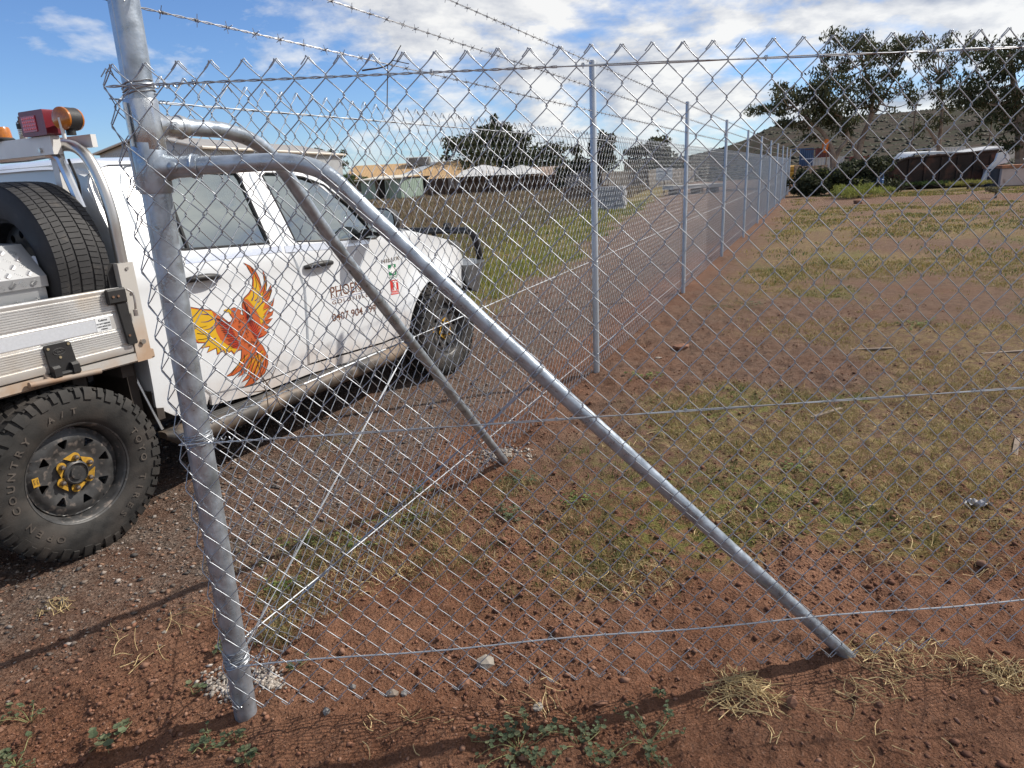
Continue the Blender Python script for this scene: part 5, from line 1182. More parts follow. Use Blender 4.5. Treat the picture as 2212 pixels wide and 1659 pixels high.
for p in ([(905, 860), (940, 845), (975, 815)], [(900, 940), (940, 905), (985, 880)], [(890, 1000), (930, 975), (985, 960)], [(820, 640), (830, 580), (815, 500)], [(890, 700), (915, 640), (925, 560)], [(920, 740), (955, 700), (985, 630)], [(180, 1040), (240, 1045), (300, 1030)], [(190, 1110), (260, 1120), (330, 1105)], [(200, 1180), (280, 1170), (350, 1150)], [(700, 1340), (690, 1420), (600, 1520)], [(780, 1330), (770, 1440), (690, 1580)], [(840, 1320), (850, 1440), (770, 1600)], [(890, 1320), (900, 1450), (820, 1610)], [(930, 1350), (930, 1450), (870, 1580)]):
    lines.append(ribbon(p, 6, 3))
deco('emblem_violet_marks', PU, RDR, pur, .0030)
deco('emblem_line_work', INK, RDR, lines, .0034)['kind'] = 'stuff'
deco('emblem_beak', YL, RDR, [[(478, 862), (500, 848), (530, 845), (556, 852), (556, 905), (540, 895), (535, 878), (510, 882), (490, 872)]], .0030)
deco('emblem_eye', PU, RDR, [[(568, 862), (585, 868), (598, 880), (580, 880), (570, 874)]], .0036)
BR = M('lettering_brown', (.15, .06, .032), .5)
def letter(body, p0, p1, hpx, mat, name, parent, spacing=1.0, bold=0.0, serif=False, lift=.0012, conv=C5):
    """door lettering between two pixel positions on the base line"""
    a_, b_ = sp(*conv(*p0)), sp(*conv(*p1)); top = sp(*conv(p0[0], p0[1] - hpx)); hgt_ = top[1] - a_[1]
    v, f = text_mesh(body, 1.0, spacing, bold); v = v - v.min(0)*np.array([1, 0]); W = v[:, 0].max(); cap = .72 if body.upper() == body else .74
    cap = max(.3, v[:, 1].max()); b = MB(); vv = []
    if serif:
        ex = []
    for x, y in v:
        xx = a_[0] + (b_[0] - a_[0])*x/W; zz = a_[1] + (b_[1] - a_[1])*x/W + y/cap*hgt_; vv.append((xx, LY(float(S(xx, zz)) - lift), zz))
    b.add(vv, f); o = b.build(name, mat, parent, False); o['kind'] = 'stuff'; return o
letter('PHOENIX', (1640, 728), (2068, 622), 118, BR, 'lettering', FDR, 1.0, .006)
ser = []                                                       # serifs on the first word
for x_ in (1640, 1668, 1705, 1738, 1762, 1870, 1925, 1945, 1975):
    for dy in (0, -112):
        y_ = 728 - (x_ - 1640)*.2477 + dy; ser.append([(x_ - 9, y_ + 5), (x_ + 12, y_), (x_ + 12, y_ + 4), (x_ - 9, y_ + 9)])
deco('lettering_serifs', BR, FDR, ser, .0013)
deco('lettering_rule', PU, FDR, [ribbon([(1640, 750), (1850, 703), (2090, 648)], 4)], .0012)
letter('GOLDFIELDS', (1655, 802), (2090, 702), 42, BR, 'lettering', FDR, 1.35, .010)
letter('0407 904 799', (1655, 985), (2125, 870), 84, BR, 'lettering', FDR, 1.0, .012)
CHROME = M('chrome_badge', (.75, .76, .78), .12, 1, .02)
letter('HILUX', (186, 580), (330, 545), 32, CHROME, 'badge_lettering', FDR, 1.2, .01, False, .004, C7)
GRN = M('sign_green', (.015, .20, .08), .45); SRED = M('sign_red', (.62, .04, .035), .45); SWH = M('sign_white', (.80, .80, .80), .45)
def c7poly(p): return [sp(*C7(*q)) for q in p]
g1 = deco('first_aid_sticker', GRN, FDR, [c7poly([(236, 592), (298, 582), (310, 668), (250, 678)])], .0012, True)
deco('first_aid_cross', SWH, FDR, [c7poly([(262, 594), (284, 590), (288, 612), (304, 609), (307, 634), (291, 637), (295, 660), (272, 664), (268, 642), (251, 645), (247, 620), (265, 617)])], .0018, True)
deco('first_aid_label', SWH, FDR, [c7poly([(248, 682), (312, 672), (314, 692), (250, 702)])], .0012, True)
letter('FIRST AID', (252, 698), (312, 688), 14, GRN, 'first_aid_print', FDR, 1, .01, False, .0018, C7)
deco('fire_sticker', SRED, FDR, [c7poly([(255, 716), (318, 706), (328, 822), (264, 834)])], .0012, True)
deco('fire_pictogram', SWH, FDR, [c7poly([(282, 735), (302, 731), (309, 790), (289, 794)]), c7poly([(276, 722), (300, 718), (303, 728), (278, 731)]), c7poly([(302, 722), (316, 726), (316, 732), (303, 729)])], .0018, True)
letter('FIRE', (268, 808), (322, 799), 12, SWH, 'fire_print', FDR, 1, .01, False, .0018, C7); letter('EXTINGUISHER', (268, 826), (326, 816), 12, SWH, 'fire_print', FDR, 1, .01, False, .0018, C7)
TAPE = M('reflective_body_tape', (.83, .86, .92), .18, .55, .06, 120)
deco('reflective_stripe', TAPE, RDR, [[sp(*C5(x, y)) for x, y in ((60, 275), (600, 222), (1095, 165), (1110, 230), (600, 297), (70, 362))]], .0011, True)
deco('reflective_stripe', TAPE, FDR, [[sp(*C5(x, y)) for x, y in ((1130, 168), (1600, 130), (2000, 92), (2060, 140), (1600, 205), (1150, 240))]], .0011, True)
# ================================================================== background buildings
def gz(u, v): p = gnd(u, v); return p
def facing(c):                                                 # heading so that local -y looks back at the viewer side
    return math.atan2(c[1], c[0]) - math.pi/2
def ribbed(b, p0, p1, z0, z1, n, amp=.02, nrm=None):
    """corrugated wall between two ground points"""
    p0, p1 = np.array(p0, float), np.array(p1, float); d = p1 - p0; Lg = np.linalg.norm(d); d /= Lg; nn = np.array([d[1], -d[0]]) if nrm is None else np.array(nrm)
    xs = []; 
    for i in range(n): xs += [(i, 0), (i + .35, 0), (i + .5, 1), (i + .85, 1)]
    xs.append((n, 0)); vv = []
    for t, h in xs:
        q = p0 + d*Lg*t/n + nn*amp*h; vv += [(q[0], q[1], z0), (q[0], q[1], z1 if np.isscalar(z1) else z1[0] + (z1[1] - z1[0])*t/n)]
    b.add(vv, [(2*i, 2*i + 2, 2*i + 3, 2*i + 1) for i in range(len(xs) - 1)])
# --- big steel shed beyond the truck
sh = 62.0
pL, pR = atdist(216, 338, sh), atdist(432, 319, sh*.96); pF = atdist(738, 352, sh*1.38)
eave = 5.0
shed = thing('steel_shed', 'large pale steel shed with low grey gable roof behind the truck cab', 'shed', (pR[0], pR[1], 0))
SHW = M('shed_cladding', (.48, .50, .52), .5, .1, .05, .4); SHR = M('shed_roof_sheet', (.30, .285, .27), .55, .1, .08, .3); TRIM = M('shed_trim', (.62, .58, .52), .5)
o2 = np.array([pR[0], pR[1]]); a2 = np.array([pL[0], pL[1]]) - o2; f2 = np.array([pF[0], pF[1]]) - o2
ez, fz = pR[2], pR[2]
apex = atdist(330, 292, sh*.98)[2]; rz_ = max(ez + 1.1, apex)
b = MB(); ribbed(b, (0, 0), f2, 0, ez, 90, .05); ribbed(b, a2, (0, 0), 0, ez, 50, .05); ribbed(b, f2, f2 + a2, 0, ez, 20, .05); b.add([(*a2, ez), (0, 0, ez), (*(a2/2), rz_)], [(0, 1, 2)]); b.add([(*(a2 + f2), ez), (*f2, ez), (*(a2/2 + f2), rz_)], [(0, 1, 2)]); ribbed(b, f2 + a2, a2, 0, ez, 20, .05)
b.build('wall', SHW, shed, False)
b = MB(); e_ = f2/np.linalg.norm(f2)*.4; q_ = a2/np.linalg.norm(a2)*.35
b.add([(*(-q_ - e_), ez - .05), (*(f2 - q_ + e_), ez - .05), (*(a2/2 + f2 + e_), rz_ + .06), (*(a2/2 - e_), rz_ + .06), (*(a2 + f2 + q_ + e_), ez - .05), (*(a2 + q_ - e_), ez - .05)], [(0, 1, 2, 3), (3, 2, 4, 5)]); b.build('roof', SHR, shed, False)
b = MB(); b.tube([(*(-q_*1.2 - e_), ez), (*(f2 - q_*1.2 + e_), ez)], .13, 6); b.tube([(*(-q_ - e_*1.05), ez), (*(a2/2 - e_*1.05), rz_ + .05), (*(a2 + q_ - e_*1.05), ez)], .10, 6); b.build('gutter', TRIM, shed)
# --- house with the tan roof
hc = gnd(870, 430); hd = 84.0
def P3(u, v, d): return atdist(u, v, d)
house = thing('house', 'long low house with tan metal roof behind the green shed', 'house', (P3(900, 400, hd)[0], hd, 0))
hx0 = house.location.x
TAN = M('tan_roof_sheet', (.44, .285, .135), .6, 0, .08, .5); DARKW = M('dark_brick', (.13, .105, .085), .9, 0, .2, 2)  # house walls in a dark brown brick tone
zr, zv = P3(940, 350, hd + 6)[2], P3(900, 381, hd)[2]
xl, xr_ = P3(738, 380, hd)[0] - hx0, P3(1075, 372, hd)[0] - hx0
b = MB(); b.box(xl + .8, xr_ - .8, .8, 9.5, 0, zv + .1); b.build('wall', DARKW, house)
b = MB(); b.add([(xl, 0, zv), (xr_, 0, zv), (xr_ - .5, 5.5, zr), (xl + .5, 5.5, zr), (xl, 11, zv), (xr_, 11, zv)], [(0, 1, 2, 3), (3, 2, 5, 4), (0, 3, 4), (1, 5, 2)]); ribs = MB()
for i in range(46):
    x = xl + (xr_ - xl)*(i + .5)/46; b.tube([(x, .0, zv + .02), (x, 5.5, zr + .02)], .03, 4)
rf = b.build('roof', TAN, house, False)
b = MB(); fxl, fxr = P3(905, 360, hd)[0] - hx0, P3(940, 360, hd)[0] - hx0
b.add([(fxl - 2.6, .3, zv + .13), (fxl - .9, .3, zv + .13), (fxr, 4.8, zr - .02), (fxr - .9, 4.8, zr + .0)], [(0, 1, 2, 3)]); b.build('roof_valley_sheet', M('zinc_sheet', (.50, .53, .56), .4, .3), rf, False)
b = MB(); b.box(xl - .2, xr_ + .2, -.25, .05, zv - .22, zv - .02); b.build('fascia', M('dark_fascia', (.10, .085, .07), .7), house)
for i in range(5):
    x = xl + 2.2 + i*(xr_ - xl - 4)/4; b = MB(); b.box(x - .6, x + .6, .76, .82, .9, 2.0); wn = b.build('window', M('house_window_%d' % i, (.03, .035, .04), .1), house); b = MB(); b.box(x - .68, x + .68, .72, .76, .82, .9); b.box(x - .03, x + .03, .73, .76, .9, 2.0); b.build('frame', TRIM, wn)
ac = P3(903, 343, hd + 4); b = MB(); cx = ac[0] - hx0; cw = 25*hd/F
b.bbox(cx - cw*1.0, cx + cw*1.0, 3.6, 5.2, zr - .35, zr + .62, .08); b.box(cx - cw*.3, cx + cw*.3, 4.0, 5.0, zr - 1.0, zr - .35); acb = b.build('evaporative_cooler', M('cooler_case', (.42, .40, .36), .6), house)
b = MB()
for i in range(8): b.box(cx - cw*.85, cx + cw*.85, 3.57, 3.6, zr - .25 + i*.1, zr - .19 + i*.1)
b.build('louvre', M('cooler_louvre', (.17, .16, .15), .7), acb)
# --- green garden shed
gd = 72.0; g0, g1, g2 = P3(783, 430, gd), P3(869, 432, gd*.985), P3(916, 430, gd*1.03)
gs = thing('garden_shed', 'small pale green corrugated shed with dark doorway in front of the tan roofed house', 'shed', (g1[0], g1[1], 0))
GRW = M('green_cladding', (.26, .34, .29), .55, 0, .08, .6); GRW2 = M('green_cladding_front', (.22, .28, .27), .55, 0, .08, .6)
gp0 = np.array([g0[0] - g1[0], g0[1] - g1[1]]); gp2 = np.array([g2[0] - g1[0], g2[1] - g1[1]]); zt1 = P3(869, 386, gd)[2]; zt0 = zt1 - .05
dn = gp0/np.linalg.norm(gp0); wl = np.linalg.norm(gp0)
b = MB(); ribbed(b, dn*0, gp2, 0, zt1, 12, .03); ribbed(b, gp0, dn*wl*.64, 0, zt1, 8, .03); ribbed(b, dn*wl*.40, dn*0, 0, zt1, 10, .03); b.build('wall', GRW, gs, False)
b = MB(); q0, q1 = dn*wl*.64, dn*wl*.40; nb = np.array([-dn[1], dn[0]]); nb = nb if nb[1] > 0 else -nb; b.add([(*(q0 + nb*.6), 0), (*(q1 + nb*.6), 0), (*(q1 + nb*.6), zt1), (*(q0 + nb*.6), zt1)], [(0, 1, 2, 3)]); b.build('doorway', M('shed_interior_shade', (.03, .028, .026), .9), gs)  # near-black sheet behind the opening stands in for the shade inside
b = MB(); b.add([(*(q1 + nb*.05), .05), (*(q1 - nb*.5 - dn*.35), .05), (*(q1 - nb*.5 - dn*.35), zt1 - .15), (*(q1 + nb*.05), zt1 - .15)], [(0, 1, 2, 3)]); b.build('door', GRW2, gs, False)
b = MB(); o_ = -nb*.35; b.add([(*(gp0 + dn*.5 + o_), zt1 + .05), (*(-dn*.25 + o_), zt1 + .1), (*(gp2*1.03 - dn*.25), zt1 + .45), (*(gp0 + gp2*1.03 + dn*.5), zt1 + .4)], [(0, 1, 2, 3)]); b.tube([(*(gp0 + dn*.5 + o_), zt1 + .02), (*(-dn*.25 + o_), zt1 + .07)], .07, 5); b.build('roof', M('cream_sheet', (.66, .62, .52), .5, .1), gs, False)
# --- patchwork of lean-to verandas
vd = 78.0
ver = thing('veranda', 'dark timber veranda with patched white roof sheets beside the green shed', 'veranda', (P3(1040, 420, vd)[0], vd, 0)); vx = ver.location.x
def vxx(u): return P3(u, 410, vd)[0] - vx
TIM = M('weathered_timber', (.16, .12, .09), .9, 0, .3, 3); WSH = M('white_roof_sheet', (.55, .55, .54), .5, .1, .15, .6)
zv1, zv2 = P3(1000, 383, vd)[2], P3(1000, 362, vd)[2]
b = MB(); b.box(vxx(918), vxx(1235), 5.0, 5.2, 0, zv1); b.build('back_wall', M('veranda_wall', (.11, .085, .07), .9, 0, .3, 1.2), ver)
for i in range(16):
    x = vxx(922) + (vxx(1230) - vxx(922))*i/15; b = MB(); b.box(x - .06, x + .06, 0, .12, 0, zv1 - (.25 if i % 3 else 0)); b.build('post', TIM, ver)
for j, (ua, ub, h0, h1, mt) in enumerate(((925, 1010, 0, .45, TAN), (985, 1105, .05, 1.5, WSH), (1085, 1175, 0, 1.25, WSH), (1150, 1240, -.2, .75, M('rusty_sheet', (.30, .22, .17), .7, .1, .3, .8)))):
    b = MB(); xa, xb_ = vxx(ua), vxx(ub); n = 14
    for i in range(n):
        x0, x1 = xa + (xb_ - xa)*i/n, xa + (xb_ - xa)*(i + .82)/n; k0 = .75*max(0, 1 - abs((i + .5)/n - .5)*2) if h1 > 1 else 1
        b.add([(x0, -.6, zv1 + h0), (x1, -.6, zv1 + h0), (x1 + (0 if h1 < 1 else (.5 - i/n)*1.5), 4.5, zv1 + h0 + (h1 - h0)*(.5 + .5*k0)), (x0 + (0 if h1 < 1 else (.5 - i/n)*1.5), 4.5, zv1 + h0 + (h1 - h0)*(.5 + .5*k0))], [(0, 1, 2, 3)])
    b.build('roof_sheet', mt, ver, False)
for i in range(9):
    x = vxx(1005 + i*26); b = MB()
    for z in np.arange(.2, zv1 - .6, .35): b.box(x, x + .9, .14, .17, z, z + .06)
    for q in np.arange(0, .9, .25): b.box(x + q, x + q + .05, .17, .20, .2, zv1 - .6)
    b.build('lattice', TIM, ver)
ww = MB(); ww.box(vxx(962), vxx(985), 4.9, 4.99, .8, 2.2); ww.build('door', M('pale_door', (.42, .45, .48), .6), ver)
# --- timber fence, block stack, slat pile, sign and wreckage along the track
def fence_line(label, pts, h, mat, pw, name='timber_fence', cat='fence'):
    p0 = pts[0]; t = thing(name, label, cat, (p0[0], p0[1], 0)); k = 0
    for a, c in zip(pts[:-1], pts[1:]):
        a, c = np.array(a) - np.array(p0), np.array(c) - np.array(p0); Lg = np.linalg.norm(c - a); d = (c - a)/Lg; ang = math.atan2(d[1], d[0])
        for i in range(int(Lg/pw)):
            q = a + d*(i + .5)*pw; b = MB(); hh = h + random.uniform(-.1, .05); b.box(-pw*.46, pw*.46, -.02, .02, .05, hh, Matrix.Translation((q[0], q[1], 0)) @ Matrix.Rotation(ang + random.uniform(-.04, .04), 4, 'Z')); b.build('paling', mat, t)
    return t
fl = [P3(1222, 395, 70), P3(1300, 395, 66), P3(1400, 385, 72), P3(1500, 380, 84)]
fence_line('grey weathered timber fence behind the block stack', [(p[0], p[1]) for p in fl], 1.75, M('grey_paling', (.17, .155, .14), .9, 0, .3, .7), 1.1)
bl = gnd(1317, 455); bs = thing('block_stack', 'stack of grey concrete blocks in the verge beside the gravel track', 'block stack', (bl[0], bl[1], H(bl[0], bl[1])), -.3)
BLK = M('concrete_block', (.30, .31, .33), .9, 0, .15, 4, .004, 30); bw_ = 1.22
for lay in range(5):
    for i in range(3):
        for j in range(2):
            b = MB(); x = -bw_/2 + i*bw_/3 + (.06 if lay % 2 else 0) + random.uniform(-.01, .01); y = j*.42; b.bbox(x, x + bw_/3 - .02, y, y + .40, lay*.205, lay*.205 + .195, .012); b.build('block', BLK, bs)
sp_ = gnd(1262, 425); pl = thing('slat_pile', 'leaning pile of pale timber slats behind the block stack', 'timber pile', (P3(1268, 395, 44)[0], 44, 0)); SLT = M('pale_slat', (.40, .37, .33), .85, 0, .2, 3)
for i in range(7):
    b = MB(); b.box(-1.1, 1.1, -.06, .06, -.02, .02, Matrix.Translation((i*.30 - 1.0, 0, .95 - .02*i)) @ Matrix.Rotation(.62, 4, 'Y') @ Matrix.Rotation(.1, 4, 'Z')); b.build('slat', SLT, pl)
b = MB(); b.box(-1.5, 1.4, .2, .3, 0, .9); b.build('frame', TIM, pl)
sg_ = thing('sign_board', 'small white sign board on a post beyond the fence near the track bend', 'sign', (P3(1435, 370, 48)[0], 48, 0)); b = MB(); b.box(-.04, .04, 0, .05, 0, 1.6); b.build('post', TIM, sg_); b = MB(); b.box(-.55, .55, -.03, 0, .95, 1.75); b.build('board', M('sign_board_white', (.50, .53, .56), .6), sg_)
b = MB()
for q in range(3): b.box(-.42, .42, -.036, -.031, 1.10 + q*.2, 1.18 + q*.2)
b.build('print', M('sign_board_grey', (.30, .34, .38), .6), sg_)
tk = gnd(1505, 418); tr = thing('concrete_trough', 'flat pale concrete slab lying on bearers at the track edge', 'slab', (tk[0], tk[1], 0), .3); b = MB(); b.bbox(-2.2, 1.6, -.7, .7, .35, .60, .03); b.build('slab', M('pale_concrete', (.42, .42, .41), .9, 0, .1, 2), tr)
for x in (-1.7, 0, 1.2): b = MB(); b.box(x - .1, x + .1, -.6, .6, 0, .35); b.build('bearer', TIM, tr)
# ------------------------------------------------------------------ right side: skip, wrecks, sheds
RUST = M('rusty_steel', (.032, .02, .016), .85, .1, .4, 1.5, .01, 20, col2=(.10, .045, .03), c2scale=1.2, c2lo=.5, c2hi=.62)
skp = P3(2030, 400, 37.0); sk = thing('skip_bin', 'long dark rusty steel skip with sloping end among the grass', 'skip bin', (skp[0], 37.0, 0), -.12); sx0 = skp[0]
def X37(u): return P3(u, 380, 37.0)[0] - sx0
zt = P3(2020, 338, 37)[2]; L0, L1, L2 = X37(1895), X37(1945), X37(2140)
outl = [(L0, .05), (L2 - .2, .05), (L2, zt + .15), (L1 + .3, zt - .05), (L1 - .1, zt - .25), (L0 + .1, .55)]
b = MB(); b.prism(outl, lambda u, v, w: (u, w, v), 0, .08); b.prism(outl, lambda u, v, w: (u, w, v), 2.2, 2.28); b.box(L0, L2 - .2, .08, 2.2, .05, .12); b.box(L2 - .16, L2 - .08, .08, 2.2, .12, zt); b.build('shell', RUST, sk)
b = MB(); b.tube([(L1 - .1, -.03, zt - .22), (L1 + .3, -.03, zt - .02), (L2, -.03, zt + .16)], .06, 6); b.build('rim', RUST, sk)
for i in range(6): x = L1 + .5 + i*(L2 - L1 - .8)/5; b = MB(); b.box(x - .05, x + .05, -.07, 0, .1, zt - .05); b.build('rib', RUST, sk)
WRK = M('wreck_white', (.62, .64, .66), .4, 0, .1, 1.5, coat=.3, col2=(.12, .07, .05), c2scale=1.4, c2lo=.62, c2hi=.75)
wp = P3(2060, 345, 39.5); wr = thing('car_wreck', 'crumpled white car body with bent roof dumped behind the rusty skip', 'wreck', (wp[0], 39.5, 0)); 
def X39(u): return P3(u, 340, 39.5)[0] - wp[0]
def Z39(v): return P3(2060, v, 39.5)[2]
b = MB(); rp_ = [(X39(1955), Z39(347)), (X39(1968), Z39(330)), (X39(1985), Z39(326)), (X39(2050), Z39(327)), (X39(2090), Z39(330)), (X39(2125), Z39(326)), (X39(2165), Z39(322))]
sp1 = [tuple(p) for p in spline(rp_, 4)]; n = len(sp1); b.add([(x, 0, z) for x, z in sp1] + [(x, 1.4, z + .08) for x, z in sp1] + [(x, 0, z - .10) for x, z in sp1], [(i, i + 1, n + i + 1, n + i) for i in range(n - 1)] + [(i, 2*n + i, 2*n + i + 1, i + 1) for i in range(n - 1)]); b.build('roof', WRK, wr)
b = MB(); hp_ = [(X39(1880), Z39(356)), (X39(1905), Z39(349)), (X39(1940), Z39(344)), (X39(1966), Z39(348))]; sp2 = [tuple(p) for p in spline(hp_, 4)]; n = len(sp2); b.add([(x, -.1, z) for x, z in sp2] + [(x, 1.3, z + .1) for x, z in sp2] + [(x, -.1, z - .25) for x, z in sp2], [(i, i + 1, n + i + 1, n + i) for i in range(n - 1)] + [(i, 2*n + i, 2*n + i + 1, i + 1) for i in range(n - 1)]); b.build('bonnet', WRK, wr)
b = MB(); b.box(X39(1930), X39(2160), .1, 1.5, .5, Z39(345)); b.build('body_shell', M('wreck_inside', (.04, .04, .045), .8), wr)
b = MB(); b.tube([(X39(2150), -.1, .4), (X39(2154), -.1, Z39(350)), (X39(2163), 0, Z39(325))], .05, 6); b.tube([(X39(1965), 0, Z39(348)), (X39(1975), .0, Z39(328))], .04, 6); b.build('pillar', M('wreck_pillar', (.05, .05, .055), .6), wr)
wf = P3(2155, 385, 35.5); wd_ = thing('car_wreck', 'torn white car front corner leaning against the end of the skip', 'wreck part', (wf[0], 35.5, 0)); b = MB()
fp = [(-.55, .1), (-.42, .45), (-.28, .85), (-.05, 1.05), (.40, 1.12), (.55, 1.35), (.30, 1.65), (-.15, 1.60), (-.22, 1.25), (-.45, .95), (-.62, .55), (-.70, .15)]
b.prism(fp, lambda u, v, w: (u, w + .3*u*u, v), 0, .12); b.build('panel', WRK, wd_)
b = MB(); b.tube([(-.1, .12, 0), (-.1, .12, .85)], .40, 16); b.build('tarp_roll', M('dark_tarp', (.03, .035, .05), .7), wd_)
ct = P3(2215, 400, 35); cn = thing('steel_tank', 'pale pink square steel tank with rusty top edge beside the wreck', 'tank', (ct[0], 35, 0), -.05); b = MB(); w_ = 52*35/F; b.bbox(-w_, w_*2, 0, 1.5, .0, P3(2200, 362, 35)[2], .04); b.build('tank', M('faded_paint', (.50, .40, .37), .7, 0, .15, 2, col2=(.22, .12, .08), c2scale=2.5, c2lo=.6, c2hi=.75), cn)
b = MB(); zt = P3(2200, 362, 35)[2]; b.box(-w_ - .05, w_*2, -.06, 1.56, zt, zt + .14); b.build('top_frame', M('rust_orange', (.30, .13, .07), .8, 0, .3, 4), cn); b = MB(); b.add([(-.1, -.1, zt + .16), (.5, -.1, zt + .35), (1.0, -.05, zt + .2), (.9, .8, zt + .3), (.2, .8, zt + .42)], [(0, 1, 4), (1, 3, 4), (1, 2, 3)]); b.build('crumpled_sheet', WRK, cn)
bb = P3(1888, 395, 35.0); bn = thing('drum', 'blue plastic drum standing between bushes and rusty skip', 'drum', (bb[0], 35.0, .0)); b = MB(); b.lathe([(.0, 0), (.38, .0), (.42, .1), (.42, .28), (.44, .30), (.42, .32), (.42, .6), (.44, .62), (.42, .64), (.40, .95), (0, .97)], lambda x, y, w: (x, y, w), 20); b.build('shell', M('blue_plastic', (.05, .12, .30), .5), bn); b = MB(); b.box(-.5, .55, -.3, .3, .97, 1.03); b.build('lid_board', TIM, bn)
def container(label, u0, u1, v0, v1, d, colr, cat='container', nm='container'):
    a_, c_ = P3(u0, v1, d), P3(u1, v0, d); t = thing(nm, label, cat, ((a_[0] + c_[0])/2, d, 0)); w_ = (c_[0] - a_[0])/2; mt = M('paint_' + label.split()[0] + str(u0), colr, .6, 0, .12, 1.2, col2=(.2, .12, .09), c2scale=1, c2lo=.62, c2hi=.8); b = MB(); zb = max(0, a_[2]); ribbed(b, (-w_, 0), (w_, 0), 0, c_[2], max(6, int(w_*8)), .05); ribbed(b, (w_, 0), (w_, 2.4), 0, c_[2], 8, .05); b.build('side', mt, t, False); b = MB(); b.box(-w_ - .05, w_ + .05, -.06, 2.45, c_[2], c_[2] + .08); b.build('roof', mt, t); b = MB()
    for x in (-w_, w_): b.box(x - .06, x + .06, -.07, .05, 0, c_[2]); 
    b.build('corner_casting', mt, t); return t
container('blue steel container standing at the foot of the hill', 1728, 1757, 321, 347, 74, (.05, .10, .20))
container('maroon steel container beside the blue one below the hill', 1761, 1790, 321, 350, 70, (.12, .035, .035))
container('white caravan body with red stripe parked beyond the hedge', 1756, 1822, 340, 372, 60, (.58, .60, .62), 'caravan', 'caravan')
container('long white truck body with open side below the hill', 2008, 2084, 318, 347, 66, (.60, .62, .64), 'truck body', 'truck_body')
container('dull red container behind the gum trunks', 1835, 1880, 338, 362, 72, (.20, .05, .045))
ws = P3(1785, 340, 52); wn_ = thing('windsock', 'limp orange windsock hanging on a thin rusty pole', 'windsock', (ws[0], 52, 0)); b = MB(); b.tube([(0, 0, 0), (0, 0, P3(1787, 297, 52)[2])], .035, 6); b.build('pole', M('rust_pole', (.22, .12, .06), .8), wn_); z1 = P3(1787, 297, 52)[2]; b = MB(); b.tube(spline([(0, 0, z1), (-.12, 0, z1 - .35), (-.15, 0, z1 - .75), (-.12, 0, z1 - 1.05)], 4), [.10, .14, .19, .22, .23, .23, .22, .21, .20, .19, .17, .15, .10], 10); b.build('sock', M('orange_fabric', (.75, .20, .03), .8), wn_)
yd_ = P3(1712, 372, 46); yo = thing('yellow_loader', 'small yellow machine half hidden behind the end of the fence', 'machine', (yd_[0], 46, 0)); b = MB(); b.bbox(-.7, .7, 0, 1.2, .5, 1.1, .08); b.bbox(-.3, .5, .1, 1.0, 1.1, 1.5, .08); b.build('body', M('yellow_paint', (.50, .26, .03), .6), yo)
for x in (-.5, .5): b = MB(); b.tube([(x, -.1, .3), (x, .1, .3)], .32, 14); b.build('wheel', RUBBER, yo)
fence_line('low rusty iron fence behind the dark hedge', [(P3(1715, 370, 44)[0], 44), (P3(1790, 370, 46)[0], 46)], 1.5, M('rusty_iron', (.16, .11, .085), .85, 0, .3, 1), .7, 'iron_fence')
for i, (u, d, h_) in enumerate(((1965, 50, 5.2), (2130, 58, 4.6), (1690, 60, 3.0))):
    p = P3(u, 350, d); t = thing('pole', ['thin dark steel pole rising behind the wreck', 'thin pole on the slope right of the gums', 'short pole just beyond the fence end'][i], 'pole', (p[0], d, 0)); b = MB(); b.tube([(0, 0, 0), (0, 0, h_)], .05, 6); b.box(-.3, .3, -.03, .03, h_ - .2, h_ - .1); b.build('shaft', TIM, t)
# dark spoil bank below the hill
def bank():
    v, f = [], []; n = 40; u0, u1 = 1925, 2500
    for i in range(n + 1):
        u = u0 + (u1 - u0)*i/n; e = min(1, i/9)
        for d, z in ((88, 0), (96, None), (110, None), (118, 0)):
            p = P3(u, 350, d); top = P3(u, 334 - 26*min(1, i/20), 96)[2]*e
            v.append((p[0], d, -.2 if z == 0 else top + random.uniform(-.15, .15)))
    for i in range(n):
        for j in range(3): f.append((i*4 + j, (i + 1)*4 + j, (i + 1)*4 + j + 1, i*4 + j + 1))
    b = MB(); b.add(v, f); o = b.build('embankment', M('dark_spoil', (.075, .068, .065), .95, 0, .2, .4), None); tag(o, 'dark grey spoil bank at the foot of the hill', None, kind='structure')
bank()
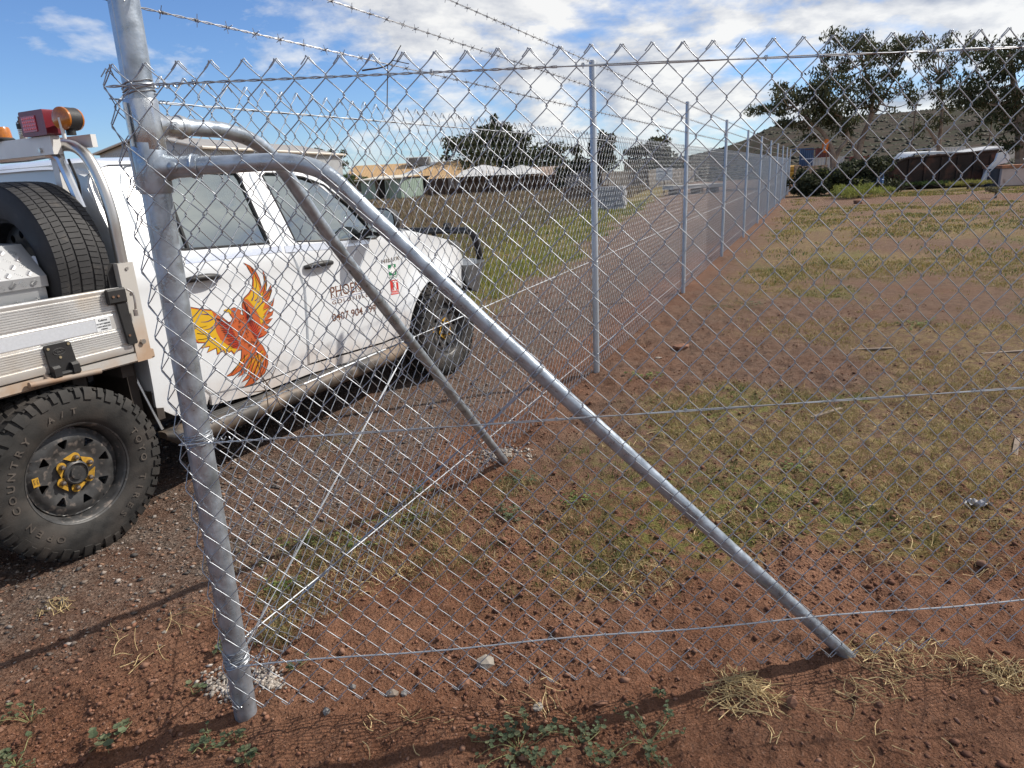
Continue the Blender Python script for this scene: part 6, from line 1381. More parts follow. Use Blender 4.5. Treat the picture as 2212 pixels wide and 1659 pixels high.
# ================================================================== trees and shrubs
BARK = M('gum_bark', (.23, .17, .13), .9, 0, .3, 3, .01, 12, col2=(.34, .28, .23), c2scale=2, c2lo=.5, c2hi=.65)
DBARK = M('dark_bark', (.09, .07, .055), .9, 0, .3, 4)
def leaves(centers, radii, n, size, cols, droop=.6, aspect=3.2, seed=1):
    """leaf-sized quads spread through clumps; returns verts, faces, colours"""
    g = np.random.default_rng(seed); C = np.array(centers, float); Rr = np.array(radii, float)
    w = Rr.prod(1)**(2/3) if Rr.ndim > 1 else Rr**2; idx = g.choice(len(C), n, p=w/w.sum())
    d = g.normal(size=(n, 3)); d /= np.linalg.norm(d, axis=1)[:, None]; rad = g.random(n)**.45
    P = C[idx] + d*rad[:, None]*(Rr[idx] if Rr.ndim > 1 else Rr[idx][:, None])
    P += .12*g.normal(size=(n, 3))*(Rr[idx].mean(-1, keepdims=True) if Rr.ndim > 1 else Rr[idx][:, None])
    ax = g.normal(size=(n, 3)); ax[:, 2] -= droop*2; ax /= np.linalg.norm(ax, axis=1)[:, None]
    sd = np.cross(ax, g.normal(size=(n, 3))); sd /= np.linalg.norm(sd, axis=1)[:, None]
    L_ = size*g.uniform(.6, 1.3, n)[:, None]; W_ = L_/aspect
    v = np.stack([P - ax*L_/2, P + sd*W_/2, P + ax*L_/2, P - sd*W_/2], 1).reshape(-1, 3)
    f = np.arange(n*4).reshape(n, 4); cc = np.array(cols)[g.integers(0, len(cols), n)]*g.uniform(.7, 1.3, (n, 1))
    cc = np.repeat(np.concatenate([cc, np.ones((n, 1))], 1), 4, 0); return v, f, cc
GUM = [(.060, .070, .032), (.085, .090, .042), (.045, .055, .028), (.12, .115, .06)]
DARKG = [(.045, .055, .025), (.06, .07, .03), (.033, .042, .02), (.08, .08, .04)]
def tree(label, u, d, trunks, clumps, nleaf, size, cols=GUM, bark=BARK, group=None, seed=1, droop=.7, name='gum_tree', aspect=3.0, sq=1.0, cat='tree'):
    """trunks: pixel polylines with radii in metres; clumps: (u, v, width px, height px, depth offset m)"""
    base = P3(u, 350, d); t = thing(name, label, cat, (base[0], d, 0), 0, group); g = random.Random(seed); cs, rs = [], []; k = F/d*.96
    for (cu, cv, wu, hv, dz) in clumps:
        p = P3(cu, cv, d + dz); kk = (d + dz)/F/.96
        m_ = 6
        for q in range(m_):                                    # each clump is a knot of smaller ones
            off = np.array([g.uniform(-.5, .5)*wu*kk, g.uniform(-.5, .5)*wu*kk*.9, g.uniform(-.45, .45)*hv*kk]); cs.append((p[0] + off[0] - base[0], p[1] + off[1] - d, max(.3, p[2] + off[2]))); rs.append((wu*kk*.30*g.uniform(.6, 1.1), wu*kk*.30*g.uniform(.6, 1.1), hv*kk*.32*g.uniform(.6, 1.1)))
    v, f, c = leaves(cs, rs, nleaf, size, cols, droop, aspect, seed); np_mesh('crown', v, f, 4, LEAF, t, c)
    b = MB(); ends = []
    for pts in trunks:
        pp = []
        for (pu, pv, r, dz) in pts:
            p = P3(pu, pv, d + dz); pp.append((p[0] - base[0], p[1] - d, max(-.1, p[2]), r))
        S_ = spline(pp, 5); b.tube([q[:3] for q in S_], [max(.015, q[3]) for q in S_], 8); ends.append([np.array(q[:3]) for q in S_])
    if ends:
        for (c_, r_) in list(zip(cs, rs))[::2]:                # limbs into the clumps
            c_ = np.array(c_); path = min(ends, key=lambda E: min(np.linalg.norm(q - c_) for q in E)); cand = [q for q in path if q[2] < c_[2] + .3] or path; q = min(cand, key=lambda z: np.linalg.norm(z - c_)); mid = (q + c_)/2 + np.array([0, 0, -.12*np.linalg.norm(c_ - q)]); b.tube([tuple(x) for x in spline([q, mid, c_], 4)], np.linspace(.06, .015, 9)*max(.5, d/55), 5)
    b.build('trunk', bark, t); return t
tree('tall forked gum with leaning pale trunks, crown spreading left', 1800, 52, [[(1802, 400, .28, 0), (1800, 352, .24, 0), (1796, 320, .2, 0), (1780, 290, .15, 0), (1750, 262, .11, 0), (1715, 230, .06, .5)], [(1800, 352, .2, 0), (1812, 325, .15, 0), (1832, 295, .12, 0), (1815, 250, .08, 0)], [(1796, 320, .14, 0), (1775, 300, .10, 0), (1745, 275, .06, 0)]],
     [(1690, 225, 90, 40, 0), (1740, 215, 90, 55, .5), (1785, 205, 85, 60, 0), (1700, 200, 60, 30, 1), (1665, 243, 50, 22, 0), (1745, 250, 80, 35, -.5), (1800, 240, 70, 50, 0), (1720, 262, 60, 20, 0), (1790, 275, 90, 35, .5), (1830, 265, 50, 40, 0)], 5200, .34, seed=3)
tree('tall gum with straight trunk and two rounded leaf heads', 1855, 54, [[(1856, 395, .33, 0), (1853, 345, .28, 0), (1862, 300, .22, 0), (1880, 255, .16, 0), (1884, 205, .12, 0), (1872, 165, .09, 0), (1862, 130, .06, 0)], [(1853, 345, .2, 0), (1842, 310, .16, 0), (1830, 285, .14, 0), (1812, 250, .09, 0)], [(1880, 255, .12, 0), (1912, 205, .08, 0), (1935, 165, .06, 0), (1950, 130, .05, 0)]],
     [(1850, 105, 95, 62, 0), (1880, 90, 70, 42, 0), (1815, 130, 60, 40, 1), (1945, 90, 85, 40, 0), (1965, 108, 60, 40, 0), (1925, 120, 70, 40, .5), (1900, 165, 60, 35, 0), (1930, 190, 75, 55, 0), (1960, 200, 45, 45, 0), (1830, 180, 90, 55, 0), (1900, 225, 60, 40, 0), (1800, 165, 60, 40, -.5), (1850, 235, 70, 40, 0)], 6200, .33, seed=5)
tree('slender gum behind the wreck with wispy open crown', 2031, 56, [[(2030, 360, .2, 0), (2028, 320, .17, 0), (2032, 280, .14, 0), (2035, 220, .1, 0), (2030, 160, .06, 0)], [(2028, 320, .12, 0), (2012, 290, .09, 0), (2000, 275, .05, 0)]],
     [(2040, 100, 75, 35, 0), (2075, 105, 45, 40, 0), (2015, 125, 55, 40, 0), (2060, 145, 60, 40, 0), (2025, 185, 60, 45, 0), (2050, 215, 55, 40, 0), (2010, 165, 40, 35, 0), (2025, 260, 60, 30, 0), (2000, 280, 45, 25, 0)], 3000, .30, seed=7)
tree('dark dense gum filling the sky above the steel tank', 2203, 46, [[(2206, 395, .36, 0), (2205, 330, .32, 0), (2202, 260, .26, 0), (2190, 180, .18, 0), (2180, 120, .1, 0)], [(2202, 260, .2, 0), (2240, 190, .14, 0), (2270, 120, .08, 0)]],
     [(2150, 110, 110, 60, 0), (2210, 95, 110, 70, 0), (2130, 165, 90, 60, 0), (2200, 160, 130, 70, 0), (2150, 215, 110, 60, 0), (2215, 220, 120, 70, .5), (2100, 190, 70, 50, 0), (2250, 120, 120, 80, 0), (2270, 200, 120, 80, 0), (2160, 260, 90, 45, 0), (2100, 235, 60, 40, 0), (2075, 200, 40, 60, 0), (2230, 275, 90, 40, 0), (2300, 160, 110, 90, 0), (2180, 310, 60, 30, 0)], 9500, .32, DARKG, seed=9)
tree('broad round dark pepper tree behind the house', 1085, 92, [[(1085, 425, .5, 0), (1085, 380, .4, 0), (1080, 330, .25, 0)], [(1085, 380, .3, 0), (1030, 350, .2, 0)], [(1085, 380, .3, 0), (1150, 350, .2, 0)]],
     [(1085, 310, 150, 45, 0), (1020, 330, 90, 50, 0), (1150, 325, 95, 50, 0), (985, 355, 60, 40, 0), (1190, 350, 55, 45, 0), (1085, 345, 160, 50, -1), (1030, 370, 90, 40, -1), (1150, 375, 100, 45, -1), (1085, 385, 160, 40, -1), (1205, 380, 30, 40, 0), (970, 375, 30, 30, 0)], 9000, .60, DARKG, DBARK, seed=11, droop=.3, name='broadleaf_tree', aspect=1.8)
tree('pointed dark cypress rising above the round pepper tree', 1075, 97, [[(1075, 400, .25, 0), (1075, 260, .08, 0)]], [(1073, 258, 22, 30, 0), (1078, 275, 40, 35, 0), (1072, 295, 50, 35, 0), (1090, 285, 26, 30, 0), (1064, 280, 22, 22, 0)], 1500, .5, DARKG, DBARK, seed=12, droop=-.4, name='cypress_tree', aspect=2)
for i, (u, v, w, h, d, lb) in enumerate(((1268, 345, 55, 50, 70, 'dark bushy tree left of the first fence post behind the veranda'), (1300, 320, 40, 45, 66, 'small dark tree showing just right of the first fence post'), (1400, 322, 70, 32, 72, 'flat topped tree beyond the grey timber fence'), (1240, 380, 60, 50, 76, 'low dark shrubby tree beside the veranda end'), (1330, 375, 100, 45, 74, 'dark shrub mass before the timber fence'), (1450, 365, 70, 45, 90, 'rounded tree at the end of the track'))):
    tree(lb, u, d, [[(u, 405, .15, 0), (u - 4, v + 20, .12, 0), (u + 3, v, .06, 0)]], [(u, v, w, h, 0), (u - w*.35, v + h*.2, w*.5, h*.6, .5), (u + w*.35, v + h*.25, w*.5, h*.6, -.5), (u, v + h*.5, w*.8, h*.5, 0)], 1900, .42, DARKG, DBARK, seed=20 + i, name='bushy_tree', aspect=2.2)
tree('grey green tree beside the far end of the steel shed', 728, 92, [[(728, 410, .2, 0), (728, 345, .08, 0)]], [(722, 335, 22, 20, 0), (735, 345, 24, 26, 0), (715, 328, 22, 12, 0), (690, 325, 26, 10, 3)], 900, .4, GUM, DBARK, seed=31, name='bushy_tree')
tree('leafy tree top showing over the truck roof', 172, 70, [[(172, 430, .2, 0), (172, 365, .08, 0)]], [(172, 362, 26, 14, 0), (180, 372, 30, 14, 0), (110, 352, 22, 8, 2)], 900, .32, GUM, DBARK, seed=32, name='bushy_tree')
tree('spiky green shrubs at the shed corner beside the house', 762, 74, [[(762, 420, .08, 0), (762, 395, .04, 0)]], [(752, 385, 24, 12, 0), (770, 388, 34, 12, 0), (790, 390, 20, 10, 0)], 900, .45, [(.06, .09, .035), (.09, .13, .05)], DBARK, seed=33, droop=-.8, name='shrub', aspect=6, cat='shrub')
# shrubs along the far fence of the yard
HEDGE = [(.032, .042, .020), (.05, .058, .028), (.07, .075, .035), (.028, .033, .018)]
def shrub(label, u, vbase, clumps, n, size, cols, seed, group=None, aspect=2.4, droop=.1):
    d = gnd(u, vbase)[1]; return tree(label, u, d, [[(u, vbase, .05, .0), (u + 2, vbase - 14, .03, 0)]], clumps, n, size, cols, DBARK, group, seed, droop, 'shrub', aspect, cat='shrub')
shrub('dark hedge like shrub at the end of the long fence', 1745, 424, [(1735, 400, 44, 40, 0), (1765, 392, 56, 50, 0), (1728, 412, 30, 24, 0), (1750, 408, 80, 36, -.3), (1780, 405, 50, 40, -.3)], 4200, .2, HEDGE, 41)
shrub('dark shrub with some yellow green leaves in the hedge row', 1815, 420, [(1795, 375, 50, 22, 0), (1820, 372, 60, 30, 0), (1850, 380, 50, 40, 0), (1815, 398, 90, 40, -.3), (1780, 392, 44, 44, 0), (1850, 405, 80, 36, -.3)], 6500, .2, HEDGE + [(.16, .17, .05)], 42)  # yellow green leaves mixed at random through the shrub
shrub('dark shrub in the hedge row beside the blue drum', 1880, 412, [(1875, 370, 60, 40, 0), (1895, 360, 50, 34, 0), (1860, 385, 50, 40, 0), (1920, 362, 44, 44, .6), (1900, 390, 80, 44, 0), (1935, 352, 40, 24, .8)], 5200, .2, HEDGE, 43)
shrub('tall dark shrub behind the bright grass bush', 1850, 420, [(1850, 372, 70, 40, .8), (1880, 365, 60, 40, .8), (1835, 390, 80, 44, .6), (1890, 392, 70, 44, .6), (1860, 355, 50, 20, 1.0)], 5200, .2, HEDGE, 48)
shrub('bright yellow green grass bush in front of the hedge', 1855, 427, [(1855, 415, 110, 18, 0), (1830, 418, 60, 14, 0), (1895, 417, 60, 16, 0), (1850, 407, 60, 14, 0)], 3600, .20, [(.22, .24, .05), (.30, .31, .08), (.15, .18, .045)], 44, aspect=9, droop=-.9)
shrub('small tangled grey bush standing alone on the bare strip', 2150, 428, [(2148, 418, 26, 18, 0), (2155, 408, 20, 12, 0), (2142, 410, 18, 12, 0)], 500, .09, [(.10, .09, .05), (.14, .13, .08)], 45, aspect=5, droop=-.3)
shrub('low green weeds along the foot of the skip', 1990, 408, [(1960, 401, 60, 9, 0), (2000, 400, 60, 10, 0), (2060, 400, 70, 8, .4), (1930, 402, 40, 9, 0)], 1800, .16, [(.06, .10, .03), (.09, .13, .04)], 46, aspect=7, droop=-.9)
shrub('yellow grass tuft beside the skip end', 2090, 409, [(2075, 402, 50, 9, 0), (2105, 400, 50, 12, 0), (2130, 403, 30, 8, 0)], 1500, .18, [(.30, .28, .08), (.22, .22, .06)], 47, aspect=9, droop=-.9)
tree('bare dead sapling showing over the fence between the posts', 1430, 60, [[(1425, 345, .03, 0), (1432, 318, .025, 0), (1428, 300, .015, 0), (1420, 283, .012, 0)], [(1432, 318, .02, 0), (1442, 298, .012, 0), (1450, 282, .01, 0)], [(1432, 310, .015, 0), (1436, 290, .01, 0), (1437, 278, .008, 0)]], [(1420, 282, 6, 3, 0)], 12, .15, GUM, DBARK, seed=50, name='sapling')
# power line far behind the house
for i, (u, d) in enumerate(((930, 130), (762, 150))):
    p = P3(u, 380, d); t = thing('power_pole', ['timber power pole behind the roof cooler', 'distant timber power pole behind the shed end'][i], 'power pole', (p[0], d, 0)); b = MB(); zt = P3(u, 352 if i == 0 else 360, d)[2]; b.tube([(0, 0, 0), (0, 0, zt)], .14, 6); b.build('shaft', TIM, t); b = MB(); b.box(-.9, .9, -.06, .06, zt - .35, zt - .2); b.build('cross_arm', TIM, t)

# ================================================================== grass (stuff nobody could count)
def blades(name, x, y, label, hmin, hmax, nb, spread, cols, width=.004, lean=.5, far_scale=True, zfun=None):
    n = len(x); z = H(x, y) if zfun is None else zfun(x, y); X = np.repeat(x, nb); Y = np.repeat(y, nb); Z = np.repeat(z, nb); N_ = len(X)
    X = X + rng.normal(0, spread, N_); Y = Y + rng.normal(0, spread, N_); h = rng.uniform(hmin, hmax, N_)*np.repeat(rng.uniform(.5, 1.2, n), nb)
    a = rng.uniform(0, 6.28, N_); le = rng.uniform(.15, 1, N_)*lean*h; dist = np.hypot(X, Y); w = width*np.maximum(1, dist/6 if far_scale else 1)*rng.uniform(.7, 1.4, N_)
    dx, dy = np.cos(a), np.sin(a); px_, py_ = -dy, dx; b_ = rng.uniform(0, 6.28, N_); px_, py_ = np.cos(b_), np.sin(b_)
    P0 = np.stack([X - px_*w/2, Y - py_*w/2, Z - .005], 1); P1 = np.stack([X + px_*w/2, Y + py_*w/2, Z - .005], 1)
    mx, my, mz = X + dx*le*.35, Y + dy*le*.35, Z + h*.62
    P2 = np.stack([mx + px_*w*.4, my + py_*w*.4, mz], 1); P3_ = np.stack([mx - px_*w*.4, my - py_*w*.4, mz], 1); P4 = np.stack([X + dx*le, Y + dy*le, Z + h*.95], 1)
    v = np.stack([P0, P1, P2, P3_, P4], 1).reshape(-1, 3); i = (np.arange(N_)*5)[:, None]
    f = np.concatenate([i + np.array([0, 1, 2]), i + np.array([0, 2, 3]), i + np.array([3, 2, 4])], 1).reshape(-1, 3)
    tint = np.repeat(np.array(cols)[rng.integers(0, len(cols), n)], nb, 0)*rng.uniform(.75, 1.25, (N_, 1)); cc = np.repeat(np.concatenate([tint, np.ones((N_, 1))], 1), 5, 0)
    o = np_mesh(name, v, f, 3, LEAF, None, cc); tag(o, label, 'grass', kind='stuff'); return o
STRAW = [(.46, .36, .17), (.38, .28, .12), (.52, .43, .24), (.30, .24, .10)]; GREENS = [(.10, .15, .035), (.15, .19, .05), (.075, .11, .03), (.20, .21, .07)]
YEL = [(.34, .29, .09), (.28, .25, .08), (.40, .33, .13), (.22, .22, .07)]
def dens_dry(x, y): g_, d_, gr, yd, fl = masks(x, y); return d_*yd*(1 - fl)
def dens_green(x, y): g_, d_, gr, yd, fl = masks(x, y); return gr*yd*(1 - fl)
x, y = scatter(lambda x, y: dens_dry(x, y)*seen(x, y)*sstep(.42, .6, fbm(x*3, y*3, 3, 91))*np.clip((4.5/np.hypot(x, y))**1.2, .12, 1), 110000, (-1, 9), (2, 11)); blades('dry_grass', x, y, 'low dry yellow grass in patches over the fenced yard', .008, .035, 7, .03, [(.34, .26, .11), (.28, .21, .085), (.40, .33, .17), (.22, .18, .07), (.26, .23, .07)], .0032, 2.2)
x, y = scatter(lambda x, y: dens_green(x, y)*seen(x, y)*sstep(.40, .58, fbm(x*3.3, y*3.3, 3, 95))*np.clip((4.0/np.hypot(x, y))**1.3, .12, 1), 60000, (-1, 9), (2, 11)); blades('green_grass', x, y, 'short green grass and weeds in patches over the yard', .010, .04, 6, .03, [(.075, .105, .03), (.11, .14, .042), (.055, .08, .026), (.16, .17, .06)], .0036, 1.6)
x, y = scatter(lambda x, y: np.maximum(dens_dry(x, y)*.7, dens_green(x, y))*seen(x, y)*sstep(.36, .56, fbm(x*1.2, y*1.2, 3, 98)), 70000, (0, 36), (9, 34)); blades('far_yard_grass', x, y, 'yellow and green grass over the far half of the yard', .02, .07, 6, .12, [(.30, .25, .07), (.24, .21, .06), (.36, .28, .10), (.13, .16, .045), (.09, .13, .04), (.16, .12, .06), (.34, .24, .08)], .0055, 1.6)
def dfield(x, y): s, w = fence_sw(x, y); g_, d_, gr, yd, fl = masks(x, y); return fl*seen(x, y)*(w > -70)
x, y = scatter(lambda x, y: dfield(x, y)*(.5 + .5*sstep(.35, .6, fbm(x*.25, y*.25, 3, 71)))*np.clip(26/np.hypot(x, y), 0, 1)**.6*(fence_sw(x, y)[1] - road_left(fence_sw(x, y)[0]) < -2.2), 50000, (-34, 14), (9, 76)); blades('field_grass', x, y, 'long brown dead grass over the field beyond the track', .14, .42, 4, .12, [(.25, .19, .125), (.19, .145, .10), (.31, .25, .17), (.15, .12, .08), (.19, .17, .09)], .006, .6)
def dverge(x, y): s, w = fence_sw(x, y); d = w - road_left(s); return masks(x, y)[4]*seen(x, y)*(d < .1)*(d > -3.4 - .1*s)*(s > 4.5)*(.35 + .65*sstep(.38, .58, fbm(x*.8, y*.8, 3, 77)))
x, y = scatter(lambda x, y: dverge(x, y)*np.clip((11/np.hypot(x, y)), .25, 1), 70000, (-4, 12), (5.5, 40)); blades('verge_grass', x, y, 'yellow green grass verge along the gravel track', .05, .17, 5, .05, [(.25, .27, .05), (.31, .29, .08), (.17, .21, .045), (.34, .29, .11)], .0055, .8)
# ================================================================== small things on the ground
def gp(u, v): p = gnd(u, v); return np.array([p[0], p[1], float(H(p[0], p[1]))])
ROCKM = M('grey_rock', (.20, .165, .135), .9, 0, .2, 30, .003, 60); ROCKR = M('red_rock', (.20, .10, .062), .95, 0, .2, 40, .002, 80); ROCKW = M('pale_rock', (.27, .24, .205), .9, 0, .15, 30, .002, 60); ROCKD = M('slate_rock', (.17, .165, .16), .85, 0, .2, 30, .002, 60)
def rock(label, u, v, sx, sy, sz, mat, seed, rz=0, cat='rock'):
    g = np.random.default_rng(seed); bm = bmesh.new(); bmesh.ops.create_icosphere(bm, subdivisions=1, radius=1)
    for vt in bm.verts:
        c = np.array(vt.co); k = 1.0
        for q in range(7):
            n = g.normal(size=3) if False else np.random.default_rng(seed*31 + q).normal(size=3); n /= np.linalg.norm(n); d = .62 + .25*((seed*7 + q*13) % 10)/10; t = c @ n
            if t > d: c = c - n*(t - d)*.9
        vt.co = Vector((c[0]*sx, c[1]*sy, c[2]*sz))
    me = bpy.data.meshes.new('rock'); bm.to_mesh(me); bm.free(); o = link('rock', me, mat); p = gp(u, v); o.location = (p[0], p[1], p[2] + sz*.35); o.rotation_euler = (0, 0, rz); tag(o, label, cat); return o
rock('flat pale grey stone under the mesh between two clods', 1050, 1440, .036, .030, .022, ROCKW, 3, .4)
rock('greenish grey stone lying in front of the mesh foot', 848, 1501, .026, .02, .014, ROCKM, 5, .2)
rock('small dark stone touching the greenish grey one', 873, 1500, .012, .014, .010, ROCKD, 6)
rock('reddish brown clod near the flat pale stone', 1003, 1487, .028, .022, .02, ROCKR, 7, .6, 'clod')
rock('cream stone half buried beside the soil crack', 1162, 1526, .022, .018, .012, ROCKW, 8, 1.0)
rock('flat orange brown stone in the yard with shaded underside', 1472, 751, .10, .07, .035, ROCKR, 9, .3)
rock('small pale stone beyond the front mesh in the yard', 1422, 776, .035, .03, .015, ROCKW, 10)
rock('grey pebble right of the corner post foot', 1273, 1497, .02, .018, .016, ROCKD, 11) if False else rock('grey pebble right of the corner post foot', 708, 1551, .013, .016, .016, ROCKD, 11)
rock('pale pebble on the soil left of the corner post', 355, 1364, .012, .010, .008, ROCKW, 12)
rock('small grey stone on the gravel edge before the rear wheel', 331, 1281, .018, .012, .009, ROCKM, 13)
rock('orange pebble on bare soil left of the straw stalk', 152, 1424, .014, .012, .010, ROCKR, 14)
rock('brown brick lump out on the bare strip of the yard', 1854, 440, .22, .17, .17, ROCKR, 15)
rock('large red clod below the brace foot', 1708, 1540, .024, .02, .018, ROCKR, 16, .5, 'clod')
rock('brown flat chip below the weeds at the soil crack', 1297, 1509, .03, .012, .008, ROCKR, 17, .1)
rock('brown bark like chip lying in the left foreground', 516, 1506, .024, .014, .006, ROCKM, 18, .3)
rock('dark wet clod right of the corner post', 762, 1487, .014, .012, .012, ROCKD, 19, 0, 'clod')
for i, (u, v) in enumerate(((1900, 1525), (1560, 1545), (2060, 1500))): rock(['red clod at the edge of the right hand straw', 'red clod before the straw heap', 'red clod right of the straw heap among stalks'][i], u, v, .014, .012, .011, ROCKR, 30 + i, i, 'clod')
# spilled concrete round the post feet
CON = [(.36, .32, .28), (.28, .25, .22), (.43, .39, .35), (.22, .18, .155)]
def spill(label, spots, n, smax):
    pos, sz = [], []
    for (u, v, ru, rv) in spots:
        for _ in range(n):
            a = rng.normal(0, .5, 2); p = gp(u + a[0]*ru, v + a[1]*rv); s_ = rng.uniform(.003, smax); pos.append((p[0], p[1], p[2] + s_*.3)); sz.append(s_)
    o = blobs('concrete_rubble', np.array(pos), np.array(sz), CON, label, 'rubble', .75, STONE); return o
spill('pale crumbled concrete spilt round the corner post foot', [(470, 1470, 45, 28), (500, 1490, 30, 18), (570, 1455, 40, 26), (585, 1480, 25, 14)], 170, .011)
spill('pale crumbled concrete at the foot of the rear brace', [(1105, 985, 45, 20), (1060, 990, 40, 22)], 200, .013)
STRAWM = M('straw', (.50, .38, .19), .75, 0, .25, 30)
def stalks(label, u, v, n, rad, lmin, lmax, seed, lift=.03, name='straw_heap', cat='straw', squash=1.0):
    g = random.Random(seed); p = gp(u, v); t = thing(name, label, cat, p); b = MB()
    for i in range(n):
        r = rad*math.sqrt(g.random()); a = g.uniform(0, 6.28); c = np.array([r*math.cos(a), r*math.sin(a)*squash]); th = g.uniform(0, 6.28) if g.random() < .5 else g.gauss(2.6, .5); L_ = g.uniform(lmin, lmax); d = np.array([math.cos(th), math.sin(th)]); nn = np.array([-d[1], d[0]])*L_*g.uniform(-.18, .18); pts = []
        up = lift*max(0, 1 - r/rad)*g.random()
        for k in (-.5, -.15, .2, .5):
            q = c + d*L_*k + nn*(.25 - k*k)*4; z = float(H(p[0] + q[0], p[1] + q[1])) - p[2] + .003 + up + g.uniform(0, .008); pts.append((q[0], q[1], z))
        b.tube(spline(pts, 3), np.linspace(.0013, .0007, 10)*g.uniform(.7, 1.35), 3)
    b.build('stalks', STRAWM, t)['kind'] = 'stuff'; return t
stalks('heap of cut straw lying before the brace foot', 1605, 1510, 110, .085, .05, .15, 1, .035)
stalks('loose straw scattered right of the brace foot', 1960, 1425, 130, .20, .03, .10, 2, .015, squash=.45)
stalks('straw bundle at the right edge beside the mesh foot', 2175, 1455, 70, .09, .05, .13, 3, .02, squash=.6)
stalks('straw wisps below the right hand scattered straw', 1880, 1490, 40, .14, .03, .09, 4, .01, squash=.4)
stalks('straw tuft lying on the gravel edge left of the fence', 118, 1315, 26, .05, .04, .10, 5, .02)
stalks('straw stalks left of the corner post on bare soil', 300, 1380, 12, .16, .06, .16, 6, .01)
stalks('single bent stalk pair beside the corner post', 415, 1340, 8, .08, .06, .18, 7, .01)
stalks('dry stalks on the soil behind the front mesh', 1330, 1260, 120, .22, .03, .10, 8, .012, squash=.6)
stalks('dry stalks among weeds behind the mesh near the stay wires', 800, 1240, 110, .22, .03, .09, 9, .012, squash=.7)
stalks('dry grass litter in the middle of the yard near the brace', 1700, 1120, 160, .45, .03, .11, 10, .012, squash=.5)
stalks('dry grass litter at the right of the yard behind the mesh', 2020, 1180, 170, .5, .03, .12, 11, .012, squash=.5)
stalks('dry grass litter behind the far brace', 1480, 960, 110, .5, .03, .12, 12, .012, squash=.4)
stalks('dry grass litter by the right border of the yard', 2000, 900, 140, .7, .04, .14, 13, .012, squash=.4)
stalks('few straws beside the soil crack', 1150, 1500, 14, .12, .04, .10, 14, .006)
stalks('few straws left of the weeds in the foreground', 870, 1580, 12, .14, .03, .08, 15, .006)
stalks('straws strewn over the soil at the bottom right', 1850, 1590, 26, .26, .03, .08, 16, .004, squash=.5)
# leafy weeds
WEED = [(.085, .115, .06), (.115, .145, .08), (.065, .09, .05), (.14, .155, .085)]
def weed(label, u, v, nst, spread, nl, lsize, seed, kind='round', cols=WEED):
    g = random.Random(seed); p = gp(u, v); t = thing('weed', label, 'weed', p); bs = MB(); V_, F_, C_ = [], [], []
    for i in range(nst):
        a = g.uniform(0, 6.28); L_ = spread*g.uniform(.4, 1.0); pts = [(0, 0, -.005)]
        for k in (.35, .7, 1.0): q = (math.cos(a + k*.4)*L_*k, math.sin(a + k*.4)*L_*k); pts.append((q[0], q[1], float(H(p[0] + q[0], p[1] + q[1])) - p[2] + .006 + .02*math.sin(k*2.4)*g.random()))
        path = spline(pts, 4); bs.tube(path, np.linspace(.0018, .0008, len(path)), 4)
        for j in range(nl):
            q = np.array(path[g.randrange(3, len(path))]); th = g.uniform(0, 6.28); r = lsize*.78*g.uniform(.5, 1.15); tl = .35*g.uniform(-1, 1); hgt_ = g.uniform(.006, .022)
            c = q + np.array([math.cos(th)*r*.9, math.sin(th)*r*.9, hgt_]); o = len(V_); V_.append(tuple(c + np.array([0, 0, -r*.15]))); bs.tube([tuple(q), tuple(c)], .0007, 3)
            k_ = 11 if kind == 'round' else 6
            for m_ in range(k_):
                an = 2*math.pi*m_/k_; rr = r*(1 + (.12 if m_ % 2 else -.06)) if kind == 'round' else r*(1.5*abs(math.cos(an)) + .32*abs(math.sin(an))); V_.append((c[0] + rr*math.cos(an + th), c[1] + rr*math.sin(an + th), c[2] + rr*tl*math.cos(an) + .12*r*(m_ % 2)))
            F_ += [(o, o + 1 + m_, o + 1 + (m_ + 1) % k_) for m_ in range(k_)]; cc = np.array(g.choice(cols))*g.uniform(.8, 1.25); C_ += [(*cc, 1)]*(k_ + 1)
    bs.build('stem', M('weed_stem', (.20, .20, .08), .7) if 'weed_stem' not in bpy.data.materials else bpy.data.materials['weed_stem'], t); b = MB(); b.v, b.f, b.c = V_, F_, C_; b.build('leaf', LEAF, t, False)['kind'] = 'stuff'
weed('mallow seedling with round leaves in the left foreground', 245, 1592, 5, .075, 3, .016, 1)
weed('little mallow beside the concrete spill at the post', 415, 1490, 3, .04, 2, .013, 2)
weed('sprawling weed with grassy stems below the corner post', 440, 1625, 7, .085, 3, .011, 3)
weed('trailing weed at the left edge of the soil', 60, 1545, 5, .12, 5, .008, 4, 'long')
weed('green mallow at the left side of the corner post', 478, 1405, 4, .04, 3, .013, 5)
weed('dense leafy weed patch at the bottom centre', 1120, 1610, 15, .16, 8, .010, 6)
weed('leafy weed right of the dense patch below the crack', 1250, 1605, 11, .13, 8, .009, 7)
weed('ferny weed with small leaflets below the straw heap', 1400, 1600, 12, .16, 9, .007, 8, 'long')
weed('thin seedling standing in the shaded soil', 1425, 1500, 3, .03, 4, .007, 9, 'long')
weed('small round leaved weed at the mesh foot beside the post', 640, 1450, 4, .05, 3, .010, 10)
weed('tiny weed on soil below the post shadow', 510, 1600, 3, .035, 3, .010, 11)
weed('low weed at the bottom left corner', 30, 1640, 7, .10, 6, .008, 12, 'long')
weed('mallow cluster at the bottom edge left of centre', 530, 1648, 5, .05, 3, .013, 13)
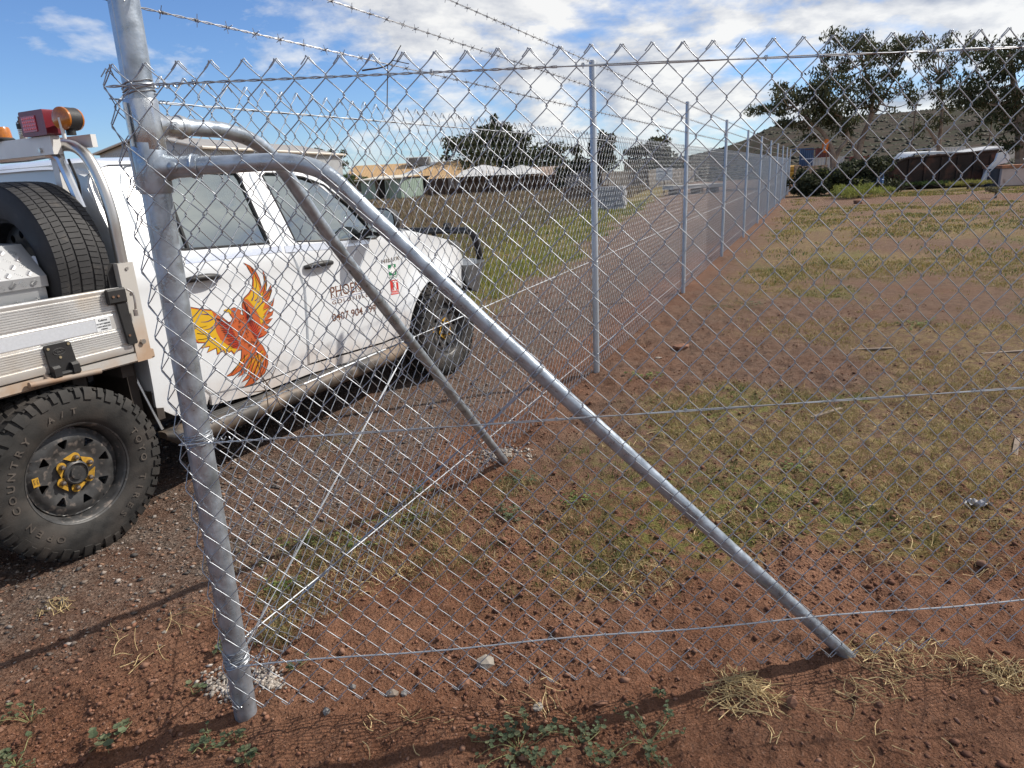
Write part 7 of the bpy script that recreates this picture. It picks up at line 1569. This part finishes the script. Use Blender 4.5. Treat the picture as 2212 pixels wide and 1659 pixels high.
for i, (u, v, sp2_, nl) in enumerate(((1130, 1045, .14, 9), (860, 1130, .16, 9), (660, 1180, .14, 8), (1100, 1120, .12, 8), (1250, 1100, .13, 7), (1980, 705, .35, 14), (1600, 665, .5, 10), (1720, 1010, .22, 8), (1390, 820, .2, 8), (900, 1060, .16, 8), (620, 1260, .12, 9), (760, 1180, .14, 9))):
    weed(['dark creeping weed behind the far brace foot', 'creeping weed behind the stay wires', 'creeping weed left of the stay wires', 'grey weed under the rear brace', 'leafy weed in the yard between the braces', 'broad dark green weed mat in the yard', 'pale green weed mat out in the yard', 'weed mat in the middle of the yard', 'weed by the red spoil at the first post', 'creeping weed below the rear brace foot', 'green weed behind the corner post', 'green weed clump in the corner of the yard'][i], u, v, 9, sp2_, nl, .009 + .004*(v < 900), 60 + i, 'long' if i % 2 else 'round', GREENS if i % 3 else WEED)
# near grass in the fence corner
x, y = [], []
for (u, v, ru, rv, n) in ((700, 1190, 130, 60, 420), (900, 1120, 120, 50, 330), (640, 1280, 90, 60, 260), (960, 1200, 130, 60, 240), (1320, 1230, 140, 60, 240), (1110, 1060, 70, 40, 160), (600, 1370, 40, 30, 90), (740, 960, 60, 30, 40), (1250, 1130, 120, 50, 160), (1500, 1060, 160, 50, 200)):
    for _ in range(n): p = gnd(u + rng.normal()*ru*.55, v + rng.normal()*rv*.55); x.append(p[0]); y.append(p[1])
blades('corner_grass', np.array(x), np.array(y), 'green and straw coloured grass growing in the fence corner', .010, .045, 7, .016, [(.075, .095, .032), (.11, .125, .045), (.16, .15, .06)] + STRAW[:3], .0019, 2.0, False)
# timber offcuts and litter in the yard
OFF_ = M('grey_offcut', (.20, .155, .12), .9, 0, .2, 20)
for i, (u, v, L_, rz, lb) in enumerate(((1880, 752, .75, -.05, 'thin dark board lying flat in the dry grass'), (2190, 758, .55, .08, 'pale board near the right border of the yard'), (1785, 895, .3, .5, 'broken pale stick on bare soil in the yard'), (2195, 965, .35, .9, 'bent grey stick at the right side of the yard'))):
    p = gp(u, v); t = thing('board', lb, 'board', p, rz); b = MB(); b.box(-L_/2, L_/2, -.013, .013, 0, .012); b.build('plank', OFF_, t)
p = gp(2112, 1090); pl_ = thing('plastic_scrap', 'crumpled white plastic scrap on the soil in the yard', 'litter', p); b = MB(); g = random.Random(4); n = 7
b.grid(lambda a, c: ((a - .5)*.10, (c - .5)*.06, .012 + .012*math.sin(a*9 + c*5) + .008*math.cos(c*14)), 7, 6); b.build('sheet', M('dirty_plastic', (.33, .33, .35), .5), pl_, False)
p = gp(645, 1620);
